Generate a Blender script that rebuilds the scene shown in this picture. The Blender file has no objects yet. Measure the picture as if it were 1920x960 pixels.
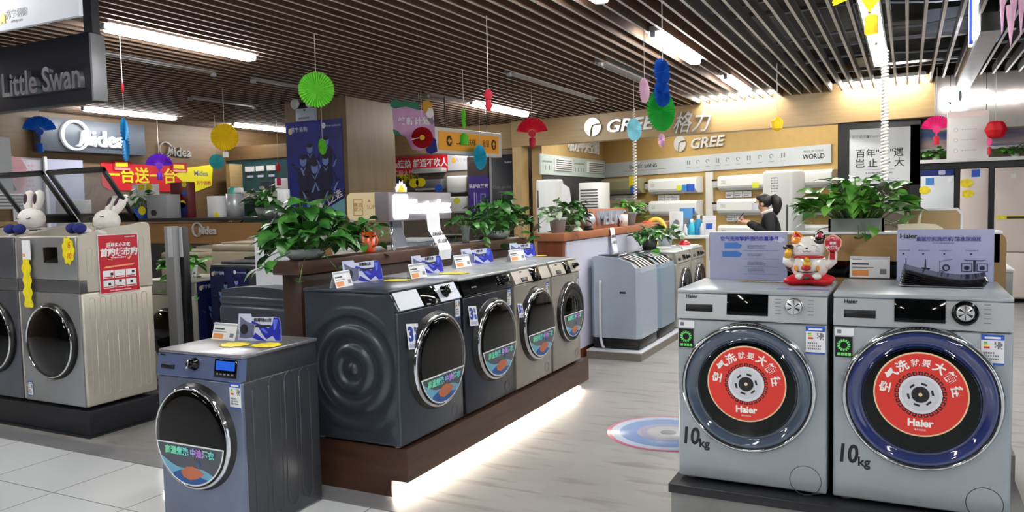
import bpy, bmesh, math, random
from mathutils import Vector, Matrix, noise
random.seed(7)
PI = math.pi
SC = bpy.context.scene
COL = SC.collection
# ------------------------------------------------------------------ camera, world, exposure
F = 1468.5
YAW, PIT, ROLL = math.radians(26.84), math.radians(3.73), math.radians(-1.32)
EYE = Vector((0, 0, 1.45))
fwd = Vector((-math.sin(YAW)*math.cos(PIT), math.cos(YAW)*math.cos(PIT), -math.sin(PIT)))
r0 = Vector((math.cos(YAW), math.sin(YAW), 0)); u0 = r0.cross(fwd)
RT = math.cos(ROLL)*r0 + math.sin(ROLL)*u0
UP = -math.sin(ROLL)*r0 + math.cos(ROLL)*u0
cam_d = bpy.data.cameras.new('camera'); cam = bpy.data.objects.new('camera', cam_d); COL.objects.link(cam)
cam_d.sensor_width = 36; cam_d.lens = F*36/1920; cam_d.clip_start = .05; cam_d.clip_end = 200
cam.matrix_world = Matrix(((RT.x, UP.x, -fwd.x, 0), (RT.y, UP.y, -fwd.y, 0), (RT.z, UP.z, -fwd.z, EYE.z), (0, 0, 0, 1)))
SC.camera = cam
w = bpy.data.worlds.new('world'); SC.world = w; w.use_nodes = True
WORLD_STRENGTH = .6
w.node_tree.nodes['Background'].inputs[0].default_value = (.86, .93, 1, 1)
w.node_tree.nodes['Background'].inputs[1].default_value = WORLD_STRENGTH
SC.view_settings.view_transform = 'Standard'; SC.view_settings.look = 'None'
SC.view_settings.gamma = 1; SC.view_settings.use_curve_mapping = False
SC.view_settings.exposure = .95
TUBE = 30.0          # emission of a lit ceiling tube
try:
    SC.cycles.max_bounces = 8; SC.cycles.transparent_max_bounces = 12; SC.cycles.use_denoising = True
    SC.cycles.sample_clamp_indirect = 6; SC.cycles.caustics_reflective = False; SC.cycles.caustics_refractive = False
except Exception: pass

def ray(px, py): return fwd + RT*((px-960)/F) - UP*((py-480)/F)
def PX(px, py, x): d = ray(px, py); return EYE + d*(x/d.x)
def PY(px, py, y): d = ray(px, py); return EYE + d*(y/d.y)
def PZ(px, py, z): d = ray(px, py); return EYE + d*((z-EYE.z)/d.z)
def PN(px, py, p, n): d = ray(px, py); n = Vector(n); return EYE + d*((Vector(p)-EYE).dot(n)/d.dot(n))
def ZAT(px, py, x, y):                       # height over the point (x, y) seen at that pixel row
    d = ray(px, py); return EYE.z + d.z*math.hypot(x, y)/math.hypot(d.x, d.y)

# ------------------------------------------------------------------ materials
def lin(c):
    c = c/255; return c/12.92 if c <= .04045 else ((c+.055)/1.055)**2.4
def rgb(c): return (lin(c[0]), lin(c[1]), lin(c[2]), 1)
MATS = {}
def mat(name, c, rough=.5, metal=0, emit=0, var=0, scale=8, coat=0, trans=0, alpha=1, bump=0, stretch=None, two=None):
    if name in MATS: return MATS[name]
    m = bpy.data.materials.new(name); m.use_nodes = True; MATS[name] = m
    nt = m.node_tree; b = nt.nodes['Principled BSDF']
    b.inputs['Base Color'].default_value = rgb(c); b.inputs['Roughness'].default_value = rough; b.inputs['Metallic'].default_value = metal
    if coat: b.inputs['Coat Weight'].default_value = coat; b.inputs['Coat Roughness'].default_value = .05
    if trans: b.inputs['Transmission Weight'].default_value = trans
    if alpha < 1: b.inputs['Alpha'].default_value = alpha
    if emit: b.inputs['Emission Color'].default_value = rgb(c); b.inputs['Emission Strength'].default_value = emit
    if var or bump or two:
        tc = nt.nodes.new('ShaderNodeTexCoord'); mp = nt.nodes.new('ShaderNodeMapping'); nz = nt.nodes.new('ShaderNodeTexNoise')
        nt.links.new(tc.outputs['Object'], mp.inputs[0]); nt.links.new(mp.outputs[0], nz.inputs['Vector'])
        nz.inputs['Scale'].default_value = scale; nz.inputs['Detail'].default_value = 4
        if stretch: mp.inputs['Scale'].default_value = stretch
        if var or two:
            rp = nt.nodes.new('ShaderNodeValToRGB'); rp.color_ramp.elements[0].position = .3; rp.color_ramp.elements[1].position = .7
            c2 = two or tuple(min(255, x*(1+var)) for x in c); c1 = c if two else tuple(x*(1-var) for x in c)
            rp.color_ramp.elements[0].color = rgb(c1); rp.color_ramp.elements[1].color = rgb(c2)
            nt.links.new(nz.outputs['Fac'], rp.inputs[0]); nt.links.new(rp.outputs[0], b.inputs['Base Color'])
        if bump:
            bp = nt.nodes.new('ShaderNodeBump'); bp.inputs['Strength'].default_value = bump; bp.inputs['Distance'].default_value = .01
            nt.links.new(nz.outputs['Fac'], bp.inputs['Height']); nt.links.new(bp.outputs[0], b.inputs['Normal'])
    return m
WHITE = mat('white_plastic', (226, 228, 230), .35, var=.02)
PAPER = mat('white_paper', (232, 233, 236), .6, var=.02)
BLACK = mat('black_plastic', (14, 14, 16), .35, var=.2)
GLOSS = mat('black_glass', (4, 5, 6), .05); GLOSS.node_tree.nodes['Principled BSDF'].inputs['Specular IOR Level'].default_value = .32
CHROME = mat('chrome', (215, 218, 222), .08, 1)
SILVER = mat('silver_paint', (180, 184, 188), .3, .3, var=.02)
SILVER2 = mat('silver_grey_paint', (164, 172, 178), .32, .2, var=.02)
CHAMP = mat('champagne_paint', (160, 156, 146), .33, .25, var=.02)
DARKG = mat('graphite_paint', (74, 80, 90), .3, .6, var=.03)
SLATEB = mat('slate_blue_paint', (112, 122, 146), .3, .4, var=.03)
BLUEG = mat('label_blue', (40, 88, 190), .45)
YEL = mat('sticker_yellow', (232, 214, 28), .5, var=.06, scale=30)
ORG = mat('print_orange', (232, 150, 80), .5)
RED = mat('print_red', (196, 24, 40), .45, var=.04)
GREYT = mat('print_grey', (120, 122, 128), .5)
INK = mat('print_black', (28, 28, 32), .5)
BLUEP = mat('print_blue', (28, 40, 170), .4, var=.15, scale=12)
SKYP = mat('print_sky', (112, 176, 206), .4)
SEAP = mat('print_sea', (36, 88, 158), .4)
RUSTP = mat('print_rust', (196, 112, 76), .45)
LAVP = mat('print_lavender', (196, 204, 230), .45)
GREENP = mat('print_green', (70, 190, 70), .45)
BROWN = mat('walnut_veneer', (86, 58, 42), .4, two=(66, 43, 31), scale=3, stretch=(1, 1, 9))
REDWOOD = mat('cherry_veneer', (136, 76, 52), .4, two=(112, 60, 42), scale=3, stretch=(6, 6, 1))
TANW = mat('tan_wood_panel', (174, 147, 104), .42, two=(162, 135, 94), scale=2, stretch=(1, 1, 14))
TANP = mat('tan_wall_paint', (182, 154, 104), .55, var=.02)
OCHRE = mat('ochre_wall_paint', (178, 148, 90), .55, var=.02)
CONC = mat('grey_laminate', (136, 137, 136), .5, var=.08, scale=5)
GLASSC = mat('clear_film', (236, 240, 246), .05, alpha=.22)

# ------------------------------------------------------------------ mesh building
class MB:
    def __init__(s): s.v = []; s.f = []; s.m = []; s.s = []
    def add(s, vs, fs, mi=0, sm=False, M=None):
        o = len(s.v)
        s.v += [tuple(M @ Vector(v)) if M else tuple(v) for v in vs]
        for f in fs: s.f.append([i+o for i in f]); s.m.append(mi); s.s.append(sm)
        return s
    def bm(s, b, mi=0, sm=False, M=None):
        b.verts.ensure_lookup_table()
        for i, v in enumerate(b.verts): v.index = i
        s.add([v.co[:] for v in b.verts], [[v.index for v in f.verts] for f in b.faces], mi, sm, M); b.free(); return s
    def box(s, c, d, mi=0, bev=0, seg=2, M=None, rz=0, sm=None):
        b = bmesh.new(); bmesh.ops.create_cube(b, size=1)
        bmesh.ops.scale(b, vec=d, verts=b.verts)
        if bev: bmesh.ops.bevel(b, geom=b.edges[:], offset=bev, segments=seg, profile=.5, affect='EDGES')
        if rz: bmesh.ops.rotate(b, cent=(0, 0, 0), matrix=Matrix.Rotation(rz, 3, 'Z'), verts=b.verts)
        bmesh.ops.translate(b, vec=c, verts=b.verts)
        return s.bm(b, mi, bool(bev) if sm is None else sm, M)
    def bx(s, a, b, mi=0, bev=0, M=None):
        return s.box([(a[i]+b[i])/2 for i in range(3)], [abs(b[i]-a[i]) for i in range(3)], mi, bev, M=M)
    def cyl(s, p, q, r, r2=None, mi=0, n=16, caps=True, M=None, sm=True):
        p, q = Vector(p), Vector(q); r2 = r if r2 is None else r2
        d = (q-p).normalized(); a = d.orthogonal().normalized(); b = d.cross(a)
        vs = [p+(a*math.cos(t)+b*math.sin(t))*r for t in [2*PI*i/n for i in range(n)]] + [q+(a*math.cos(t)+b*math.sin(t))*r2 for t in [2*PI*i/n for i in range(n)]]
        s.add(vs, [[i, (i+1) % n, n+(i+1) % n, n+i] for i in range(n)], mi, sm, M)
        if caps: s.add(vs, [list(range(n))[::-1], list(range(n, 2*n))], mi, False, M)
        return s
    def tube(s, pts, r, mi=0, n=8, M=None, caps=True):
        pts = [Vector(p) for p in pts]; rs = r if isinstance(r, (list, tuple)) else [r]*len(pts)
        vs = []; a = None
        for i, p in enumerate(pts):
            d = (pts[min(i+1, len(pts)-1)]-pts[max(i-1, 0)])
            d = d.normalized() if d.length > 1e-9 else Vector((0, 0, 1))
            a = d.orthogonal().normalized() if a is None else (a-d*a.dot(d))
            a = a.normalized() if a.length > 1e-6 else d.orthogonal().normalized()
            b = d.cross(a)
            vs += [p+(a*math.cos(2*PI*k/n)+b*math.sin(2*PI*k/n))*rs[i] for k in range(n)]
        fs = [[i*n+k, i*n+(k+1) % n, (i+1)*n+(k+1) % n, (i+1)*n+k] for i in range(len(pts)-1) for k in range(n)]
        if caps: fs += [list(range(n))[::-1], list(range((len(pts)-1)*n, len(pts)*n))]
        return s.add(vs, fs, mi, True, M)
    def lathe(s, prof, n=32, mi=0, M=None, sm=True, a0=0, a1=2*PI):      # profile (r, z) turned about Z
        full = abs(a1-a0-2*PI) < 1e-6; k = n if full else n+1
        vs = [(r*math.cos(a0+(a1-a0)*i/n), r*math.sin(a0+(a1-a0)*i/n), z) for (r, z) in prof for i in range(k)]
        fs = []
        for j in range(len(prof)-1):
            for i in range(n):
                i2 = (i+1) % k
                fs.append([j*k+i, j*k+i2, (j+1)*k+i2, (j+1)*k+i])
        return s.add(vs, fs, mi, sm, M)
    def prism(s, poly, y0=0, y1=.002, mi=0, M=None, sides=True, sm=False):      # polygon in XZ, thick along Y (front is y0)
        n = len(poly)
        vs = [(x, y0, z) for x, z in poly] + [(x, y1, z) for x, z in poly]
        fs = [list(range(n)), list(range(n, 2*n))[::-1]]
        s.add(vs, fs, mi, False, M)
        if sides: s.add(vs, [[i, n+i, n+(i+1) % n, (i+1) % n] for i in range(n)], mi, sm, M)
        return s
    def rect(s, x0, z0, x1, z1, y0=0, y1=.002, mi=0, M=None): return s.prism([(x0, z0), (x1, z0), (x1, z1), (x0, z1)], y0, y1, mi, M)
    def ball(s, c, r, mi=0, nu=20, nv=12, M=None, fn=None):
        r = r if isinstance(r, (list, tuple)) else (r, r, r); vs = []
        for j in range(nv+1):
            t = PI*j/nv
            for i in range(nu):
                p = 2*PI*i/nu; d = Vector((math.sin(t)*math.cos(p), math.sin(t)*math.sin(p), math.cos(t)))
                k = fn(d) if fn else 1
                vs.append((c[0]+r[0]*d.x*k, c[1]+r[1]*d.y*k, c[2]+r[2]*d.z*k))
        fs = [[j*nu+i, (j+1)*nu+i, (j+1)*nu+(i+1) % nu, j*nu+(i+1) % nu] for j in range(nv) for i in range(nu)]
        return s.add(vs, fs, mi, True, M)
    def surf(s, fn, nu, nv, mi=0, M=None, sm=True):
        vs = [fn(i/nu, j/nv) for j in range(nv+1) for i in range(nu+1)]
        return s.add(vs, [[j*(nu+1)+i, j*(nu+1)+i+1, (j+1)*(nu+1)+i+1, (j+1)*(nu+1)+i] for j in range(nv) for i in range(nu)], mi, sm, M)
    def build(s, name, mats, parent=None, loc=None, rz=0):
        me = bpy.data.meshes.new(name); me.from_pydata(s.v, [], s.f)
        mats = mats if isinstance(mats, (list, tuple)) else [mats]
        for m in mats: me.materials.append(m)
        me.polygons.foreach_set('material_index', s.m); me.polygons.foreach_set('use_smooth', s.s)
        me.validate(); me.update()
        b = bmesh.new(); b.from_mesh(me); bmesh.ops.remove_doubles(b, verts=b.verts, dist=1e-6); bmesh.ops.recalc_face_normals(b, faces=b.faces); b.to_mesh(me); b.free()
        o = bpy.data.objects.new(name, me); COL.objects.link(o)
        if parent: o.parent = parent
        if loc is not None: o.location = loc
        if rz: o.rotation_euler.z = rz
        return o
def tag(o, label, cat, group=None):
    o['label'] = label; o['category'] = cat
    if group: o['group'] = group
    return o
def thing(name, label, cat, loc=(0, 0, 0), rz=0, group=None, rx=0):
    o = bpy.data.objects.new(name, None); COL.objects.link(o); o.empty_display_size = .05
    o.location = loc; o.rotation_euler = (rx, 0, rz); return tag(o, label, cat, group)
def struct(o): o['kind'] = 'structure'; return o
def copy_tree(o, loc, rz=None, label=None):
    r = o.copy(); COL.objects.link(r); r.location = loc
    if rz is not None: r.rotation_euler.z = rz
    if label: r['label'] = label
    for ch in list(o.children):
        c = ch.copy(); COL.objects.link(c); c.parent = r
        for g in list(ch.children): d = g.copy(); COL.objects.link(d); d.parent = c
    return r
FONTS = []
TXM = Matrix.Rotation(PI/2, 4, 'X')            # text plane XY to XZ, read from -Y
def text(body, size, m, parent=None, loc=(0, 0, 0), M=None, ext=.001, bold=0, shear=0, sx=1, align='CENTER', name='lettering', valign='CENTER', line=1):
    c = bpy.data.curves.new(name, 'FONT'); c.body = body; c.size = size; c.extrude = ext; c.offset = bold; c.shear = shear
    c.align_x = align; c.align_y = valign; c.space_line = line; c.resolution_u = 3
    c.materials.append(m)
    o = bpy.data.objects.new(name, c); COL.objects.link(o)
    if parent: o.parent = parent
    o.matrix_local = (M or Matrix()) @ Matrix.Translation(loc) @ TXM @ Matrix.Diagonal((sx, 1, 1, 1))
    FONTS.append(o); return o
def greek(mb, x0, z0, x1, z1, rows, mi, y=-.0008, rnd=None, ch=None):      # rows of unreadable small print as little bars
    rnd = rnd or random; h = (z1-z0)/rows
    for r in range(rows):
        z = z1-(r+.5)*h; x = x0; end = x0+(x1-x0)*(rnd.uniform(.7, 1) if rows > 1 else 1); cw = ch or h*.6
        while x < end:
            w_ = cw*rnd.uniform(.5, .95); k = rnd.uniform(.22, .34)*h
            mb.rect(x, z-k, min(x+w_, end), z+k, y, y+.0006, mi); x += cw*1.12
def frame_to(p, q, up=(0, 0, 1)):              # frame at p whose X runs towards q, front is -Y
    p, q = Vector(p), Vector(q); x = (q-p); x.z = 0; x.normalize(); z = Vector((0, 0, 1)); y = z.cross(x)
    return math.atan2(x.y, x.x)
# ------------------------------------------------------------------ setting
def nodes(name):
    m = bpy.data.materials.new(name); m.use_nodes = True; nt = m.node_tree
    return m, nt, nt.nodes['Principled BSDF'], (lambda t: nt.nodes.new('ShaderNode'+t)), nt.links.new
def floor_wood():
    m, nt, b, N, L = nodes('pale_oak_planks')
    tc = N('TexCoord'); br = N('TexBrick'); mp = N('Mapping')
    L(tc.outputs['Object'], br.inputs['Vector'])
    br.inputs['Color1'].default_value = rgb((152, 151, 149)); br.inputs['Color2'].default_value = rgb((143, 142, 139)); br.inputs['Mortar'].default_value = rgb((146, 142, 136))
    br.inputs['Scale'].default_value = 1; br.inputs['Mortar Size'].default_value = .0012; br.inputs['Brick Width'].default_value = 1.2; br.inputs['Row Height'].default_value = .19; br.offset = .37
    mp.inputs['Scale'].default_value = (1.6, 8, 1); L(tc.outputs['Object'], mp.inputs[0])
    nz = N('TexNoise'); nz.inputs['Scale'].default_value = 1.7; nz.inputs['Detail'].default_value = 5; L(mp.outputs[0], nz.inputs['Vector'])
    rp = N('ValToRGB'); rp.color_ramp.elements[0].position = .3; rp.color_ramp.elements[0].color = (.5, .48, .45, 1); rp.color_ramp.elements[1].position = .46; rp.color_ramp.elements[1].color = (1, 1, 1, 1)
    L(nz.outputs['Fac'], rp.inputs[0])
    mx = N('MixRGB'); mx.blend_type = 'MULTIPLY'; mx.inputs[0].default_value = .7; L(br.outputs['Color'], mx.inputs[1]); L(rp.outputs[0], mx.inputs[2])
    L(mx.outputs[0], b.inputs['Base Color']); b.inputs['Roughness'].default_value = .42
    return m
def floor_tile():
    m, nt, b, N, L = nodes('white_polished_tile')
    tc = N('TexCoord'); br = N('TexBrick'); mp = N('Mapping'); mp.inputs['Location'].default_value = (.07, .01, 0)
    L(tc.outputs['Object'], mp.inputs[0]); L(mp.outputs[0], br.inputs['Vector'])
    br.inputs['Color1'].default_value = rgb((228, 232, 236)); br.inputs['Color2'].default_value = rgb((224, 229, 233)); br.inputs['Mortar'].default_value = rgb((128, 124, 120))
    br.inputs['Scale'].default_value = 1; br.inputs['Mortar Size'].default_value = .003; br.inputs['Brick Width'].default_value = .56; br.inputs['Row Height'].default_value = .5; br.offset = 0
    L(br.outputs['Color'], b.inputs['Base Color']); b.inputs['Roughness'].default_value = .2; b.inputs['Coat Weight'].default_value = .3
    return m
fl = MB()
fl.bx((-16, 3.14, -.2), (9, 17, 0), 0); fl.bx((-16, -7, -.2), (9, 2.99, 0), 1)
struct(fl.build('floor', [floor_wood(), floor_tile()]))
STEEL = mat('brushed_sill', (150, 152, 156), .4, .4, var=.06, scale=4)
struct(MB().bx((-16, 2.99, -.2), (9, 3.14, .004)).build('trim_1', STEEL))

# ceiling: slats with shade put into darker side colours, pale undersides, dark void above
SLATB = mat('slat_side_shade', (120, 91, 70), .6, two=(94, 71, 54), scale=1.2, stretch=(1, .7, 1))
SLATU = mat('slat_underside', (206, 200, 192), .5, var=.04)
SLATG = mat('slat_side_grey', (120, 118, 116), .5, var=.05)
VOID = mat('ceiling_void', (8, 8, 10), .9, var=.3, scale=2)
ZC = 2.95
HA, HB = Vector((-6.45, 12.83, 0)), Vector((.30, 11.92, 0))          # plan of the long fascia over the air conditioner bay
def fascia_y(x): return HA.y+(HB.y-HA.y)*(x-HA.x)/(HB.x-HA.x)
ce = MB()
SL = .137
for k in range(-108, 46):
    x = -.019+k*SL
    if x < -6.45: y1 = 13.0
    elif x < .3: y1 = fascia_y(x)
    else: y1 = 12.6
    if -7.84 < x < -6.64:                                             # the pillar passes through
        segs = [(-7, 8.42), (9.6, y1)]
    else: segs = [(-7, y1)]
    side = 2 if x > -1.6 else 0
    for a, b in segs:
        w2 = .0125; h = .1
        vs = [(x-w2, a, ZC), (x+w2, a, ZC), (x+w2, b, ZC), (x-w2, b, ZC), (x-w2, a, ZC+h), (x+w2, a, ZC+h), (x+w2, b, ZC+h), (x-w2, b, ZC+h)]
        ce.add(vs, [[0, 3, 2, 1]], 1); ce.add(vs, [[1, 2, 6, 5], [0, 4, 7, 3], [0, 1, 5, 4], [2, 3, 7, 6], [4, 5, 6, 7]], side)
ce.bx((-16, -7, 3.55), (9, 17, 3.6), 3)
for yy in (1.5, 3.4, 5.3, 7.2, 9.1, 11.0): ce.bx((-15, yy, ZC+.101), (6.2, yy+.035, ZC+.135), 2)      # carriers the slats hang on
struct(ce.build('ceiling', [SLATB, SLATU, SLATG, VOID]))
pm = mat('conduit_grey', (150, 152, 156), .4, .5)
cd = MB()
for i, (x0, y0, x1, y1, z, r) in enumerate([(-3.5, 7.6, 3, 6.9, 3.2, .012), (-3, 9.9, 2.6, 8.6, 3.22, .016), (-2.4, 10.6, 3.2, 10.3, 3.15, .022), (-1.8, 8.2, 2.8, 9.0, 3.3, .01), (-1.9, 6.6, 2.4, 7.4, 3.25, .012)]):
    pts = [(x0+(x1-x0)*t/16, y0+(y1-y0)*t/16, z+.03*math.sin(t*1.1+i)) for t in range(17)]; cd.tube(pts, r, 0, 8)
cd.bx((.15, 9.3, 3.12), (1.9, 9.62, 3.36), 0); cd.bx((-.3, 10.9, 3.1), (.6, 11.2, 3.3), 0)
struct(cd.build('trim_2', pm))

WALNUTW = mat('honey_wood_panel', (116, 91, 62), .45, two=(102, 79, 53), scale=2, stretch=(1, 1, 12))
struct(MB().bx((-11.4, -7, 0), (-11.2, 12.6, 3.6)).build('wall_left', WALNUTW))
struct(MB().bx((-11.2, 12.4, 0), (-8.95, 12.6, 3.6)).build('wall_back', WALNUTW))
STORE = mat('store_grey_wall', (128, 116, 104), .55, var=.03)
struct(MB().bx((-10.6, 13.9, 0), (-6.2, 14.05, 3.6)).build('wall_alcove', STORE))
fa = MB()                                                             # fascia left of the bay
fa.bx((-9.6, 13.0, 2.49), (-6.4, 13.2, 2.98)); struct(fa.build('wall_fascia', TANW))
# long fascia with rounded upper light, over the bay and the fridge stand
d = (HB-HA); L_ = d.length; ang = math.atan2(d.y, d.x)
fm = MB(); fm.bx((0, 0, 2.50), (L_, .25, 3.06)); FASC = struct(fm.build('wall_header', TANW, loc=HA, rz=ang))
struct(MB().bx((0, .02, 0), (.2, .24, 2.5)).build('pillar_bay', mat('tan_post', (200, 172, 122), .45, two=(186, 158, 110), scale=3, stretch=(8, 8, 1)), loc=HA, rz=ang))
# bay: left wall along Y, back wall turned
BC = Vector((-5.95, 16.3, 0)); BE = Vector((-1.0, 13.45, 0))
struct(MB().bx((-6.15, 13.05, 0), (-5.95, 16.5, 3.5)).build('wall_bay_left', TANP))
bd = BE-BC; bang = math.atan2(bd.y, bd.x)
struct(MB().bx((0, 0, 0), (bd.length+.4, .2, 3.5)).build('wall_bay_back', OCHRE, loc=BC, rz=bang))
struct(MB().bx((-6.1, 12.7, 3.0), (1.0, 16.8, 3.06)).build('ceiling_bay', mat('bay_ceiling', (210, 204, 194), .6)))
BN = Vector((math.sin(bang), -math.cos(bang), 0))                      # outward normal of the bay back wall
# fridge wall
FY = 12.15
struct(MB().bx((-.75, FY+.65, 0), (6.2, FY+.8, 3.5)).build('wall_fridge', STORE))
struct(MB().bx((6.2, 3.2, 0), (6.4, 13, 3.6)).build('wall_right', mat('darkened_wall', (92, 90, 88), .6)))  # unseen wall, colour darkened so the black door glass mirrors less light
struct(MB().bx((.30, 11.6, 2.28), (6.2, 11.95, 2.975)).build('trim_3', mat('warm_grey_fascia', (150, 142, 136), .5, var=.03)))
# free-standing pillar
PLC = (-6.71, 8.45)
struct(MB().bx((-7.78, 8.45, 0), (-6.71, 9.55, 3.5)).build('pillar', mat('pillar_oak', (120, 102, 74), .5, two=(110, 93, 67), scale=2, stretch=(8, 8, 1))))

sf = MB(); sf.bx((-16, -7.2, 0), (9, -7, 3.6), 0)  # unseen wall behind the viewer, added to keep glass reflections dark
struct(sf.build('wall_added_front', [mat('reflected_dark_grey', (74, 74, 76), .6, two=(56, 56, 60), scale=.7)]))
# ------------------------------------------------------------------ washing machines
def rainbow():
    m, nt, b, N, L = nodes('foil_rainbow')
    tc = N('TexCoord'); sx = N('SeparateXYZ'); mt = N('Math'); mt.operation = 'MULTIPLY_ADD'; mt.inputs[1].default_value = 3.4; mt.inputs[2].default_value = .35
    rp = N('ValToRGB'); L(tc.outputs['Object'], sx.inputs[0]); L(sx.outputs[0], mt.inputs[0]); L(mt.outputs[0], rp.inputs[0])
    e = rp.color_ramp.elements; e[0].color = rgb((120, 226, 180)); e[1].color = rgb((110, 120, 240)); e[1].position = 1
    for p, c in ((.3, (110, 214, 220)), (.55, (206, 120, 236)), (.78, (110, 226, 190))):
        k = e.new(p); k.color = rgb(c)
    L(rp.outputs[0], b.inputs['Base Color']); b.inputs['Roughness'].default_value = .35
    return m
RAIN = rainbow()
FILM = mat('film_grey', (70, 76, 86), .25, coat=.5)
YM = Matrix.Rotation(PI/2, 4, 'X')              # lathe axis Z -> faces -Y
def arc_poly(r, zc, n=28, cx=0, cz=0):          # part of a disc below the chord z = zc
    a = math.asin(zc/r); a0 = PI-a; a1 = 2*PI+a
    return [(cx+r*math.cos(a0+(a1-a0)*i/n), cz+r*math.sin(a0+(a1-a0)*i/n)) for i in range(n+1)]
def wave_poly(r, fn, n=30):                     # part of a disc below a curve z = fn(x)
    top = []; xs = [-r+2*r*i/n for i in range(n+1)]
    top = [(x, min(fn(x), math.sqrt(max(0, r*r-x*x)))) for x in xs if fn(x) > -math.sqrt(max(0, r*r-x*x))]
    bot = [(x, -math.sqrt(max(0, r*r-x*x))) for x, _ in top]
    return top+bot[::-1]
def door_film(parent, r, y, sc=-.28, warm=True):
    mb = MB()
    mb.prism(arc_poly(r, sc*r), y, y+.0008, 0)
    ri = r*.965; zi = sc*r-.03*r
    mb.prism(arc_poly(ri, zi), y-.0007, y, 1)
    mb.prism(wave_poly(ri, lambda x: -.62*r-.2*x+.08*r*math.sin(x/r*4)), y-.0014, y-.0007, 2)
    mb.prism(wave_poly(ri, lambda x: -.74*r+.07*r*math.sin(x/r*5+2.2)), y-.0021, y-.0014, 3)
    mb.prism([(-.28*r, -.72*r), (-.1*r, -.6*r), (.08*r, -.57*r), (.3*r, -.64*r), (.42*r, -.7*r), (.2*r, -.82*r), (-.02*r, -.87*r), (-.2*r, -.82*r)], y-.0028, y-.0021, 4)
    mb.prism([(.26*r+.045*r*math.sin(t)*(1 if t < PI else 1), -.5*r+.05*r*math.cos(t)) for t in [2*PI*i/10 for i in range(10)]], y-.0028, y-.0021, 3)
    o = mb.build('door_sticker', [PAPER, FILM, SKYP, SEAP, RUSTP], parent)
    text('高温煮洗 中途添衣', r*.175, RAIN, parent, (0, y-.0035, sc*r-.17*r), ext=.0006, bold=.0016, name='sticker_lettering')
    return o
def energy_label(parent, x, z, w_=.062, h=.105, y=-.002):
    mb = MB(); mb.rect(x-w_/2, z-h/2, x+w_/2, z+h/2, y, y+.0012, 0)
    mb.rect(x-w_/2, z+h*.32, x+w_/2, z+h/2, y-.0006, y, 1); mb.rect(x-w_/2, z-h/2, x+w_/2, z-h*.44, y-.0006, y, 1)
    mb.rect(x-w_*.35, z+.36*h, x+w_*.35, z+.43*h, y-.001, y-.0005, 0)
    for i, mi in enumerate((2, 3, 4)): mb.rect(x-w_*.38, z+h*(.2-.08*i), x-w_*(.22-.05*i), z+h*(.26-.08*i), y-.0006, y, mi)
    rd = random.Random(3)
    for i in range(5):
        for j in range(5):
            if rd.random() > .45: mb.rect(x+w_*.08+i*w_*.07, z+h*.02+j*h*.05, x+w_*.15+i*w_*.07, z+h*.07+j*h*.05, y-.0006, y, 5)
    greek(mb, x-w_*.4, z-h*.36, x+w_*.3, z-h*.06, 3, 5, y-.0006, rd)
    return mb.build('energy_label', [PAPER, BLUEG, GREENP, YEL, RED, GREYT], parent)
def face_frame(ztop_off, a): return Matrix.Translation((0, 0, ztop_off)) @ Matrix.Rotation(-a, 4, 'X')
def knob(parent, x, z, r, M, style):
    K = M @ Matrix.Translation((x, 0, z)) @ YM
    mb = MB()
    if style in ('disc', 'ring'):
        mb.lathe([(r*1.12, 0), (r*1.12, .006), (r*.98, .010), (r*.98, .004)] if style == 'disc' else [(r*1.2, 0), (r*1.18, .012), (r*.8, .014), (r*.8, .004)], 36, 0 if style == 'disc' else 2, K); q_ = .95 if style == 'disc' else .78; mb.lathe([(r*q_, .003), (r*q_, .022), (r*q_*.9, .026), (0, .026)], 36, 1, K)
        for i in range(12):
            a = 2*PI*i/12; R_ = K @ Matrix.Rotation(a, 4, 'Z'); mb.add([(0, 0, .0266), (r*q_*.86, -r*.05*(1+i % 3), .0266), (r*q_*.86, r*.05*(1+i % 3), .0266)], [[0, 1, 2]], 0 if i % 2 else 1, False, R_)
        return mb.build('knob', [CHROME, mat('spun_aluminium', (206, 208, 212), .3, .6), GLOSS], parent)
    mb.lathe([(r*1.1, 0), (r*1.1, .006), (r*.8, .01), (r*.78, .034), (r*.7, .038), (0, .038)], 32, 1, K)
    mb.box((0, 0, .042), (r*.4, r*1.5, .012), 0, .003, M=K)
    return mb.build('knob', [CHROME, GLOSS], parent)
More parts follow.
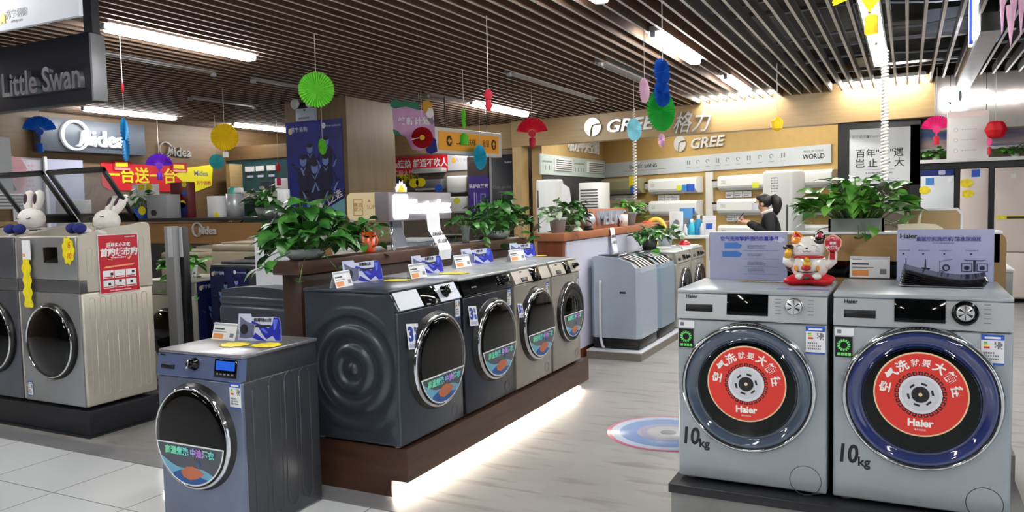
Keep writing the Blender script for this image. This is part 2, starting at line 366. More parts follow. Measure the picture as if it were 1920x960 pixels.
def front_loader(name, label, loc, rz, W, D, H, body, panel, z_panel, slope, door, disp=None, kn=None, drawer=None, brand=None, group=None, lab=None, film=None, side=None, three=None, lid=None, kstyle='knob', feet=True, film_style=None, extra=None, plate=None):
    t = thing(name, label, 'washing machine', loc, rz, group)
    y1 = slope
    mb = MB(); g = .014 if feet else 0
    mb.bx((-W/2, 0, g), (W/2, D, z_panel-.004), 0, .008); mb.bx((-W/2+.004, y1+.012, z_panel-.02), (W/2-.004, D, H-.018), 0, .004)
    if side == 'ribs':
        for sx in (1, -1):
            for i in range(4):
                yc = D*(.2+.2*i); x = sx*W/2
                pts = [(x, yc-.036, H*.8), (x, yc-.028, H*.83), (x, yc, H*.85), (x, yc+.028, H*.83), (x, yc+.036, H*.8), (x, yc+.036, H*.12), (x, yc+.028, H*.08), (x, yc, H*.06), (x, yc-.028, H*.08), (x, yc-.036, H*.12), (x, yc-.036, H*.8)]
                mb.tube(pts, .0028, 0, 6)
        mb.build('body', body, t)
    else: mb.build('body', body, t)
    if plate: MB().bx((-W/2-.001, -.003, g), (W/2+.001, .02, z_panel-.004), 0, .006).build('front_plate', plate, t)
    if side == 'ripple':                         # pressed concentric ripples on both side panels
        for sx in (-1, 1):
            sp = MB()
            def fn(u, v, sx=sx):
                y = .012+u*(D-.024); z = g+.012+v*(H-.05-g)
                dd = math.hypot((y-.285)*1.0, (z-.385)); e = min(u, 1-u, v, 1-v)
                cs = math.cos(dd*2*PI/.098); hgt = .0085*math.copysign(abs(cs)**.6, cs)*math.exp(-((dd/.3)**4))*min(1, e*12)
                return (sx*(W/2+.002+max(-.0018, hgt+.004*min(1, e*12))), y, z)
            sp.surf(fn, 90, 120, 0); sp.build('side_panel', body, t)
    # lid
    mb = MB(); mb.bx((-W/2-.002, y1-.002, H-.018), (W/2+.002, D+.004, H), 0, .006)
    mb.build('lid', lid or body, t)
    # control panel
    mb = MB(); hp = H-.018-z_panel
    mb.add([(x, yy, z) for x in (-W/2, W/2) for yy, z in ((-.006, z_panel), (-.008, z_panel+.004), (y1-.004, H-.02), (y1+.004, H-.018), (y1+.03, H-.018), (.03, z_panel))],
           [[0, 1, 2, 3, 4, 5], [11, 10, 9, 8, 7, 6]]+[[i, i+6, (i+1) % 6+6, (i+1) % 6] for i in range(6)], 0)
    mb.build('control_panel', panel, t)
    a = math.atan2(y1+.004, hp); M = Matrix.Translation((0, -.008, z_panel+.002)) @ Matrix.Rotation(-a, 4, 'X')
    if disp:
        x, z, w_, h = disp[:4]
        mb = MB(); mb.box((x, -.001, z), (w_, .004, h), 0, .0012, M=M)
        if len(disp) > 4:
            mb.rect(x-w_*.42, z-h*.1, x+w_*.42, z+h*.4, -.0042, -.003, 1, M)
            for i in range(5): mb.rect(x-w_*.4+i*w_*.17, z-h*.36, x-w_*.3+i*w_*.17, z-h*.28, -.0042, -.003, 2, M)
        mb.build('display', [GLOSS, mat('lcd_blue', (34, 88, 190), .15, emit=.25), GREYT], t)
    if kn: knob(t, kn[0], kn[1], kn[2], M, kstyle)
    if drawer:
        x, z, w_, h = drawer; mb = MB()
        mb.box((x, -.001, z), (w_, .004, h), 0, .0015, M=M); mb.box((x, -.003, z+h*.36), (w_*.96, .004, h*.16), 1, .001, M=M)
        mb.build('detergent_drawer', [BLACK, drawer_lip], t)
    if brand: text(brand[0], brand[3], brand[4], t, (brand[1], -.002, brand[2]), M, ext=.0006, bold=.0004, align='LEFT', name='brand_lettering')
    mk = MB(); rd = random.Random(5)             # programme marks printed round the knob
    if kn:
        for i in range(5):
            for sx in (-1, 1):
                x = kn[0]+sx*(kn[2]*1.6); z = kn[1]+(i-2)*kn[2]*.45
                mk.rect(min(x, x+sx*.022), z-.0015, max(x, x+sx*.022), z+.0015, -.0012, -.0004, 0, M)
        mk.build('programme_marks', GREYT, t)
    # door
    dx, dz, R_, st = door
    DM = Matrix.Translation((dx, 0, dz)) @ YM
    if st == 'black':
        mb = MB(); mb.lathe([(R_*1.04, -.002), (R_*1.03, .008), (R_*.985, .014), (R_*.97, .03), (R_*.93, .036)], 56, 0, DM)
        dr = mb.build('door', [BLACK], t)
        MB().lathe([(R_*.985, .028), (R_*.975, .038), (R_*.945, .042), (R_*.92, .038), (R_*.92, .03)], 56, 0, DM).build('door_ring', [CHROME], dr)
        MB().lathe([(R_*.93, .034), (R_*.92, .041), (R_*.8, .0445), (0, .0455)], 56, 0, DM).build('door_glass', [GLOSS], dr)
        if film: door_film(dr, R_*.9, -.0475, film).matrix_local = Matrix.Translation((dx, 0, dz))
        if film:
            for o in dr.children:
                if o.name.startswith('sticker_lettering'): o.location = o.location+Vector((dx, 0, dz))
    elif st == 'dark_ring':
        mb = MB(); mb.lathe([(R_*1.0, -.002), (R_*1.0, .02), (R_*.96, .034), (R_*.84, .036), (R_*.8, .026)], 56, 0, DM)
        dr = mb.build('door', [BLACK], t)
        MB().lathe([(R_*.98, .026), (R_*.97, .0345), (R_*.955, .035), (R_*.95, .032)], 56, 0, DM).build('door_ring', [CHROME], dr)
        MB().lathe([(R_*.84, .03), (R_*.8, .034), (R_*.62, .02), (R_*.5, .018), (R_*.42, .03), (0, .034)], 56, 0, DM).build('door_glass', [GLOSS], dr)
        if film:
            f = door_film(dr, R_*.82, -.0395, film); f.matrix_local = Matrix.Translation((dx, 0, dz))
            for o in dr.children:
                if o.name.startswith('sticker_lettering'): o.location = o.location+Vector((dx, 0, dz))
    elif st == 'dome':
        mb = MB(); mb.lathe([(R_*1.02, -.002), (R_*1.02, .016), (R_*.98, .03), (R_*.93, .034), (R_*.9, .028)], 56, 0, DM)
        dr = mb.build('door', [BLACK], t)
        MB().lathe([(R_*.97, .028), (R_*.95, .038), (R_*.91, .036), (R_*.9, .028)], 56, 0, DM).build('door_ring', [CHROME], dr)
        MB().lathe([(R_*.91, .03), (R_*.85, .045), (R_*.7, .058), (R_*.4, .068), (0, .07)], 56, 0, DM).build('door_glass', [GLOSS], dr)
    else:                                        # 'bowl': clear blue-grey glass bowl in a chrome rim
        mb = MB(); mb.lathe([(R_*1.01, -.002), (R_*1.01, .012), (R_*.99, .03), (R_*.96, .036), (R_*.935, .03), (R_*.93, .012)], 72, 0, DM)
        dr = mb.build('door', [CHROME], t)
        MB().lathe([(R_*.945, .030), (R_*.94, .034), (R_*.925, .033), (R_*.92, .026)], 72, 0, DM).build('door_seal', [BLACK], dr)
        MB().lathe([(R_*.93, .03), (R_*.9, .038), (R_*.86, .036), (R_*.8, .026), (R_*.76, .02), (R_*.74, .03), (R_*.72, .034)], 72, 0, DM).build('glass_bowl', [st_glass[st]], dr)
        MB().lathe([(R_*.74, .033), (R_*.5, .037), (0, .038)], 72, 0, DM).build('door_glass', [GLOSS], dr)
        air_disc(dr, dx, dz+.022, R_*.585, -.0405)
    if lab: energy_label(t, lab[0], lab[1], *(lab[2:] or ()), y=-.0045 if plate else -.0025)
    if three:
        mb = MB(); TM = Matrix.Translation((three[0], -.012, three[1])) @ Matrix.Rotation(.12, 4, 'Y') @ Matrix.Rotation(-.18, 4, 'X'); s_ = three[2]
        mb.rect(-.6*s_, -.75*s_, .62*s_, .75*s_, 0, .001, 0, TM); greek(mb, .12*s_, -.1*s_, .5*s_, .6*s_, 3, 2, rnd=random.Random(9)) if False else None
        mb.rect(-.5*s_, -.66*s_, .5*s_, -.42*s_, -.0006, 0, 1, TM); mb.rect(.16*s_, -.25*s_, .48*s_, .1*s_, -.0006, 0, 2, TM)
        o = mb.build('warranty_card', [PAPER, mat('pale_violet', (180, 184, 214), .5), BLUEG], t)
        text('3', 1.15*s_, mat('warranty_blue', (28, 60, 150), .4), t, (-.26*s_, -.002, .1*s_), TM, ext=.0008, bold=.004, name='warranty_figure')
        text('年', .42*s_, mat('warranty_blue', (28, 60, 150), .4), t, (.3*s_, -.002, .36*s_), TM, ext=.0006, name='warranty_lettering')
    if feet:
        for sx in (-1, 1):
            for yy in (.05, D-.05): MB().lathe([(.014, .016), (.014, .008), (.02, .006), (.02, 0), (0, 0)], 14, 0, Matrix.Translation((sx*(W/2-.045), yy, 0))).build('foot', [STEEL], t)
    fm = MB(); fm.lathe([(.032, .0), (.033, .0014), (.031, .0014), (.031, 0)], 32, 0, Matrix.Translation((W*.34, 0, .075)) @ YM)
    if extra != 'nohatch': fm.build('filter_cover', [GREYT], t)
    return t
drawer_lip = mat('drawer_lip', (60, 62, 66), .3, .3)
st_glass = {'bowl': mat('bowl_glass_grey', (70, 84, 102), .05, coat=1), 'bowl2': mat('bowl_glass_blue', (42, 54, 108), .05, coat=1)}
def air_disc(dr, dx, dz, r, y):
    D0 = Matrix.Translation((dx, 0, dz)); mb = MB()
    cir = lambda q, n=56: [(q*math.cos(2*PI*i/n), q*math.sin(2*PI*i/n)) for i in range(n)]
    mb.prism(cir(r), y, y+.002, 0, D0); mb.prism(cir(r*.965), y-.0008, y, 1, D0)
    rc = r*.53
    for i in range(26):                          # toothed drum ring
        a = 2*PI*i/26; T = D0 @ Matrix.Rotation(a, 4, 'Y')
        mb.rect(-rc*.085, rc*.86, rc*.085, rc*1.03, y-.0016, y-.0008, 2, T); mb.rect(-rc*.03, rc*.9, rc*.05, rc*.98, y-.002, y-.0016, 1, T)
    mb.prism(cir(rc*.86), y-.002, y-.0008, 3, D0); mb.prism(cir(rc*.74), y-.0024, y-.002, 4, D0)
    for i in range(6):
        T = D0 @ Matrix.Rotation(2*PI*i/6+.3, 4, 'Y'); mb.rect(-rc*.12, rc*.44, rc*.12, rc*.53, y-.003, y-.0024, 2, T)
    mb.prism(cir(rc*.36), y-.003, y-.0024, 2, D0); mb.prism(cir(rc*.08, 16), y-.0036, y-.003, 0, D0)
    o = mb.build('round_sticker', [mat('sticker_gold_rim', (232, 206, 160), .45), mat('sticker_red', (222, 54, 44), .4), INK, mat('drum_silver', (220, 222, 228), .4), mat('drum_pale', (206, 208, 216), .4)], dr)
    wm = mat('sticker_white', (244, 244, 240), .45)
    chars = '空气洗就要大筒径'; sizes = (1, 1, 1, .72, .72, 1, 1, 1); ang_ = (80, 54, 31, 9, -9, -31, -54, -80)
    for c, s_, a in zip(chars, sizes, ang_):
        T = D0 @ Matrix.Rotation(-math.radians(a), 4, 'Y')
        text(c, r*.26*s_, wm, dr, (0, y-.0012, r*.74), T, ext=.0006, bold=.0012 if s_ == 1 else .0003, name='sticker_lettering')
    text('Haier', r*.24, wm, dr, (0, y-.0012, -r*.68), D0, ext=.0006, bold=.0014, name='brand_lettering')
    text('海尔洗衣机', r*.05, wm, dr, (0, y-.0012, -r*.84), D0, ext=.0004, name='sticker_lettering')

INKT = mat('brand_ink', (36, 36, 44), .4); PALET = mat('brand_pale', (206, 210, 216), .4)
# --- the row of four on the walnut plinth
RZ = PI/2; X0 = -2.215; BZ = .255
w1 = front_loader('washing_machine', 'dark grey front loader with rippled side, nearest on the walnut plinth', (X0, 3.43, BZ), RZ, .61, .585, .79, DARKG, DARKG, .685, .045, (.03, .392, .25, 'black'),
    disp=(.005, .05, .165, .1), kn=(.16, .055, .032), brand=('Electrolux', -.17, .04, .014, GREYT), lab=(.265, .64, .05, .12), film=-.3, side='ripple', three=(-.19, .55, .085), lid=DARKG)
pp = MB(); pa = math.atan2(.049, .79-.018-.685)
for xa, xb in ((-.29, -.08), (.09, .292)): MB().rect(xa, .003, xb, .1, -.0035, -.001, 0, Matrix.Translation((0, -.008, .687)) @ Matrix.Rotation(-pa, 4, 'X')).build('panel_trim', [mat('satin_silver', (176, 182, 194), .4, .2)], w1)
w2 = front_loader('washing_machine', 'black-panelled graphite front loader, second on the walnut plinth', (X0, 4.068, BZ), RZ, .605, .585, .79, mat('dark_graphite', (60, 64, 72), .3, .6), GLOSS, .685, .03, (.035, .395, .242, 'black'),
    kn=(.2, .05, .028), brand=('Electrolux', -.2, .045, .014, GREYT), lab=(.25, .62, .05, .11), film=-.2, three=(-.22, .57, .075), lid=SILVER)
w3 = front_loader('washing_machine', 'champagne front loader with dark display, third on the walnut plinth', (X0, 4.68, BZ), RZ, .555, .585, .79, CHAMP, CHAMP, .69, .03, (.03, .4, .242, 'black'),
    disp=(.05, .042, .14, .1), drawer=(-.13, .02, .09, .03), brand=('Haier', -.17, .075, .016, INKT), lab=(.22, .6, .045, .12), film=-.22, three=(-.22, .52, .06), lid=SILVER)
w4 = front_loader('washing_machine', 'champagne front loader with thick black door ring, farthest on the walnut plinth', (X0, 5.245, BZ), RZ, .51, .585, .79, CHAMP, CHAMP, .69, .03, (.04, .405, .222, 'dark_ring'),
    disp=(.03, .042, .1, .095), kn=(.16, .042, .02), drawer=(-.14, .02, .08, .03), brand=('Haier', -.16, .075, .016, INKT), lab=(.21, .58, .045, .12), film=-.05, lid=SILVER)
# plinth with its light
pl = thing('display_plinth', 'long walnut plinth with white light under its front edge', 'plinth', (0, 0, 0))
MB().bx((-2.86, 3.15, .085), (-2.2, 5.62, .253), 0).bx((-2.86, 3.15, 0), (-2.3, 3.17, .085), 0).bx((-2.86, 5.6, 0), (-2.3, 5.62, .085), 0).build('plinth_top', [BROWN], pl)
MB().bx((-2.34, 3.17, 0), (-2.3, 5.6, .085)).build('kick_board', [mat('kick_white', (226, 222, 212), .5)], pl)
MB().bx((-2.298, 3.16, .0), (-2.262, 5.61, .03), 0, .004).build('light_strip', [mat('led_strip', (255, 246, 230), .5, emit=26)], pl)
# --- pair of large silver machines on the grey stand
HY = 3.28; HZ = .253; HH = .824
h1 = front_loader('washing_machine', 'silver front loader with red round door sticker, beneath the lucky cat', (-.5765, HY, HZ), 0, .595, .5, HH, SILVER2, SILVER, .7, .012, (-.006, .424, .268, 'bowl'),
    disp=(-.008, .065, .165, .088), kn=(.175, .062, .032), drawer=(-.205, .045, .112, .03), brand=('Haier', -.262, .092, .022, INKT), lab=(.255, .635, .072, .11), kstyle='disc')
h2 = front_loader('washing_machine', 'silver front loader with red round door sticker, beneath the black leaflets', (.043, HY, HZ), 0, .598, .6, HH, SILVER2, SILVER, .7, .012, (.005, .437, .272, 'bowl2'),
    disp=(0, .065, .17, .088), kn=(.148, .062, .037), drawer=(-.205, .045, .112, .03), brand=('Haier', -.262, .092, .022, INKT), lab=(.235, .635, .072, .11), kstyle='ring')
for hm, cx in ((h1, -.5765), (h2, .043)):
    mb = MB(); mb.rect(-.292, .575, -.23, .655, -.003, -.001, 0)
    for i in range(14):
        T = Matrix.Translation((-.261, 0, .622)) @ Matrix.Rotation(2*PI*i/14, 4, 'Y'); mb.rect(-.0028, .014, .0028, .024, -.0038, -.003, 1, T)
    for i in range(4): mb.rect(-.284+.013*i, .581, -.274+.013*i, .592, -.0038, -.003, 1)
    mb.build('function_sticker', [BLACK, mat('sticker_green', (120, 232, 120), .4)], hm)
    MB().rect(-.292, .66, -.225, .69, -.003, -.001, 0).rect(-.285, .668, -.27, .683, -.0036, -.003, 1).build('paper_sticker', [PAPER, GREYT], hm)
    text('10', .1, INK, hm, (-.287, -.001, .19), ext=.0006, bold=.0026, sx=.78, shear=.1, align='LEFT', name='capacity_figure')
    text('kg', .05, INK, hm, (-.21, -.001, .165), ext=.0006, bold=.0012, align='LEFT', name='capacity_lettering')
    MB().lathe([(.06, 0), (.061, .0016), (.0585, .0016), (.0585, 0)], 48, 0, Matrix.Translation((.218, 0, .062)) @ YM).build('filter_hatch', [mat('hatch_line', (70, 74, 78), .5)], hm)
for hm in (h1, h2):
    for o in list(hm.children):
        if o.name.startswith('filter_cover'): bpy.data.objects.remove(o)
st = thing('display_stand', 'grey laminate stand with black top under the pair of silver machines', 'stand', (0, 0, 0))
MB().bx((-.9, 3.2, .215), (.41, 3.96, .2525), 0, .003).build('stand_top', [mat('stand_black', (30, 31, 36), .4)], st)
MB().bx((-.89, 3.21, 0), (.40, 3.95, .215)).build('stand_body', [CONC], st)
# --- slate machine on the tiles
w5 = front_loader('washing_machine', 'slate blue slim front loader standing alone on the white tiles', (-2.862, 2.48, 0), 0, .525, .5, .818, mat('slate_side', (70, 72, 78), .35, .4), mat('slate_panel', (112, 128, 172), .28, .5), .7, .012, (-.022, .43, .24, 'black'),
    disp=(.175, .055, .135, .08, 1), kn=(-.018, .062, .026), drawer=(-.19, .04, .09, .022), brand=('Midea', -.245, .092, .014, INKT), lab=(.23, .64, .066, .115), film=-.12, side='ribs', plate=SLATEB, lid=mat('slate_lid', (140, 140, 146), .3, .6))
# ------------------------------------------------------------------ tall double machines with lids, their black plinth
FRONTG = mat('satin_grey', (150, 152, 154), .3, .5, var=.02); IVORY = mat('ivory_paint', (206, 200, 186), .32, .35, var=.02)
BAND = mat('band_dark_grey', (96, 96, 98), .35, .4)
SMOKE = mat('smoked_acrylic', (150, 160, 172), .05, alpha=.28, coat=.5)
def twin_washer(name, label, loc, W, D, H0, H1, body, front):
    t = thing(name, label, 'washing machine', loc, 0, 'tall double washing machines')
    zs0, zs1 = .765, .845; bw = .012
    mb = MB()
    mb.bx((-W/2, .006, .012), (W/2, D, zs0-.004), 0, .014)
    # upper body: top slopes up to the rear
    x0, x1 = -W/2, W/2
    mb.bx((x0+.02, .03, zs0), (x1-.02, D-.1, H0-.10), 0); mb.bx((x0+.02, D-.09, zs0), (x1-.02, D, H1-.03), 0, .01); mb.bx((x0+.02, .004, zs0), (x1-.02, .05, H0-.004), 0, .012)
    prof = [(.006, zs0), (.0, zs0+.05), (.004, H0-.05), (.012, H0-.015), (.03, H0), (D*.5, H0+(H1-H0)*.65), (D-.03, H1), (D-.008, H1-.012), (D, H1-.04), (D, zs0)]
    n = len(prof)
    for xa, xb in ((x0, x0+.035), (x1-.035, x1)):
        mb.add([(xa, y, z) for y, z in prof]+[(xb, y, z) for y, z in prof], [list(range(n))[::-1], list(range(n, 2*n))]+[[i, (i+1) % n, (i+1) % n+n, i+n] for i in range(n)], 0)
    for i in range(6):                                                   # long rounded ribs pressed into the side
        yc = D*(.14+.145*i)
        for za, zb in ((.09, zs0-.06), (zs1+.06, H0-.1+.01*i)):
            a = .02; pts = []
            for k in range(9): th = PI*k/8; pts.append((x1+.0005, yc+a*math.cos(th), zb+a*math.sin(th)))
            for k in range(9): th = PI+PI*k/8; pts.append((x1+.0005, yc+a*math.cos(th), za+a*math.sin(th)))
            pts.append(pts[0]); mb.tube(pts, .0026, 0, 6)
    mb.build('body', body, t)
    fp = MB(); fp.bx((x0+.008, -.004, .016), (x1-.012, .01, zs0-.006), 0, .004); fp.bx((x0+.008, -.008, zs1), (x1-.012, .008, H0-.012), 0, .004)
    fp.build('front_panel', front, t)
    MB().bx((x0+.004, -.006, zs0-.004), (x1+.002, .05, zs1-.002), 0, .003).build('band', BAND, t)
    dp = MB(); dp.bx((-.02, -.0125, H0-.18), (.125, -.004, H0-.075), 0, .003); dp.build('display', [GLOSS], t)
    DM = Matrix.Translation((.02, -.004, .435)) @ YM; R_ = .25
    dr = MB().lathe([(R_*1.02, -.002), (R_*1.02, .018), (R_*.98, .034), (R_*.93, .036), (R_*.9, .028)], 56, 0, DM).build('door', [BLACK], t)
    MB().lathe([(R_*.97, .03), (R_*.955, .041), (R_*.925, .041), (R_*.9, .03)], 56, 0, DM).build('door_ring', [CHROME], dr)
    MB().lathe([(R_*.93, .032), (R_*.85, .046), (R_*.7, .06), (R_*.4, .072), (0, .075)], 56, 0, DM).build('door_glass', [GLOSS], dr)
    energy_label(t, -.255, .095, .05, .1, -.0065)
    tr = MB(); tr.bx((x0+.036, .051, H0-.10), (x1-.036, D-.091, H0-.085), 0, .004); tr.build('top_deck', [BLACK], t)
    # lid standing half open on the rear hinge
    L_ = .44; ang = math.radians(56)
    LM = Matrix.Translation((0, D-.07, H1+.012)) @ Matrix.Rotation(-(PI/2-ang)+PI/2, 4, 'X') @ Matrix.Identity(4)
    LM = Matrix.Translation((0, D-.07, H1+.008)) @ Matrix.Rotation(PI/2-ang, 4, 'X')    # local Z runs up the lid, leaning to the front
    lf = MB(); wi = x1-.02; b = .035
    lf.bx((-wi, -.012, 0), (wi, .012, .07), 0, .004, M=LM); lf.bx((-wi, -.012, L_-b), (wi, .012, L_), 0, .004, M=LM)
    lf.bx((-wi, -.012, .0), (-wi+b, .012, L_), 0, .004, M=LM); lf.bx((wi-b, -.012, 0), (wi, .012, L_), 0, .004, M=LM)
    lid = lf.build('lid', [BLACK], t); MB().bx((-wi+b, -.003, .06), (wi-b, .003, L_-b), M=LM).build('lid_window', [SMOKE], lid)
    return t
tw2 = twin_washer('double_drum_washer', 'ivory sided double washer with red poster on its flank', (-5.06, 3.215, .185), .645, .54, 1.135, 1.205, IVORY, FRONTG)
tw1 = twin_washer('double_drum_washer', 'dark fronted double washer cut off by the picture edge', (-5.715, 3.215, .185), .645, .54, 1.135, 1.205, IVORY, mat('satin_graphite', (96, 98, 106), .3, .5, var=.03))
bp = MB(); bp.bx((-6.6, 3.215, .0), (-4.725, 3.95, .172), 0, .004).bx((-6.6, 3.20, .0), (-4.715, 3.96, .012), 0)
tag(bp.build('display_plinth', [mat('plinth_charcoal', (34, 36, 42), .45, var=.1)]), 'black plinth under the tall double washers', 'plinth')
# red sale poster on the flank
po = thing('sale_poster', 'red poster with white brush lettering on the ivory washer flank', 'poster', (-4.7335, 3.498, .925), PI/2)
mb = MB(); mb.rect(-.15, 0, .15, .39, -.0035, 0, 0); mb.rect(-.146, .004, .146, .386, -.0042, -.0035, 1)
mb.prism([(-.12, .168), (.1, .178), (.12, .19), (-.1, .18)], -.0048, -.0042, 2)
for r in range(2):
    for c in range(3): x = -.125+c*.085; z = .035+r*.065; mb.rect(x, z, x+.078, z+.052, -.0048, -.0042, 0); mb.rect(x+.006, z+.004, x+.07, z+.011, -.0054, -.0048, 3)
for x, z in ((-.09, .045), (-.01, .06), (.075, .05), (.09, .115), (-.07, .11)): mb.rect(x, z+.008, x+.02, z+.026, -.0054, -.0048, 4)
mb.prism([(-.1, .33), (-.05, .345), (-.07, .322)], -.0048, -.0042, 2); mb.prism([(.06, .225), (.1, .25), (.075, .215)], -.0048, -.0042, 2); mb.prism([(-.1, .25), (-.08, .225), (-.03, .215), (-.09, .235)], -.0048, -.0042, 2)
greek(mb, .05, .366, .13, .378, 1, 0, -.0048, random.Random(2)); greek(mb, -.08, .012, .08, .024, 1, 0, -.0048, random.Random(3)); greek(mb, -.06, .228, .05, .242, 1, 0, -.0048, random.Random(4))
mb.build('poster_sheet', [PAPER, mat('poster_crimson', (190, 28, 48), .45), mat('poster_peach', (236, 160, 110), .5), RED, INK], po)
text('首购城市购', .056, PAPER, po, (0, -.0055, .268), ext=.0006, bold=.002, shear=.12, name='poster_lettering'); text('送最实小天鹅', .03, PAPER, po, (0, -.0055, .318), ext=.0006, bold=.0006, name='poster_lettering')
# yellow price stickers on the double washers
def cloud_tag(name, label, loc, rz, w_, h, figs=(), group=None, petals=10, flat=False, seed=1, m=None):
    t = thing(name, label, 'price sticker', loc, rz, group); rd = random.Random(seed); pts = []
    n = 60
    for i in range(n):
        a = 2*PI*i/n; k = 1+.09*math.cos(petals*a)+.03*math.sin(3*a+seed); pts.append((w_/2*k*math.cos(a), h/2*k*math.sin(a)))
    M = Matrix.Rotation(-PI/2, 4, 'X') if flat else Matrix()
    MB().prism(pts, -.0016, 0, 0, M).build('sticker_sheet', [m or YEL], t)
    for s_, sz, x, z, c in figs: text(s_, sz, c, t, (x, -.0026, z), M, ext=.0005, bold=.0006, shear=.2, name='figure')
    return t
OINK = mat('marker_orange', (214, 110, 20), .5)
cloud_tag('price_sticker', 'yellow scalloped price sticker with handwritten figures, on the grey front', (-4.82, 3.2045, 1.222), 0, .12, .175, (('6', .06, .01, .035, OINK), ('10', .05, .005, -.035, OINK)), petals=9)
lt = thing('price_sticker', 'tall yellow wavy price sticker hanging between the two double washers', 'price sticker', (-5.245, 3.19, .82), 0)
pts = [(.042+.01*math.sin(i*1.05), .02+i*.0135) for i in range(25)]; pts = pts+[(-x+.004*math.sin(z*40), z) for x, z in pts[::-1]]
MB().prism(pts, -.003, 0, 0).build('sticker_sheet', [YEL], lt); MB().rect(-.035, .34, .055, .47, -.002, 0, 0).rect(-.03, .36, -.005, .38, -.003, -.002, 1).build('paper_card', [PAPER, ORG], lt)
# plush rabbits in the open tops
PLUSH = mat('plush_white', (222, 218, 212), .95, var=.03, scale=60, bump=.3); NAVY = mat('plush_navy', (34, 44, 110), .95, var=.1, scale=60, bump=.3)
def stripes():
    m, nt, b, N, L = nodes('striped_knit'); tc = N('TexCoord'); wv = N('TexWave'); wv.inputs['Scale'].default_value = 19; wv.bands_direction = 'Z'; wv.wave_profile = 'SIN'
    rp = N('ValToRGB'); rp.color_ramp.interpolation = 'CONSTANT'; rp.color_ramp.elements[0].color = rgb((24, 26, 36)); rp.color_ramp.elements[1].position = .45; rp.color_ramp.elements[1].color = rgb((228, 228, 226))
    L(tc.outputs['Object'], wv.inputs['Vector']); L(wv.outputs['Fac'], rp.inputs[0]); L(rp.outputs[0], b.inputs['Base Color']); b.inputs['Roughness'].default_value = .9
    return m
STRIPE = stripes()
def rabbit(label, loc, rz, lean, k=1.18):
    t = thing('plush_rabbit', label, 'plush toy', loc, rz, 'plush rabbits on the washers'); T = Matrix.Rotation(-lean, 4, 'X') @ Matrix.Scale(k, 4); S0 = Matrix.Scale(k, 4)
    MB().ball((0, .02, .06), (.062, .052, .07), 0, M=T).build('torso', [STRIPE], t)
    hd = MB().ball((0, .005, .165), (.084, .066, .066), 0, 24, 16, M=T).build('head', [PLUSH], t)
    for s_ in (-1, 1):
        e = MB(); e.tube([(s_*.025, .01, .21), (s_*.034, .012, .245), (s_*.038, .018, .29), (s_*.036, .024, .325), (s_*.032, .028, .338)], [.017, .026, .029, .024, .006], 0, 12, M=T)
        e.build('ear', [PLUSH], hd); MB().ball((s_*.036, -.0095, .282), (.012, .008, .034), 0, M=T).build('inner_ear', [mat('plush_dark', (70, 44, 62), .95)], hd)
        MB().tube([(s_*.034-.018, -.054, .167), (s_*.034, -.058, .159), (s_*.034+.018, -.053, .167)], .0026, 0, 6, M=T).build('closed_eye', [INK], hd)
        MB().ball((s_*.034, -.098, .108), (.03, .036, .03), 0, M=S0).build('shoe', [NAVY], t)
        MB().tube([(s_*.03, -.02, .05), (s_*.034, -.05, .085), (s_*.034, -.085, .105)], [.024, .02, .018], 0, 8, M=S0).build('leg', [PLUSH], t)
        MB().tube([(s_*.05, .01, .085), (s_*.08, -.03, .07), (s_*.075, -.06, .06)], [.016, .016, .018], 0, 8, M=T).build('arm', [PLUSH], t)
    return t
rabbit('white plush rabbit in striped shirt leaning back in the nearer open washer', (-4.84, 3.40, 1.236), -.05, .5)
rabbit('white plush rabbit sitting upright in the farther open washer', (-5.50, 3.38, 1.236), .2, .1)

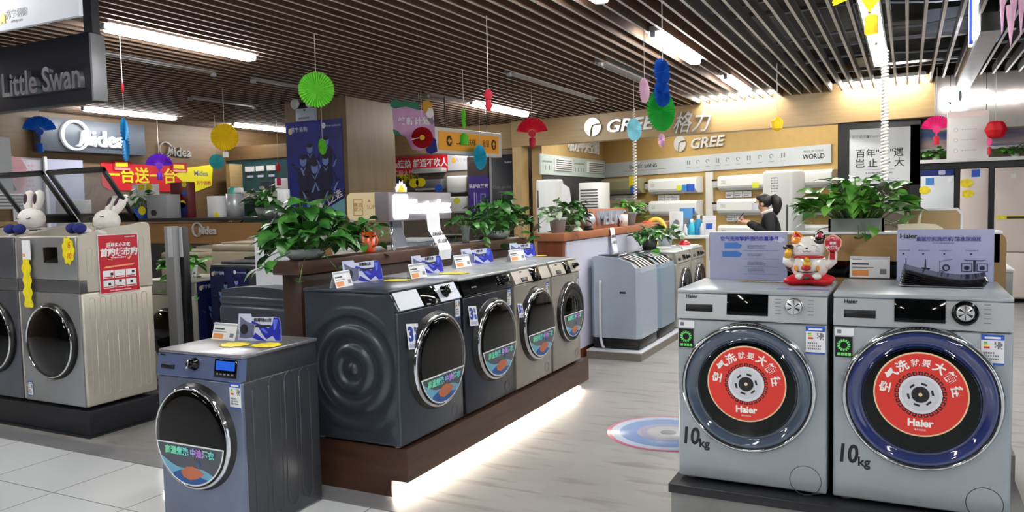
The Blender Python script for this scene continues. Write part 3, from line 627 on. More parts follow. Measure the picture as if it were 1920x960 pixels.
# ------------------------------------------------------------------ top loaders and far front loaders on the low platform
lp = thing('low_platform', 'low grey edged platform under the pale blue top loading washers', 'platform', (0, 0, 0))
MB().bx((-2.68, 6.80, 0), (-2.15, 9.6, .07)).build('platform_edge', [mat('platform_taupe', (128, 120, 110), .5)], lp); MB().bx((-2.68, 6.795, .07), (-2.145, 9.6, .08)).build('platform_top', [mat('platform_pale', (206, 208, 216), .4)], lp)
PALEB = mat('pale_blue_enamel', (168, 180, 194), .28, .15, var=.015); SEAT = mat('smoked_lid', (60, 66, 76), .08, coat=.8)
def top_loader(label, loc, rz, W, D, H, body, hose=True, slots=True):
    t = thing('top_load_washer', label, 'washing machine', loc, rz, 'top loading washers on the low platform')
    mb = MB(); prof = [(0, .105), (0, H-.155), (.012, H-.115), (.09, H-.06), (.22, H-.02), (D-.06, H), (D-.01, H-.01), (D, H-.03), (D, .105)]; n = len(prof)
    r = .04; xs = [(-W/2, r, ), (W/2, r)]
    # rounded plan: sweep the profile across x with eased ends
    st = []
    for i in range(13):
        u = i/12; x = -W/2+W*u; e = min(u, 1-u)*W; k = (r-math.sqrt(max(0, r*r-(r-e)**2))) if e < r else 0
        st.append((x, k))
    vs = []
    for x, k in st: vs += [(x, min(max(y, k), D-k), z) for y, z in prof]
    fs = [[a*n+i, a*n+(i+1) % n, (a+1)*n+(i+1) % n, (a+1)*n+i] for a in range(12) for i in range(n)]
    mb.add(vs, fs, 0, False); mb.add(vs, [list(range(n))[::-1], list(range(12*n, 13*n))], 0)
    mb.build('body', body, t)
    MB().bx((-W/2+.012, .014, .0), (W/2-.012, D-.014, .106), 0, .02).build('base_skirt', [BLACK], t)
    pn = MB(); P_ = [(.016, H-.112), (.09, H-.057), (.2, H-.022)]
    pn.add([(x, y-.001, z+.003) for x in (-W/2+.05, W/2-.05) for y, z in P_], [[0, 1, 4, 3], [1, 2, 5, 4]], 0, True); pn.build('control_panel', [GLOSS], t)
    pl_ = MB()
    for i in range(4): pl_.add([(-W/2+.08+.02*math.sin(k*1.3+i)+.1*i, y-.004, z+.006) for k, (y, z) in enumerate(P_)]+[(-W/2+.13+.02*math.sin(k*1.7+i)+.1*i, y-.004, z+.006) for k, (y, z) in enumerate(P_)], [[0, 1, 4, 3], [1, 2, 5, 4]], 0, True)
    pl_.build('protective_film', [mat('crinkled_film', (236, 238, 242), .12)], t)
    ld = MB(); ld.bx((-W/2+.05, .21, H-.02), (W/2-.05, D-.06, H+.008), 0, .012); ld.build('lid', [SEAT], t)
    if slots: MB().bx((-W/2-.003, D*.28, H*.6), (-W/2+.004, D*.4, H*.6+.02), 0, .004).build('grip_recess', [INK], t)
    if hose: MB().tube([(-W/2-.014, D*.78, H*.74), (-W/2-.018, D*.78, H*.7), (-W/2-.018, D*.79, .3), (-W/2-.018, D*.78, .1), (-W/2-.03, D*.74, .035), (-W/2-.034, D*.7, .015)], .013, 0, 10).build('drain_hose', [mat('hose_grey', (196, 202, 206), .4)], t)
    return t
top_loader('pale blue top loading washer with side hose, nearest on the low platform', (-2.185, 7.2, .08), PI/2, .6, .49, .875, PALEB)
top_loader('slimmer blue top loading washer behind the hosed one on the low platform', (-2.19, 7.86, .08), PI/2, .6, .49, .86, mat('mid_blue_enamel', (140, 160, 178), .28, .2), False, False)
for lab_, y in (('champagne front loader beyond the blue top loaders, nearer of two', 8.54), ('champagne front loader beyond the blue top loaders, farthest of two', 9.2)):
    front_loader('washing_machine', lab_, (-2.2, y, .08), PI/2, .6, .475, .83, CHAMP, CHAMP, .7, .02, (.03, .42, .22, 'dark_ring'), disp=(.02, .05, .11, .06), kn=(.14, .05, .026), drawer=(-.18, .04, .1, .03), lid=WHITE)

# ------------------------------------------------------------------ machines behind the slate one and around the far counter
def plain_top_loader(name, label, loc, rz, W, D, H, body, group=None, hump=True):
    t = thing(name, label, 'washing machine', loc, rz, group); mb = MB()
    mb.bx((-W/2, 0, .03), (W/2, D, H-.08), 0, .02); mb.bx((-W/2+.004, .004, H-.082), (W/2-.004, D-.004, H-.02), 0, .018); mb.build('body', body, t)
    MB().bx((-W/2+.03, .1, H-.022), (W/2-.03, D-.13, H), 0, .01).build('lid', [body], t)
    if hump:
        pts = [(-W/2+.01, H-.09), (W/2-.01, H-.09), (W/2-.02, H+.0)]+[(W/2-.02-(W-.04)*i/10, H+.015+.02*math.sin(PI*i/10)) for i in range(11)]
        MB().prism(pts, D-.12, D-.01, 0).build('rear_console', [body], t)
    MB().bx((-W/2+.02, .02, 0), (W/2-.02, D-.02, .032)).build('base_skirt', [BLACK], t)
    return t
plain_top_loader('top_load_washer', 'dark slate top loader seen from behind, next to the walnut counter end', (-3.43, 3.42+.55, 0), PI, .62, .55, .965, mat('deep_slate', (62, 68, 80), .35, .3))
BGC = EYE + ray(357, 522)*6.5
bgw = front_loader('washing_machine', 'pale machine with football poster on its flank, beyond the tall double washers', (BGC.x-.3, BGC.y, 0), 0, .6, .6, .88, mat('pale_khaki', (186, 184, 170), .35, .3), mat('khaki_panel', (150, 148, 138), .35, .4), .76, .012, (.0, .42, .22, 'dome'))
# ------------------------------------------------------------------ plants
def leaf_mat(name, a, b):
    m, nt, bs, N, L = nodes(name); tc = N('TexCoord'); nz = N('TexNoise'); nz.inputs['Scale'].default_value = 14; rp = N('ValToRGB')
    rp.color_ramp.elements[0].position = .35; rp.color_ramp.elements[1].position = .65; rp.color_ramp.elements[0].color = rgb(a); rp.color_ramp.elements[1].color = rgb(b)
    L(tc.outputs['Object'], nz.inputs['Vector']); L(nz.outputs['Fac'], rp.inputs[0]); L(rp.outputs[0], bs.inputs['Base Color']); bs.inputs['Roughness'].default_value = .35
    bs.inputs['Subsurface Weight'].default_value = 0; return m
LEAF = leaf_mat('pothos_leaf', (26, 74, 28), (70, 132, 52)); LEAF2 = leaf_mat('pothos_leaf_bright', (50, 118, 36), (112, 176, 66)); VARI = leaf_mat('variegated_leaf', (60, 120, 52), (206, 218, 196))
STEM = mat('plant_stem', (92, 130, 62), .5)
def leaf(mb, base, d, size, roll=0, wide=.8, mi=0):
    d = Vector(d).normalized(); up = Vector((0, 0, 1)); s_ = d.cross(up)
    if s_.length < .05: s_ = Vector((1, 0, 0))
    s_.normalize(); n = s_.cross(d); s_, n = s_*math.cos(roll)+n*math.sin(roll), n*math.cos(roll)-s_*math.sin(roll)
    T = [(0, .0, 0), (.04, .36, .02), (.28, .5, .07), (.58, .4, .06), (.82, .2, -.02), (1, 0, -.12)]; vs = []; b = Vector(base)
    for t, w_, h in T:
        for k in (-1, 0, 1):
            vs.append(b+d*(size*(t-(.1 if (k and t == .04) else 0)))+s_*(k*size*w_*wide)+n*(size*(h+(.12*w_ if k else 0))))
    mb.add(vs, [[i*3+k, i*3+k+1, (i+1)*3+k+1, (i+1)*3+k] for i in range(5) for k in (0, 1)], mi, True)
def foliage(t, n, spread, top, low, size, rnd, m=LEAF, origin=(0, 0, 0), trail=0, name='foliage', wide=.8):
    mb = MB(); stv = MB(); o = Vector(origin)
    for i in range(n):
        a = rnd.uniform(0, 2*PI); q = math.sqrt(rnd.random()); sx, sy = spread
        z = low+(top-low)*(1-q*q*.7)*rnd.uniform(.35, 1)
        p = o+Vector((sx*q*math.cos(a), sy*q*math.sin(a), z))
        if rnd.random() < trail: p = o+Vector((sx*1.05*math.cos(a), sy*1.1*math.sin(a), rnd.uniform(low-.16, low)))
        d = Vector((math.cos(a)*rnd.uniform(.5, 1), math.sin(a)*rnd.uniform(.5, 1), rnd.uniform(-.75, .45)))
        sz = size*rnd.uniform(.65, 1.25); leaf(mb, p, d, sz, rnd.uniform(-.5, .5), wide)
        if i % 2 == 0:
            r0_ = o+Vector((sx*.3*q*math.cos(a), sy*.3*q*math.sin(a), 0)); mid = (r0_+p)/2+Vector((0, 0, .03)); stv.tube([r0_, mid, p], .0025, 0, 5)
    f = mb.build(name, [m], t); stv.build('stems', [STEM], t); return f
R1 = random.Random(11)
# ------------------------------------------------------------------ walnut counter behind the row
ct = thing('partition_counter', 'walnut counter behind the row of dark machines', 'counter', (0, 0, 0))
MB().bx((-3.05, 3.24, 0), (-2.92, 5.98, 1.10), 0, .003).build('counter_body', [mat('dark_walnut', (66, 44, 32), .4, two=(54, 36, 26), scale=3, stretch=(9, 1, 9))], ct)
MB().bx((-3.08, 3.2, 1.10), (-2.89, 6.0, 1.175), 0, .004).build('counter_top', [BROWN], ct)
CZ = 1.175
t = thing('pothos_planter', 'large trailing pothos in a low glass bowl at the near end of the walnut counter', 'potted plant', (-2.985, 3.36, CZ))
MB().lathe([(.02, 0), (.09, .005), (.12, .03), (.125, .06), (.118, .06), (.1, .03), (.0, .02)], 28, M=Matrix.Diagonal((.62, 1.2, 1, 1))).build('bowl', [mat('clouded_glass', (150, 160, 158), .15, coat=.5)], t)
foliage(t, 220, (.2, .29), .31, .0, .1, R1, LEAF, (0, .03, .03), .05)
t = thing('mug_plant', 'small pothos growing in an orange mug on the walnut counter', 'potted plant', (-2.99, 3.94, CZ), -.3)
mg = MB().lathe([(.0, .0), (.034, .0), (.038, .01), (.043, .128), (.039, .128), (.034, .02), (0, .012)], 28).build('mug', [mat('orange_glaze', (232, 92, 38), .25, coat=.5)], t)
MB().tube([(.04, .0, .1), (.062, .01, .105), (.074, .012, .08), (.068, .01, .05), (.038, 0, .038)], .0065, 0, 10).build('mug_handle', [mat('orange_glaze', (232, 92, 38))], mg)
foliage(t, 26, (.07, .085), .1, .01, .07, R1, LEAF, (0, -.01, .125), .3)
t = thing('vase_plant', 'leafy sprig in a small clear vase on the walnut counter', 'potted plant', (-2.985, 5.13, CZ))
MB().lathe([(.0, .0), (.028, .0), (.024, .03), (.032, .09), (.045, .13), (.042, .13), (.028, .09), (.0, .01)], 24).build('vase', [mat('vase_glass', (170, 184, 180), .05, trans=.6)], t)
foliage(t, 40, (.12, .16), .14, .0, .08, R1, LEAF, (0, 0, .11), .2)
t = thing('pothos_planter', 'bushy pothos in a glass bowl at the far end of the walnut counter', 'potted plant', (-2.985, 5.66, CZ))
MB().lathe([(.02, 0), (.09, .005), (.12, .03), (.125, .07), (.118, .07), (.1, .03), (.0, .02)], 28, M=Matrix.Diagonal((.62, 1.2, 1, 1))).build('bowl', [mat('clouded_glass', (196, 204, 206))], t)
foliage(t, 170, (.2, .36), .34, .02, .1, R1, LEAF, (0, 0, .03), .08, wide=.7)
# lit sign on two posts
t = thing('illuminated_sign', 'grey box sign with glowing white lettering on two posts of the walnut counter', 'sign', (-2.95, 4.47, CZ), PI/2)
MB().bx((-.365, .0, .185), (.405, .11, .375), 0, .008).build('sign_box', [mat('sign_taupe', (120, 112, 118), .45)], t)
for x in (-.27, .245): MB().cyl((x, .05, 0), (x, .05, .19), .009, mi=0).cyl((x, .05, 0), (x, .05, .006), .03, mi=0).build('post', [CHROME], t)
GLOW = mat('sign_glow', (250, 252, 255), .5, emit=3.5)
ic = MB()
def rrect(x0, z0, x1, z1, r, n=6): return [(cx+r*math.cos(a), cz+r*math.sin(a)) for cx, cz, a0 in ((x1-r, z1-r, 0), (x0+r, z1-r, PI/2), (x0+r, z0+r, PI), (x1-r, z0+r, 1.5*PI)) for a in [a0+PI/2*i/n for i in range(n+1)]]
ic.prism(rrect(-.315, .2, -.16, .36, .018), -.012, 0, 0).rect(-.295, .215, -.29, .345, -.0128, -.012, 1); ic.build('icon_panel', [GLOW, GREYT], t)
text('Electrolux', .125, GLOW, t, (.112, -.008, .275), ext=.008, bold=.004, name='sign_lettering')
# hanging paper notice
def paper_strip(name, label, pts, w_, m=PAPER, rz=PI/2, loc=(0, 0, 0), lines=()):
    t = thing(name, label, 'paper notice', loc, rz); mb = MB(); n = len(pts); vs = [(s_*w_/2, y, z) for y, z in pts for s_ in (-1, 1)]+[(s_*w_/2, y+.0012, z) for y, z in pts for s_ in (-1, 1)]
    k = 2*n
    mb.add(vs, [[2*i, 2*i+2, 2*i+3, 2*i+1] for i in range(n-1)]+[[k+2*i, k+2*i+1, k+2*i+3, k+2*i+2] for i in range(n-1)]+[[2*i, k+2*i, k+2*i+2, 2*i+2] for i in range(n-1)]+[[2*i+1, 2*i+3, k+2*i+3, k+2*i+1] for i in range(n-1)], 0)
    mb.build('paper_sheet', [m], t)
    for s_, sz, y, z in lines: text(s_, sz, INK, t, (0, y, z), ext=.0004, bold=.0003, name='notice_lettering')
    return t
paper_strip('paper_notice', 'white paper strip hanging from the glowing counter sign', [(-.02, .235), (-.03, .12), (-.1, .02), (-.115, -.02), (-.108, -.085)], .16, loc=(-2.93, 4.56, CZ), lines=(('加购送豪礼', .03, -.062, .09), ('真心优惠', .03, -.095, .04)))
paper_strip('paper_notice', 'second paper strip lying on the counter behind the hanging one', [(.05, .19), (.03, .1), (.0, .03), (-.01, .004)], .16, m=mat('paper_back', (190, 196, 210), .6), loc=(-3.07, 4.4, CZ))
# office odds and ends on the desk behind the counter
t = thing('service_desk', 'white desk behind the walnut counter', 'desk', (0, 0, 0))
MB().bx((-3.85, 4.4, .98), (-3.25, 5.9, 1.015), 0, .004).build('desk_top', [WHITE], t)
for x, y in ((-3.8, 4.46), (-3.8, 5.84), (-3.3, 4.46), (-3.3, 5.84)): MB().bx((x-.02, y-.02, 0), (x+.02, y+.02, .98)).build('leg', [WHITE], t)
def carton(name, label, cat, loc, d, m, rz=0, group=None, lid=None, bev=.004):
    t = thing(name, label, cat, loc, rz, group); MB().bx((-d[0]/2, -d[1]/2, 0), (d[0]/2, d[1]/2, d[2]*(.86 if lid else 1)), 0, bev).build('box_body', [m], t)
    if lid: MB().bx((-d[0]/2-.004, -d[1]/2-.004, d[2]*.86), (d[0]/2+.004, d[1]/2+.004, d[2]), 0, bev).build('box_lid', [lid], t)
    return t
carton('storage_box', 'low white box on the desk beside the orange mug', 'box', (-3.5, 4.62, 1.015), (.34, .42, .16), mat('box_cream', (206, 202, 190), .5), 0, lid=WHITE)
carton('waste_bin', 'grey plastic bin on the desk behind the glowing sign', 'bin', (-3.5, 5.2, 1.015), (.24, .26, .19), mat('bin_grey', (120, 128, 136), .4), lid=mat('bin_rim', (190, 194, 198), .35))
carton('paper_tray', 'black paper tray on the low white box', 'tray', (-3.5, 4.66, 1.176), (.22, .3, .025), BLACK)
carton('cash_printer', 'small dark device on the desk by the clear vase', 'printer', (-3.42, 5.55, 1.015), (.2, .2, .2), mat('device_dark', (52, 56, 66), .3), lid=BLACK)
wp = thing('white_board', 'white panel board standing behind the trailing pothos', 'board', (-3.98, 4.2, 0), .5)
MB().bx((-.16, -.02, .05), (.16, .02, 1.26), 0, .004).build('board_panel', [mat('board_white', (206, 210, 216), .4)], wp); MB().bx((-.2, -.1, 0), (.2, .1, .05), 0, .004).build('board_foot', [WHITE], wp)

# ------------------------------------------------------------------ price cards, folders and stickers on the machines
def stand_frame(pl, pr, z): a, b = PZ(*pl, z), PZ(*pr, z); return a, b, math.atan2(b.y-a.y, b.x-a.x), (b-a).length
def price_card(label, pl, pr, z, h, tilt=.3, group='price cards on the machines', ofs=0):
    a, b, rz, w_ = stand_frame(pl, pr, z); t = thing('price_card', label, 'price card', (a+b)/2+Vector((0, 0, .0005)), rz, group)
    T = Matrix.Rotation(-tilt, 4, 'X'); mb = MB(); mb.rect(-w_/2, 0, w_/2, h, -.002, 0, 0, T)
    mb.rect(-w_*.44, h*.08, -w_*.02, h*.36, -.0026, -.002, 1, T)
    mb.rect(w_*.26, h*.18, w_*.42, h*.42, -.0026, -.002, 2, T); mb.rect(-w_*.44, h*.6, -w_*.02, h*.68, -.0026, -.002, 3, T); mb.rect(-w_*.44, h*.46, w_*.1, h*.5, -.0026, -.002, 2, T); mb.rect(-w_*.44, h*.84, -w_*.2, h*.88, -.0026, -.002, 2, T)
    mb.build('card', [PAPER, ORG, GREYT, INK], t)
    MB().add([(-w_/2, 0, 0), (w_/2, 0, 0), (w_/2, h*math.sin(tilt)*1.6, 0), (-w_/2, h*math.sin(tilt)*1.6, 0)], [[0, 1, 2, 3]], 0).rect(-w_/2, 0, w_/2, h*.97, h*math.sin(tilt)*1.6, h*math.sin(tilt)*1.6+.0015, 0, Matrix.Translation((0, h*math.sin(tilt)*1.6, 0)) @ Matrix.Rotation(tilt, 4, 'X') @ Matrix.Translation((0, -h*math.sin(tilt)*1.6, 0))).build('card_back', [CLEARP], t)
    return t
CLEARP = mat('clear_acrylic', (226, 232, 238), .08, alpha=.45)
def blue_folder(label, pl, pr, z, h, group='blue folders on the machines'):
    a, b, rz, w_ = stand_frame(pl, pr, z); t = thing('promotion_card', label, 'promotion card', (a+b)/2+Vector((0, 0, .0005)), rz, group)
    T = Matrix.Rotation(-.12, 4, 'X'); mb = MB()
    out = [(-.5, 0), (.5, 0), (.49, .5), (.44, .86), (.3, .9), (-.2, .88), (-.22, 1.0), (-.5, 1.0)]
    mb.prism([(x*w_, z_*h) for x, z_ in out], -.003, 0, 0, T)
    q = lambda pts, mi, y: mb.prism([(x*w_, z_*h) for x, z_ in pts], -.003-y, -.003-y+.0006, mi, T)
    q([(-.46, .1), (-.3, .08), (-.14, .12), (-.12, .62), (-.3, .7), (-.46, .9)], 3, .0006)
    q([(-.36+.09*math.cos(2*PI*i/16), .42+.2*math.sin(2*PI*i/16)) for i in range(16)], 2, .0012)
    q([(-.2, .66), (-.06, .58), (.04, .3), (.16, .06), (.3, .2), (.38, .02), (.49, .02), (.48, .6), (.44, .86), (.31, .88), (.29, .62), (.2, .46), (.1, .56), (-.04, .64), (-.18, .74)], 1, .0006); q([(-.1, .3), (.06, .1), (.16, .0), (-.02, .02), (-.16, .1)], 1, .0006)
    q([(.3, .8), (.33, .4), (.38, .5), (.41, .8)], 4, .0012); q([(.02, .44), (.14, .28), (.2, .3), (.08, .48)], 4, .0012)
    q([(-.1, .58), (.26, .6), (.25, .52), (-.1, .5)], 2, .0014)
    mb.build('card', [LAVP, BLUEP, INK, mat('print_dusk', (96, 104, 138), .45), mat('print_light_blue', (84, 110, 220), .4)], t)
    text('智慧随心洗', h*.15, INK, t, (w_*.06, -.0046, h*.77), T, ext=.0003, bold=.0004, shear=.15, name='card_lettering')
    return t
ROWZ = 1.0455
for lb, pl_, pr_, h in (('beside the rippled machine corner, on its lid', (646, 534), (718, 524), .125), ('on the lid of the black-panelled machine', (775, 517), (831, 509), .115), ('on the lid of the third machine of the row', (868, 500), (925, 491), .115), ('on the lid of the farthest machine of the row', (958, 485), (1005, 480), .115)):
    blue_folder('blue and white folder '+lb, pl_, pr_, ROWZ, h)
for lb, pl_, pr_ in (('on the rippled machine lid', (631, 541), (662, 535)), ('on the lid of the black-panelled machine', (772, 524), (801, 519)), ('on the lid of the third machine of the row', (856, 503), (884, 499)), ('on the lid of the farthest machine of the row', (959, 491), (986, 487))):
    price_card('white price card with orange patch '+lb, pl_, pr_, ROWZ, .085)
for lb, p, s_ in (('on the rippled machine lid', (745, 526), .16), ('on the lid of the black-panelled machine', (850, 513), .2), ('on the lid of the farthest machine of the row', (1010, 480), .14)):
    q = PZ(*p, ROWZ); cloud_tag('price_sticker', 'yellow paper price sticker lying '+lb, (q.x, q.y, ROWZ+.002), .3, s_*.9, s_*.7, group='yellow stickers on the lids', flat=True, seed=p[0])
FZ = .8185
blue_folder('blue and white folder on the slate machine lid', (447, 638), (528, 640), FZ, .13); price_card('white price card with orange patch on the slate machine lid', (397, 636), (440, 640), FZ, .085)
for p, lb in (((440, 647), 'yellow scalloped sticker on the slate machine lid, next to the price card'), ((500, 648), 'yellow scalloped sticker on the slate machine lid, next to the folder')):
    q = PZ(*p, FZ); cloud_tag('price_sticker', lb, (q.x, q.y, FZ+.002), .2, .14, .12, group='yellow stickers on the slate machine', flat=True, seed=p[0])
HTZ = HZ+HH+.0005
price_card('large price card with orange patch on the silver machine under the cat', (1329, 521), (1393, 523), HTZ, .098, .12); price_card('large price card with orange patch on the silver machine under the leaflets', (1593, 520), (1668, 522), HTZ, .098, .12)
# ------------------------------------------------------------------ hanging paper decorations
STRING = mat('white_thread', (220, 216, 206), .7)
def paper(name, c):
    new = name not in MATS; m = mat(name, c, .6, var=.04)
    if new:                                      # thin paper lets some light through
        nt = m.node_tree; b = nt.nodes['Principled BSDF']; o = nt.nodes['Material Output']; tl = nt.nodes.new('ShaderNodeBsdfTranslucent'); mx = nt.nodes.new('ShaderNodeMixShader'); mx.inputs[0].default_value = .4
        tl.inputs[0].default_value = rgb(c); nt.links.new(b.outputs[0], mx.inputs[1]); nt.links.new(tl.outputs[0], mx.inputs[2]); nt.links.new(mx.outputs[0], o.inputs[0])
    return m
def dep(p): return (Vector(p)-EYE).dot(fwd)
def at_ray(px, py, d): return EYE + ray(px, py)*d
def pleat(mb, R_, z, a0, a1, M=None, n=60, dy=.006, mi=0, r0=.0, wav=.03):
    vs = []; k = n+1
    for i in range(k):
        a = a0+(a1-a0)*i/n; s_ = 1 if i % 2 else -1
        for q, d in ((r0, .0), (R_*.5, .6), (R_*(1+wav*s_), 1)): vs.append((q*math.cos(a), s_*dy*d, z+q*math.sin(a)))
    mb.add(vs, [[i*3+j, i*3+j+1, i*3+j+4, i*3+j+3] for i in range(n) for j in (0, 1)], mi, False, M)
def face_cam(p): return math.atan2(-p[0], p[1])
def hang(name, label, top, mid, cat='paper decoration', turn=0, k=1.0):
    """an Empty under the ceiling point seen at pixel TOP; returns thing, depth, local z of the pixel row MID"""
    p = PZ(*top, ZC); p = Vector((p.x*k, p.y*k, ZC)); d = dep(p)
    t = thing(name, label, cat, p, face_cam(p)+turn, 'hanging paper decorations'); return t, d/F, p
def zl(p, px, py): return ZAT(px, py, p.x, p.y)-ZC
def string(t, z0, z1=0, x=0, r=.003): MB().tube([(x, 0, z0), (x, 0, z1)], r, 0, 6).build('string', [STRING], t)
def rosette(label, c, r_px, m, top, turn=0, core=None, k=1.0, name='paper_rosette', extra=None, dz=0):
    t, s_, p = hang(name, label, top, c, turn=turn, k=k); z = zl(p, *c); R_ = r_px*s_
    mb = MB(); pleat(mb, R_, z, 0, 2*PI, n=72, dy=R_*.06); mb.build('pleated_disc', [m], t); string(t, z+R_*.98)
    if core: MB().prism([(R_*(.22+.06*(i % 2))*math.cos(2*PI*i/16), z+R_*(.22+.06*(i % 2))*math.sin(2*PI*i/16)) for i in range(16)], -R_*.12, -R_*.08, 0).build('paper_flower', [core], t)
    return t, s_, p, z, R_
def fan(label, c, r_px, m, top, tagz=None, turn=0, k=1.0, tm=None):
    t, s_, p = hang('paper_fan', label, top, c, turn=turn, k=k); z = zl(p, *c); R_ = r_px*s_
    mb = MB(); pleat(mb, R_, z, math.radians(8), math.radians(172), n=44, dy=R_*.05, r0=R_*.25); mb.build('fan_leaf', [m], t); string(t, z+R_*.95)
    MB().prism([(R_*.24*math.cos(2*PI*i/20), z-R_*.02+R_*.24*math.sin(2*PI*i/20)) for i in range(20)], -R_*.06, R_*.06, 0).prism([(-R_*.05, z-R_*.2), (R_*.05, z-R_*.2), (R_*.05, z-R_*.6), (-R_*.05, z-R_*.6)], -.004, .004, 0).build('fan_heart', [m], t)
    if tagz is not None: zt = zl(p, *tagz); MB().lathe([(R_*.19, zt-R_*.3), (R_*.21, zt+R_*.25), (R_*.1, zt+R_*.3)], 14, 0).build('paper_tag', [tm or m], t)
    return t
G1 = paper('paper_green', (116, 208, 66)); Y1 = paper('paper_yellow', (248, 216, 44)); B1 = paper('paper_blue', (22, 96, 196)); B2 = paper('paper_azure', (26, 146, 206)); P1 = paper('paper_rose', (206, 92, 150)); V1 = paper('paper_violet', (104, 34, 190))
T1 = paper('paper_teal', (70, 176, 184)); R1_ = paper('paper_red', (176, 22, 34)); R2_ = paper('paper_scarlet', (206, 36, 62)); C1 = paper('paper_cyan', (40, 184, 222)); C2 = paper('paper_pale_cyan', (150, 218, 232)); PP = paper('paper_pale_pink', (232, 196, 220)); G2 = paper('paper_emerald', (34, 168, 62)); M1 = paper('paper_magenta', (222, 48, 128)); G3 = paper('paper_leaf_green', (96, 196, 40))
rosette('large lime green paper rosette hanging before the oak pillar', (593, 168), 33, G1, (589, 62))
t, s_, p, z, R_ = rosette('yellow paper rosette hanging beyond the tall double washers', (421, 257), 25, Y1, (417, 165))
MB().box((.014*20*s_, 0, z-R_*1.3), (10*s_, .004, 11*s_), 0).build('paper_tag', [PAPER], t)
fan('blue paper fan hanging before the backlit round wall logo', (75, 246), 28, B1, (72, 207), (75, 277), k=.94)
t, s_, p, z, R_ = rosette('azure paper rosette seen edge on, hanging below a small red twist', (235, 262), 40, B2, (224, 62), turn=1.42)
MB().ball((0, 0, zl(p, 231, 165)), (.012, .012, .045), 0).build('red_twist', [R2_], t)
rosette('dusty rose paper rosette by the tall white wall posters', (22, 287), 15, P1, (18, 215), k=.95)
fan('violet paper fan hanging in front of the red sale banner', (302, 312), 24, V1, (294, 222), (300, 330))
rosette('teal paper rosette beside the yellow end of the sale banner', (405, 303), 14, T1, (402, 215), turn=.3)
rosette('small pale green paper rosette in front of the football poster', (608, 275), 15, G1, (600, 150), turn=1.05, k=1.1)
t, s_, p, z, R_ = rosette('dark red paper rosette with yellow flower before the pink cloud board', (790, 258), 20, R1_, (789, 170), core=Y1)
MB().prism([(-R_, z-R_*.12), (-R_*.3, z+.0), (-R_*.3, z-R_*.06), (-R_, z-R_*.2)], -R_*.1, -R_*.07, 0).build('paper_slit', [PAPER], t)
t, s_, p, z, R_ = rosette('leaf green paper rosette seen edge on, with a green tag below', (869, 222), 18, G3, (867, 130), turn=1.35)
MB().lathe([(.045, zl(p, 870, 272)), (.05, zl(p, 870, 255)), (.02, zl(p, 870, 250))], 14, 0).build('paper_tag', [G3], t)
t, s_, p = hang('paper_spinner', 'twirled red paper spinner by a lit tube light', (912, 30), (917, 188)); z = zl(p, 917, 188)
MB().ball((0, 0, z+10*s_), (8*s_, .012, 11*s_), 0, fn=lambda d: 1+.12*math.cos(6*math.atan2(d.z, d.x))).ball((0, 0, z-10*s_), (7*s_, .012, 10*s_), 0, fn=lambda d: 1+.12*math.cos(6*math.atan2(d.z, d.x))).build('spinner_blades', [R2_], t); string(t, z+18*s_)
rosette('bright cyan paper rosette hanging under the orange direction sign', (900, 295), 23, C1, (898, 200), turn=1.02, k=.93)
fan('scarlet paper fan hanging before the long tan fascia', (998, 250), 29, R2_, (996, 165), (997, 267))
t, s_, p, z, R_ = rosette('pale cyan paper rosette threaded on a white coiled cord', (1190, 243), 21, C2, (1188, 150), turn=.85)
def coil(t, p, z0, z1, r, pitch, px=0, seg=9):
    n = max(2, int(abs(z1-z0)/pitch)*seg); MB().tube([(px+r*math.cos(2*PI*i/seg), r*math.sin(2*PI*i/seg), z0+(z1-z0)*i/n) for i in range(n+1)], r*.42, 0, 6).build('coiled_cord', [mat('cord_white', (232, 230, 226), .4)], t)
coil(t, p, zl(p, 1188, 375), zl(p, 1189, 264), .019, .035); coil(t, p, zl(p, 1189, 222), -.35, .012, .028)
rosette('pale pink paper rosette seen nearly edge on, below a tube light', (1209, 170), 23, PP, (1207, 54), turn=1.15)
t, s_, p = hang('paper_fan_stack', 'blue over green paper rosettes with a pale pink tip on one string', (1240, 3), (1241, 155)); z = zl(p, 1241, 155)
mb = MB(); R_ = 24*s_
for dz in (20, -20): pleat(mb, 25*s_, z+dz*s_, 0, 2*PI, Matrix.Rotation(.95, 4, 'Z'), n=60, dy=.012)
mb.build('blue_rosette', [B1], t); z2 = zl(p, 1238, 206); mb = MB(); pleat(mb, 39*s_, z2, 0, 2*PI, Matrix.Translation((-2*s_, .04, 0)) @ Matrix.Rotation(.85, 4, 'Z'), n=84, dy=.01); mb.build('green_rosette', [G2], t)
mb = MB(); pleat(mb, 13*s_, zl(p, 1237, 262), 0, 2*PI, Matrix.Translation((-2*s_, .06, 0)) @ Matrix.Rotation(1.05, 4, 'Z'), n=40, dy=.006); mb.build('pink_rosette', [PP], t); string(t, z+40*s_, 0, .004)
t, s_, p = hang('paper_lantern', 'small yellow folded paper lantern on a doubled string', (1457, 118), (1457, 232)); z = zl(p, 1457, 232); a = 15*s_
MB().lathe([(.0, z+a), (a*.75, z+a*.35), (a*.62, z-a*.6), (0, z-a)], 6, 0, sm=False).build('lantern_body', [Y1], t); string(t, z+a); MB().box((-9*s_, 0, z+a*.1-18*s_*.2), (6*s_, .004, 8*s_), 0).build('paper_tag', [PAPER], t)
t, s_, p = hang('paper_fan', 'bright yellow paper fan with tag hanging under the lit ceiling panels', (1606, -55), (1610, 0)); z = zl(p, 1612, 2)
mb = MB(); 
for s2, a0 in ((-1, 150), (1, -60)): pleat(mb, 42*s_, z+(14*s_ if s2 > 0 else 10*s_), math.radians(a0), math.radians(a0+70 if s2 > 0 else a0+50), n=14, dy=.012, r0=12*s_)
pleat(mb, 38*s_, z+30*s_, math.radians(10), math.radians(170), n=40, dy=.01, r0=8*s_); mb.build('fan_leaf', [Y1], t); string(t, z+60*s_)
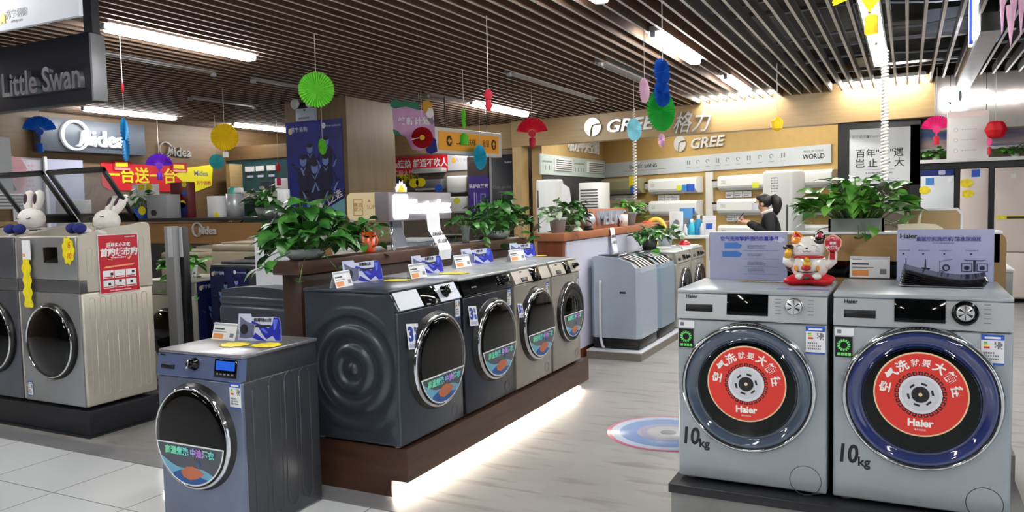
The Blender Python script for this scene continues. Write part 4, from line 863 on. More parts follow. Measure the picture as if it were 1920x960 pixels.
MB().lathe([(12*s_, zl(p, 1636, 63)), (12*s_, zl(p, 1636, 30)), (6*s_, zl(p, 1636, 26))], 10, 0, Matrix.Translation((26*s_, 0, 0)), sm=False).build('paper_tag', [Y1], t)
fan('magenta paper fan with red tag before the fridge shelf', (1757, 243), 26, M1, (1757, 150), (1757, 263), k=.9, tm=R2_)
t, s_, p = hang('paper_flower_ball', 'red paper flower ball with pink drop by the hanging grey banner', (1868, 140), (1868, 245), k=.88); z = zl(p, 1870, 243)
MB().ball((0, 0, z), 17*s_, 0, 24, 16, fn=lambda d: 1+.12*math.cos(7*math.atan2(d.y, d.x))*math.sin(math.acos(max(-1, min(1, d.z))))+.05*math.cos(9*d.z)).build('flower_ball', [paper('paper_cherry', (200, 16, 36))], t)
MB().ball((-9*s_, -.02, z-22*s_), (4.5*s_, .012, 8*s_), 0).build('paper_drop', [paper('paper_pink', (236, 100, 160))], t); MB().lathe([(3.5*s_, z-46*s_), (3*s_, z-33*s_), (0, z-31*s_)], 10, 0, Matrix.Translation((-9*s_, -.02, 0))).build('paper_tag', [R2_], t); string(t, z+16*s_)
t, s_, p = hang('paper_star', 'pale pink pointed paper star at the top of the view', (1897, -45), (1895, 30)); mb = MB()
for dx, z0, z1, w2 in ((0, 10, 88, 9), (-14, -20, 62, 6), (16, -30, 70, 8), (4, -40, 40, 12)): mb.cyl((dx*s_, 0, zl(p, 1895, z1)), (dx*s_, 0, zl(p, 1895, z0)), .002, w2*s_, n=8, sm=False)
mb.build('star_points', [PP], t); string(t, zl(p, 1895, -30))
t, s_, p = hang('coiled_cord', 'long white coiled cord hanging down to the big planter', (1660, 92), (1652, 200), 'coiled cord'); coil(t, p, zl(p, 1650, 342), -.02, .028, .034)
t, s_, p = hang('paper_lantern', 'small pink paper lantern hanging beyond the football poster edge', (518, 225), (518, 310)); z = zl(p, 518, 312); MB().lathe([(0, z+10*s_), (4*s_, z), (3*s_, z-9*s_), (0, z-10*s_)], 10, 0).build('lantern_body', [R2_], t); MB().box((0, 0, zl(p, 517, 341)), (8*s_, .01, 14*s_), 0, .003).build('paper_tag', [M1], t); string(t, z+10*s_)

# ------------------------------------------------------------------ hanging signs
def rod(t, x, y, z0, z1, r=.006): MB().cyl((x, y, z0), (x, y, z1), r).build('hanger_rod', [BLACK], t)
SW = thing('hanging_sign', 'long black sign with raised silver lettering over the double washers', 'sign', (-5.03, 3.6, 2.24))
MB().bx((-2.6, 0, 0), (-.02, .1, .47), 0, .003).build('sign_board', [mat('sign_black', (30, 32, 42), .35)], SW); MB().bx((-.02, -.004, 0), (0, .104, .46), 0, .002).build('edge_strip', [STEEL], SW)
for x in (-.07, -2.4): MB().bx((x-.045, .03, .47), (x+.045, .09, 1.0)).build('hanger_post', [mat('sign_black', (0, 0, 0))], SW)
text('Little Swan', .24, mat('letter_chrome', (206, 210, 218), .18, .8), SW, (-.08, -.02, .17), ext=.018, bold=.004, sx=.86, align='RIGHT', name='sign_lettering')
t = thing('hanging_banner', 'white hanging banner with small grey and yellow emblem, nearest the ceiling edge', 'banner', (-4.29, 3.0, 2.6))
MB().bx((-2.4, 0, 0), (0, .03, .42), 0, .003).build('banner_panel', [mat('banner_white', (214, 218, 228), .5)], t)
eb = MB(); eb.ball((-.72, -.002, .075), (.03, .003, .028), 0); eb.prism([(-.75, .045), (-.735, .04), (-.72, .065), (-.705, .04), (-.69, .045), (-.72, .1)], -.005, -.001, 0); eb.build('emblem', [mat('emblem_yellow', (226, 206, 60), .5)], t)
text('苏宁易购', .055, GREYT, t, (-.58, -.002, .085), ext=.0006, bold=.0008, name='banner_lettering'); text('suning.com', .026, GREYT, t, (-.58, -.002, .045), ext=.0006, name='banner_lettering')
rod(t, -.1, .015, .42, .5); rod(t, -2.2, .015, .42, .5)
# orange direction sign
a, b = PZ(815, 237, 2.52), PZ(940, 251, 2.52); rz = math.atan2(b.y-a.y, b.x-a.x); W_ = (b-a).length; zb = ZAT(815, 287, a.x, a.y)-2.52
t = thing('direction_sign', 'orange hanging direction sign with arrows in a pale frame', 'sign', a, rz)
MB().bx((0, 0, zb), (W_, .12, 0), 0, .006).build('sign_frame', [mat('frame_pale', (206, 204, 200), .4)], t); MB().bx((.07, -.006, zb+.05), (W_-.09, .01, -.05), 0).build('sign_face', [mat('sign_orange', (240, 164, 32), .45)], t)
zc = zb/2; mb = MB()
for x in (.3, W_-.22): mb.prism([(x+.062*math.cos(2*PI*i/20), zc+.075*math.sin(2*PI*i/20)) for i in range(20)], -.009, -.006, 0)
mb.build('arrow_disc', [INK], t)
ar = MB(); ar.prism([(.26, zc), (.31, zc+.045), (.31, zc+.015), (.345, zc+.015), (.345, zc-.015), (.31, zc-.015), (.31, zc-.045)], -.012, -.009, 0); x = W_-.22; ar.prism([(x-.035, zc), (x, zc+.05), (x+.035, zc), (x+.012, zc), (x+.012, zc-.05), (x-.012, zc-.05), (x-.012, zc)], -.012, -.009, 0); ar.build('arrow', [mat('sign_orange', (0, 0, 0))], t)
text('自动扶梯', .11, INK, t, (.72, -.008, zc), ext=.001, sx=.9, name='sign_lettering'); text('收银', .11, INK, t, (W_-.42, -.008, zc), ext=.001, sx=.8, name='sign_lettering')
MB().tube([(.46, -.01, zc-.03), (.52, -.01, zc-.03), (.57, -.01, zc+.03), (.62, -.01, zc+.03)], .006, 0, 6).build('escalator_mark', [INK], t); rod(t, .3, .06, 0, .45); rod(t, W_-.3, .06, 0, .45)
# pink cloud board with flowers
pc = PZ(785, 183, 2.9); p = Vector((pc.x, pc.y, 2.9)); s_ = dep(p)/F
t = thing('cloud_board', 'pink cloud shaped hanging board with green and yellow floral edges', 'sign', p, face_cam(p)+.12)
z = lambda py: ZAT(785, py, p.x, p.y)-2.9
q = lambda pts: [((x-785)*s_, z(y)) for x, y in pts]
MB().prism(q([(735, 203), (750, 196), (790, 206), (812, 214), (814, 260), (800, 275), (785, 283), (770, 280), (758, 256), (742, 250), (736, 240)]), -.006, .006, 0).build('board_panel', [paper('board_pink', (226, 182, 222))], t)
MB().prism(q([(731, 200), (733, 190), (742, 186), (752, 192), (760, 189), (770, 193), (777, 188), (784, 196), (787, 207), (760, 200), (740, 204)]), -.012, -.006, 0).build('leaf_trim', [paper('board_green', (60, 150, 110))], t)
mb = MB(); mb.prism(q([(790, 200), (793, 190), (803, 188), (809, 194), (811, 205), (805, 214), (796, 212)]), -.014, -.006, 0); mb.build('yellow_flower', [paper('board_yellow', (226, 180, 60))], t)
mb = MB(); mb.prism(q([(797, 214), (803, 203), (811, 204), (812, 216), (806, 222), (800, 220)]), -.018, -.014, 0); mb.build('white_flower', [PAPER], t); MB().prism(q([(799, 222), (809, 219), (813, 230), (809, 234), (803, 228)]), -.012, -.006, 0).build('grey_leaf', [GREYT], t)
MB().prism(q([(795, 279), (805, 270), (810, 258), (815, 262), (817, 284), (806, 289), (797, 287)]), -.02, -.012, 0).build('blue_flower', [paper('board_blue', (24, 40, 150))], t)
MB().prism(q([(735, 242), (745, 246), (750, 254), (742, 254), (736, 250)]), -.012, -.006, 0).build('leaf_corner', [paper('board_green', (0, 0, 0))], t)
text('焕新计划', 15*s_, PAPER, t, (-10*s_, -.008, z(228)), ext=.001, bold=.003, name='board_lettering'); string(t, -.02, .06)
# hanging grey banner by the fridges
t = thing('hanging_banner', 'light grey hanging banner with three line icons before the fridges', 'banner', (.40, 10.5, 1.84), .02)
MB().bx((0, 0, 0), (.42, .012, .57), 0, .002).build('banner_panel', [mat('banner_grey', (196, 192, 190), .5)], t)
mb = MB(); mb.rect(.01, .5, .41, .56, -.001, 0, 1)
for i in range(3):
    zc = .36-.12*i; mb.tube([(.09+.02*math.cos(2*PI*k/14), -.001, zc+.02*math.sin(2*PI*k/14)) for k in range(15)], .002, 0, 5); greek(mb, .15, zc-.012, .3, zc+.012, 1, 0, -.0008, random.Random(i))
mb.build('icon_print', [mat('faint_grey', (160, 158, 160), .5), mat('faint_rose', (208, 190, 186), .5)], t)
for x in (.03, .39): rod(t, x, .006, .57, ZC-1.84+.05, .003)
# dark box beam with light panels at the right
t = thing('box_beam_sign', 'black box beam sign with glowing panels under the open ceiling', 'sign', (.60, 7.7, 2.80))
MB().bx((-.07, 0, .0), (.07, 3.88, .75), 0, .003).build('beam_box', [mat('beam_black', (18, 18, 20), .4)], t); MB().bx((-.075, .0, -.012), (.085, 3.88, 0), 0).build('beam_soffit', [STEEL], t)
for i, (y0, y1) in enumerate(((.12, .5), (.62, .98))): MB().bx((-.1, y0, .02+.02*i), (-.072, y1, .62), 0, .003).build('glow_panel', [mat('panel_glow', (236, 240, 255), .5, emit=4)], t)
MB().bx((.073, .1, .0), (.1, .6, .52), 0, .003).build('blue_panel', [mat('panel_blue', (30, 60, 200), .35)], t); MB().bx((-.12, .52, .0), (-.09, .6, .6), 0, .002).build('blue_strip', [mat('panel_blue', (0, 0, 0))], t)
# ------------------------------------------------------------------ logos
CASEW = mat('lamp_case', (176, 176, 178), .4, .2)
LETTER = mat('letter_silver', (206, 208, 210), .3, .35)
def leaf_logo(t, M, r, m):                      # round emblem split by an angular stroke
    mb = MB(); n = 40
    mb.prism([(-.06*r+r*math.cos(a), r*math.sin(a)) for a in [math.radians(20)+math.radians(232)*i/n for i in range(n+1)]]+[(-.3*r, -.2*r), (-.12*r, .22*r), (.2*r, .3*r)], -.03, 0, 0, M)
    mb.prism([(-.02*r+r*math.cos(a), r*math.sin(a)) for a in [math.radians(-98)+math.radians(108)*i/n for i in range(n+1)]]+[(.1*r, .12*r), (-.04*r, -.08*r)], -.03, 0, 0, M)
    return mb.build('emblem', [m], t)
def ring_logo(t, M, r, m, d=.03):               # round swoosh ring opening into the first letter
    mb = MB(); n = 44; pts_o = []; pts_i = []
    for i in range(n+1):
        a = math.radians(12)+math.radians(318)*i/n; wv = .1+.12*math.sin(PI*min(1, i/n*1.1))
        pts_o.append((r*math.cos(a), r*math.sin(a))); pts_i.append((-.03*r+r*(1-wv)*math.cos(a), r*(1-wv)*math.sin(a)))
    mb.prism(pts_o+pts_i[::-1], -d, 0, 0, M)
    mb.prism([(.0*r, -.72*r), (.3*r, -.55*r), (.42*r, -.1*r), (.5*r, .35*r), (.64*r, .35*r), (.72*r, -.1*r), (.86*r, .35*r), (1.02*r, .35*r), (1.14*r, -.6*r), (.96*r, -.6*r), (.9*r, -.1*r), (.74*r, -.6*r), (.62*r, -.2*r), (.5*r, -.5*r), (.3*r, -.72*r)], -d, 0, 0, M)
    return mb.build('emblem', [m], t)
t = thing('wall_lettering', 'raised silver lettering with round emblem on the long tan fascia', 'lettering', HA, ang, 'fascia lettering')
leaf_logo(t, Matrix.Translation((1.70, -.005, 2.735)), .155, LETTER)
text('GREE', .29, LETTER, t, (1.93, -.02, 2.715), ext=.018, bold=.006, shear=.22, sx=1.25, align='LEFT', name='raised_lettering')
text('格力', .36, LETTER, t, (3.43, -.02, 2.66), ext=.018, bold=.002, shear=.35, sx=.85, name='raised_lettering')
BM = lambda: None
def bay(e, z=0, out=0): q = BC+bd.normalized()*e+BN*out; return Vector((q.x, q.y, z))
t = thing('wall_lettering', 'second raised silver lettering, on the ochre wall inside the bay', 'lettering', bay(0), bang, 'bay lettering')
leaf_logo(t, Matrix.Translation((2.33, -.005, 2.56)), .155, LETTER); text('GREE', .27, LETTER, t, (2.58, -.02, 2.525), ext=.018, bold=.006, shear=.22, sx=1.3, align='LEFT', name='raised_lettering')
t = thing('wall_lettering', 'raised white characters on the tan side wall of the bay', 'lettering', (-5.945, 15.1, 2.6), PI/2); text('格力中央空调', .3, PAPER, t, (0, -.02, 0), ext=.015, bold=.003, sx=.95, name='raised_lettering')
# ------------------------------------------------------------------ bay display bands
BANDL = mat('band_mint', (188, 202, 200), .5); BANDB = mat('band_silver_blue', (172, 182, 190), .45, two=(188, 194, 200), scale=1.2); SLOT = mat('slot_dark', (70, 72, 76), .5)
t = thing('display_band', 'pale mint display band with two vent grilles on the bay side wall', 'display band', (-5.94, 12.9, 0), PI/2)
MB().bx((0, -.03, 1.99), (3.45, 0, 2.36)).build('band_panel', [BANDL], t)
for y0, y1 in ((.6, 1.45), (2.3, 3.3)):
    g = MB(); g.bx((y0, -.06, 2.08), (y1, -.028, 2.31), 0, .004).build('vent_grille', [WHITE], t); sl = MB()
    for i in range(5): sl.bx((y0+.05, -.064, 2.105+.04*i), (y1-.05, -.058, 2.12+.04*i), 0)
    sl.build('grille_slots', [SLOT], t)
gm = MB(); greek(gm, .08, 2.2, .5, 2.26, 1, 0, -.032, random.Random(1)); greek(gm, 1.6, 2.22, 2.15, 2.27, 1, 0, -.032, random.Random(2))
for x in (.2, .38, 1.65, 1.8, 1.95, 2.1): gm.rect(x, 2.08, x+.03, 2.16, -.032, -.0305, 0)
gm.build('band_print', [GREYT], t)
t = thing('display_band', 'silver blue display band with pictograms on the ochre bay wall', 'display band', bay(0), bang)
MB().bx((.05, -.03, 2.0), (5.62, 0, 2.30)).build('band_panel', [BANDB], t)
text('ENERGY  SAVING', .105, INK, t, (1.28, -.032, 2.175), ext=.001, bold=.001, name='band_lettering'); text('WORLD', .11, INK, t, (5.3, -.032, 2.12), ext=.001, bold=.002, name='band_lettering'); text('MADE IN CHINA', .05, GREYT, t, (5.3, -.032, 2.21), ext=.001, name='band_lettering')
gm = MB(); rd = random.Random(4); greek(gm, .7, 2.09, 1.95, 2.11, 1, 0, -.032, rd)
for i in range(10):
    x = 2.55+.24*i; 
    if i % 3 == 0: gm.rect(x-.04, 2.14, x-.012, 2.22, -.032, -.0305, 0); gm.rect(x+.012, 2.14, x+.04, 2.22, -.032, -.0305, 0)
    else: gm.tube([(x+.038*math.cos(k*.6), -.033, 2.18+.032*math.sin(k*.6)) for k in range(7+i % 3)], .005, 0, 5)
    greek(gm, x-.05, 2.075, x+.05, 2.095, 1, 0, -.032, rd)
gm.build('band_print', [GREYT], t)
t = thing('recess_panel', 'dark grey display recess under the vent grilles', 'display wall', (-5.945, 12.95, 0), PI/2)
MB().bx((.1, -.02, .05), (3.3, 0, 1.98)).build('recess_board', [mat('recess_dark', (62, 64, 68), .5)], t)
for z in (1.15, 1.45): MB().bx((1.0, -.2, z), (1.7, -.02, z+.03)).build('shelf', [mat('shelf_dark', (92, 94, 98), .45)], t)
# ------------------------------------------------------------------ wall air conditioners
ACW = mat('ac_white', (222, 226, 226), .3); ACC = mat('ac_champagne', (170, 168, 132), .2, .2); TANP_ = None
def ac(label, e0, e1, z0, z1, m=ACW, stickers=(), cards=(), dpt=.2, group='wall air conditioners in the bay'):
    t = thing('air_conditioner', label, 'air conditioner', bay((e0+e1)/2, z0, .01), bang, group); w_ = (e1-e0)/2; h = z1-z0
    prof = [(0, 0), (-dpt*.62, 0), (-dpt*.9, h*.16), (-dpt, h*.3), (-dpt, h*.82), (-dpt*.9, h*.95), (-dpt*.7, h), (0, h)]; n = len(prof); mb = MB(); xs = (-w_, -w_+.02, w_-.02, w_)
    vs = []
    for i, x in enumerate(xs):
        k = .96 if i in (0, 3) else 1
        vs += [(x, y*k, h/2+(z-h/2)*k) for y, z in prof]
    mb.add(vs, [[a*n+i, a*n+(i+1) % n, (a+1)*n+(i+1) % n, (a+1)*n+i] for a in range(3) for i in range(n)], 0, False); mb.add(vs, [list(range(n))[::-1], list(range(3*n, 4*n))], 0)
    mb.build('casing', [m], t)
    lv = MB(); lv.add([(x, y-.002, z) for x in (-w_+.03, w_-.03) for y, z in ((-dpt*.64, -.002), (-dpt*.9, h*.14))], [[0, 1, 3, 2]], 0); lv.build('louvre', [mat('louvre_grey', (170, 174, 176), .4)], t)
    fp = MB(); greek(fp, -w_+.1, h*.45, -w_+.22, h*.7, 3, 0, -dpt-.001, random.Random(int(e0*10))); fp.build('front_print', [mat('faint_print', (150, 160, 160), .5)], t)
    for x, z, w2, h2, mm in stickers: MB().rect(x*w_-w2/2, h*z-h2/2, x*w_+w2/2, h*z+h2/2, -dpt-.003, -dpt, 0).build('sticker', [mm], t)
    return t
YG = mat('sticker_lime', (206, 214, 60), .5); SB = mat('sticker_sky_blue', (60, 130, 206), .5)
ac('champagne glass air conditioner in the bay corner, upper of two', .12, 1.36, 1.63, 1.95, ACC, ((.72, .25, .2, .16, BLUEG), (.7, .75, .24, .22, YEL)))
ac('champagne glass air conditioner in the bay corner, lower of two', .12, 1.36, 1.2, 1.5, ACC, ((.75, .3, .2, .16, SB),))
ac('white air conditioner with three blue and lime stickers, top of the middle stack', 1.60, 2.90, 1.60, 1.90, ACW, ((.34, .34, .12, .1, YG), (.58, .33, .16, .12, SB), (.8, .33, .2, .14, BLUEG)))
ac('white air conditioner with two small stickers, middle of the middle stack', 1.62, 2.90, 1.17, 1.46, ACW, ((.62, .3, .12, .1, YG), (.84, .3, .14, .12, BLUEG)))
ac('white air conditioner above the detergent bottles, bottom of the middle stack', 1.66, 2.90, .74, 1.03, ACW, ((.84, .3, .14, .12, BLUEG),))
ac('white air conditioner with one lime sticker, top of the stack above the person', 3.42, 4.50, 1.62, 1.885, ACW, ((.6, .28, .14, .1, YG),))
ac('white air conditioner behind the head of the person', 3.40, 4.56, 1.18, 1.47, ACW)
ac('white air conditioner low behind the waist of the person', 3.42, 4.5, .72, 1.0, ACW)
for i, (lb, z) in enumerate((('top', 1.62), ('middle', 1.18), ('bottom', .74))): ac('white air conditioner half hidden by the tall white cabinet unit, '+lb+' of that stack', 4.8, 5.75, z, z+.28, ACW)
def cards_at(lb, e0, z, n, w_=.2, h=.12):
    for i in range(n):
        t = tag(MB().bx((-w_/2+.01, -.02, 0), (w_/2-.01, 0, h)).rect(-w_*.35, h*.25, w_*.2, h*.4, -.0215, -.02, 1).rect(-w_*.35, h*.55, w_*.35, h*.62, -.0215, -.02, 1).build('price_card', [PAPER, GREYT], None, bay(e0+w_*(i+.5), z, .012), bang), 'white price card '+lb, 'price card', 'price cards '+lb)
cards_at('under the upper champagne air conditioner', .25, 1.48, 3, .24); cards_at('under the top middle air conditioner', 1.7, 1.46, 3, .2, .11); cards_at('under the air conditioner above the person', 3.45, 1.49, 3, .2, .11); cards_at('under the air conditioner behind the person', 3.47, 1.06, 2, .2, .11)
for lb, e, z in (('left of the top unit in the middle stack', 1.4, 1.7), ('left of the middle unit in the middle stack', 1.42, 1.27), ('left of the top unit above the person', 3.2, 1.68), ('left of the unit behind the person', 3.2, 1.26), ('right of the top unit above the person', 4.55, 1.68), ('right of the unit behind the person', 4.6, 1.26)):
    t = thing('pipe_cover', 'grey pipe cover box '+lb, 'pipe cover', bay(e+.08, z, .01), bang, 'pipe covers'); MB().bx((-.09, -.08, 0), (.08, 0, .14), 0, .004).build('cover', [mat('cover_grey', (186, 190, 192), .4)], t); MB().bx((-.09, -.085, .12), (.08, 0, .15)).build('cover_lid', [BLACK], t)
tag(MB().bx((-.09, -.03, 0), (.09, 0, 1.98)).build('wall_strip', [mat('strip_white', (214, 214, 212), .4)], None, bay(3.07, 0, .005), bang), 'white vertical wall strip between the two stacks of air conditioners', 'wall strip')
# tall cabinet units
t = thing('cabinet_air_conditioner', 'tall white cabinet air conditioner with lime sticker, right end of the bay', 'air conditioner', bay(5.2, 0, .65), bang+.1)
MB().bx((-.27, -.2, .06), (.27, .2, 1.9), 0, .05).build('casing', [ACW], t); MB().bx((-.28, -.21, 0), (.28, .21, .07), 0, .02).build('base', [WHITE], t)
MB().rect(-.19, 1.05, -.06, 1.19, -.206, -.2, 0).build('sticker', [YG], t); gm = MB(); greek(gm, -.1, 1.55, .06, 1.8, 6, 0, -.203, random.Random(8)); gm.build('front_print', [mat('faint_print', (0, 0, 0))], t); MB().bx((.17, -.207, .9), (.2, -.198, 1.35)).build('side_slot', [SLOT], t)
q = PX(1031, 380, -5.56); t = thing('cabinet_air_conditioner', 'white cylindrical cabinet air conditioner beside the tan post', 'air conditioner', (q.x, q.y, 0), .5)
MB().lathe([(0, 0), (.24, 0), (.25, .03), (.235, .06), (.235, 1.83), (.22, 1.87), (0, 1.88)], 40).build('casing', [ACW], t)
for i in range(3): MB().bx((-.225, -.12, .55+.42*i), (-.2, -.09, .85+.42*i), 0, .003).build('side_slot', [SLOT], t)
MB().add([(.2, -.16, 1.5), (.36, -.2, 1.42), (.33, -.16, 1.72), (.22, -.12, 1.8)], [[0, 1, 2, 3]], 0).build('paper_leaflet', [PAPER], t)
q = PX(1112, 380, -5.35); t = thing('cabinet_air_conditioner', 'white boxy floor unit with horizontal slots in the dark recess', 'air conditioner', (q.x, q.y, 0), -.05)
MB().bx((-.3, 0, .02), (.14, .5, 1.84), 0, .012).build('casing', [ACW], t); sl = MB()
for i in range(7): sl.bx((-.26, -.006, 1.36+.055*i), (.1, .002, 1.38+.055*i), 0)
sl.build('slots', [SLOT], t); MB().rect(-.12, 1.22, .04, 1.27, -.004, 0, 0).build('badge', [INK], t)
# added lamps, unseen in the view, put in to brighten the bay
for i, (x, y) in enumerate(((-5.2, 13.6), (-4.2, 14.4), (-4.6, 13.3), (-3.2, 13.6), (-2.2, 13.2), (-1.4, 12.8))):
    t = thing('ceiling_light', 'added square lamp brightening the bay, above the air conditioners', 'ceiling light', (x, y, 2.99), bang, 'added lamps over the bay'); MB().bx((-.3, -.3, 0), (.3, .3, .03)).build('lamp_frame', [WHITE], t); MB().bx((-.27, -.27, -.006), (.27, .27, .0)).build('diffuser', [mat('bay_fill_lamp', (255, 250, 240), .5, emit=9)], t)

# ------------------------------------------------------------------ person at the air conditioners
SKIN = mat('skin_tone', (206, 160, 132), .5); HAIR = mat('black_hair', (22, 17, 16), .5, bump=.2, scale=90); JKT = mat('black_jacket', (7, 7, 9), .75, bump=.1, scale=40); TRS = mat('black_trousers', (18, 18, 22), .65)
def skin_mesh(name, J, Ed, m, parent, root=0, lv=2):
    me = bpy.data.meshes.new(name); me.from_pydata([j[0] for j in J], Ed, []); me.materials.append(m); o = bpy.data.objects.new(name, me); COL.objects.link(o); o.parent = parent
    md = o.modifiers.new('skin', 'SKIN'); md.use_smooth_shade = True
    sv = me.skin_vertices[0].data
    for i, j in enumerate(J): r = j[1]; sv[i].radius = r if isinstance(r, tuple) else (r, r); sv[i].use_root = i == root
    s2 = o.modifiers.new('sub', 'SUBSURF'); s2.levels = lv; s2.render_levels = lv; return o
pq = EYE+ray(1440, 420)*8.75
pr = thing('person', 'person with black ponytail and black jacket, head bowed over a phone, before the air conditioners', 'person', (pq.x, pq.y, 0), -1.42)
J = [((0, .0, .80), (.13, .1)), ((0, .01, .95), (.115, .09)), ((0, .02, 1.10), (.13, .095)), ((0, .015, 1.22), (.12, .08)), ((0, -.02, 1.30), .047), ((0, -.045, 1.345), .047), ((0, -.07, 1.40), (.074, .085)), ((0, -.06, 1.45), (.066, .08)),
     ((.075, .02, .78), .085), ((.085, .0, .45), .058), ((.085, .02, .1), .038), ((.085, -.1, .035), .03), ((-.075, .02, .78), .085), ((-.085, .0, .45), .058), ((-.085, .02, .1), .038), ((-.085, -.1, .035), .03)]
Ed = [(0, 1), (1, 2), (2, 3), (3, 4), (4, 5), (5, 6), (6, 7), (0, 8), (8, 9), (9, 10), (10, 11), (0, 12), (12, 13), (13, 14), (14, 15)]
def arm(s_, hand):
    b = len(J); J.extend([((s_*.15, .015, 1.25), .05), ((s_*.2, .03, 1.06), .04), ((hand[0]+s_*.03, hand[1]+.07, hand[2]-.02), .026), (hand, (.03, .014))]); Ed.extend([(3, b), (b, b+1), (b+1, b+2), (b+2, b+3)])
    for k in range(4):
        x = hand[0]+s_*(-.026+.017*k); n = len(J); J.extend([((x, hand[1]-.035, hand[2]+.006), .0085), ((x-s_*.004, hand[1]-.06, hand[2]+.022), .0075), ((x-s_*.01, hand[1]-.066, hand[2]+.042), .0065)]); Ed.extend([(b+3, n), (n, n+1), (n+1, n+2)])
    n = len(J); J.extend([((hand[0]-s_*.035, hand[1]-.01, hand[2]+.02), .0095), ((hand[0]-s_*.035, hand[1]-.035, hand[2]+.04), .008)]); Ed.extend([(b+3, n), (n, n+1)])
arm(1, (.045, -.26, 1.2)); arm(-1, (-.03, -.26, 1.21))
body = skin_mesh('body', J, Ed, SKIN, pr)
MB().ball((0, -.148, 1.392), (.012, .016, .016), 0).build('nose', [SKIN], pr)
for s_ in (-1, 1): MB().ball((s_*.03, -.14, 1.415), (.011, .006, .006), 0).build('eye', [INK], pr); MB().ball((s_*.073, -.06, 1.40), (.01, .02, .028), 0).build('ear', [SKIN], pr)
MB().surf(lambda u, v: (.066*math.sin((u-.5)*2.6), -.078-.09*math.cos((u-.5)*2.6), 1.328+.078*v), 14, 4).build('face_mask', [mat('mask_white', (214, 220, 226), .7)], pr)
hm = MB(); hm.ball((0, -.045, 1.43), (.086, .095, .082), 0, 24, 14, fn=lambda d: 1 if (d.y > -.55 or d.z > .35) else .8); hm.tube([(0, .035, 1.46), (0, .065, 1.465), (0, .088, 1.44), (0, .096, 1.385), (0, .09, 1.32), (0, .085, 1.27)], [.03, .045, .055, .056, .042, .014], 0, 12); hm.build('hair', [HAIR], pr)
MB().tube([(0, .048, 1.455), (0, .058, 1.46)], .034, 0, 12).build('hair_tie', [BLACK], pr)
JJ = [((0, .01, .78), (.16, .135)), ((0, .015, .95), (.15, .13)), ((0, .025, 1.10), (.155, .135)), ((0, .02, 1.23), (.14, .11)), ((0, -.005, 1.285), (.07, .062)),
      ((.15, .015, 1.25), .066), ((.2, .03, 1.06), .062), ((.065, -.222, 1.19), .034), ((-.15, .015, 1.25), .066), ((-.2, .03, 1.06), .062), ((-.05, -.222, 1.2), .034)]
skin_mesh('jacket', JJ, [(0, 1), (1, 2), (2, 3), (3, 4), (3, 5), (5, 6), (6, 7), (3, 8), (8, 9), (9, 10)], JKT, pr)
TJ = [((0, .01, .80), (.14, .11)), ((.08, .02, .74), .098), ((.085, .0, .45), .072), ((.085, .02, .09), .06), ((-.08, .02, .74), .098), ((-.085, .0, .45), .072), ((-.085, .02, .09), .06)]
skin_mesh('trousers', TJ, [(0, 1), (1, 2), (2, 3), (0, 4), (4, 5), (5, 6)], TRS, pr)
for s_ in (-1, 1): MB().ball((s_*.085, -.06, .04), (.045, .115, .04), 0).build('shoe', [BLACK], pr)
MB().lathe([(.062, .0), (.072, .02), (.07, .03), (.06, .012)], 24, 0, Matrix.Translation((0, .0, 1.298)) @ Matrix.Rotation(.35, 4, 'X')).build('collar', [PAPER], pr); MB().box((.0, .118, 1.2), (.05, .012, .03), 0, .004).build('back_logo', [PAPER], pr)
ph = thing('phone', 'slim phone held up by the person in black', 'phone', (pq.x, pq.y, 0), -1.42); PM = Matrix.Translation((.008, -.305, 1.245)) @ Matrix.Rotation(-.7, 4, 'X'); MB().box((0, 0, 0), (.072, .008, .15), 0, .003, M=PM).build('phone_case', [BLACK], ph); MB().box((0, .0045, 0), (.066, .001, .14), 0, M=PM).build('phone_screen', [mat('phone_screen', (120, 130, 140), .1)], ph)

# ------------------------------------------------------------------ fridge stand
FB = mat('stand_black_gloss', (22, 23, 27), .3)
cb = thing('fridge_cabinet', 'black display surround holding the three fridges and a plant shelf', 'cabinet', (0, FY, 0))
MB().bx((-.90, 0, 1.60), (.15, .3, 2.50), 0).bx((-.88, .02, 0), (-.76, .3, 1.6), 0).build('poster_frame', [FB], cb); MB().bx((.02, .0, 0), (.145, .62, 2.42)).build('side_post', [FB], cb)
MB().bx((.145, .0, 1.80), (6, .62, 1.885)).build('top_rail', [FB], cb)
for x in (.56, .957): MB().bx((x, .02, 0), (x+.06, .6, 1.8)).build('divider', [FB], cb)
MB().bx((.145, -.06, 1.885), (6, .6, 1.93)).build('plant_shelf', [WHITE], cb); MB().bx((.145, .3, 1.93), (6, .4, 2.06)).build('shelf_back', [mat('shelf_taupe', (136, 118, 104), .5)], cb)
def skygrad():
    m, nt, b, N, L = nodes('cloud_mural'); tc = N('TexCoord'); nz = N('TexNoise'); nz.inputs['Scale'].default_value = 1.6; mp = N('Mapping'); mp.inputs['Scale'].default_value = (.5, 1, 4); rp = N('ValToRGB')
    rp.color_ramp.elements[0].position = .4; rp.color_ramp.elements[1].position = .62; rp.color_ramp.elements[0].color = rgb((92, 124, 186)); rp.color_ramp.elements[1].color = rgb((226, 196, 190))
    L(tc.outputs['Object'], mp.inputs[0]); L(mp.outputs[0], nz.inputs['Vector']); L(nz.outputs['Fac'], rp.inputs[0]); L(rp.outputs[0], b.inputs['Base Color']); return m
MB().bx((.145, .2, 2.09), (6, .24, 2.40)).build('mural_panel', [skygrad()], cb); MB().bx((.145, .16, 2.05), (6, .26, 2.09)).build('mural_ledge', [WHITE], cb)
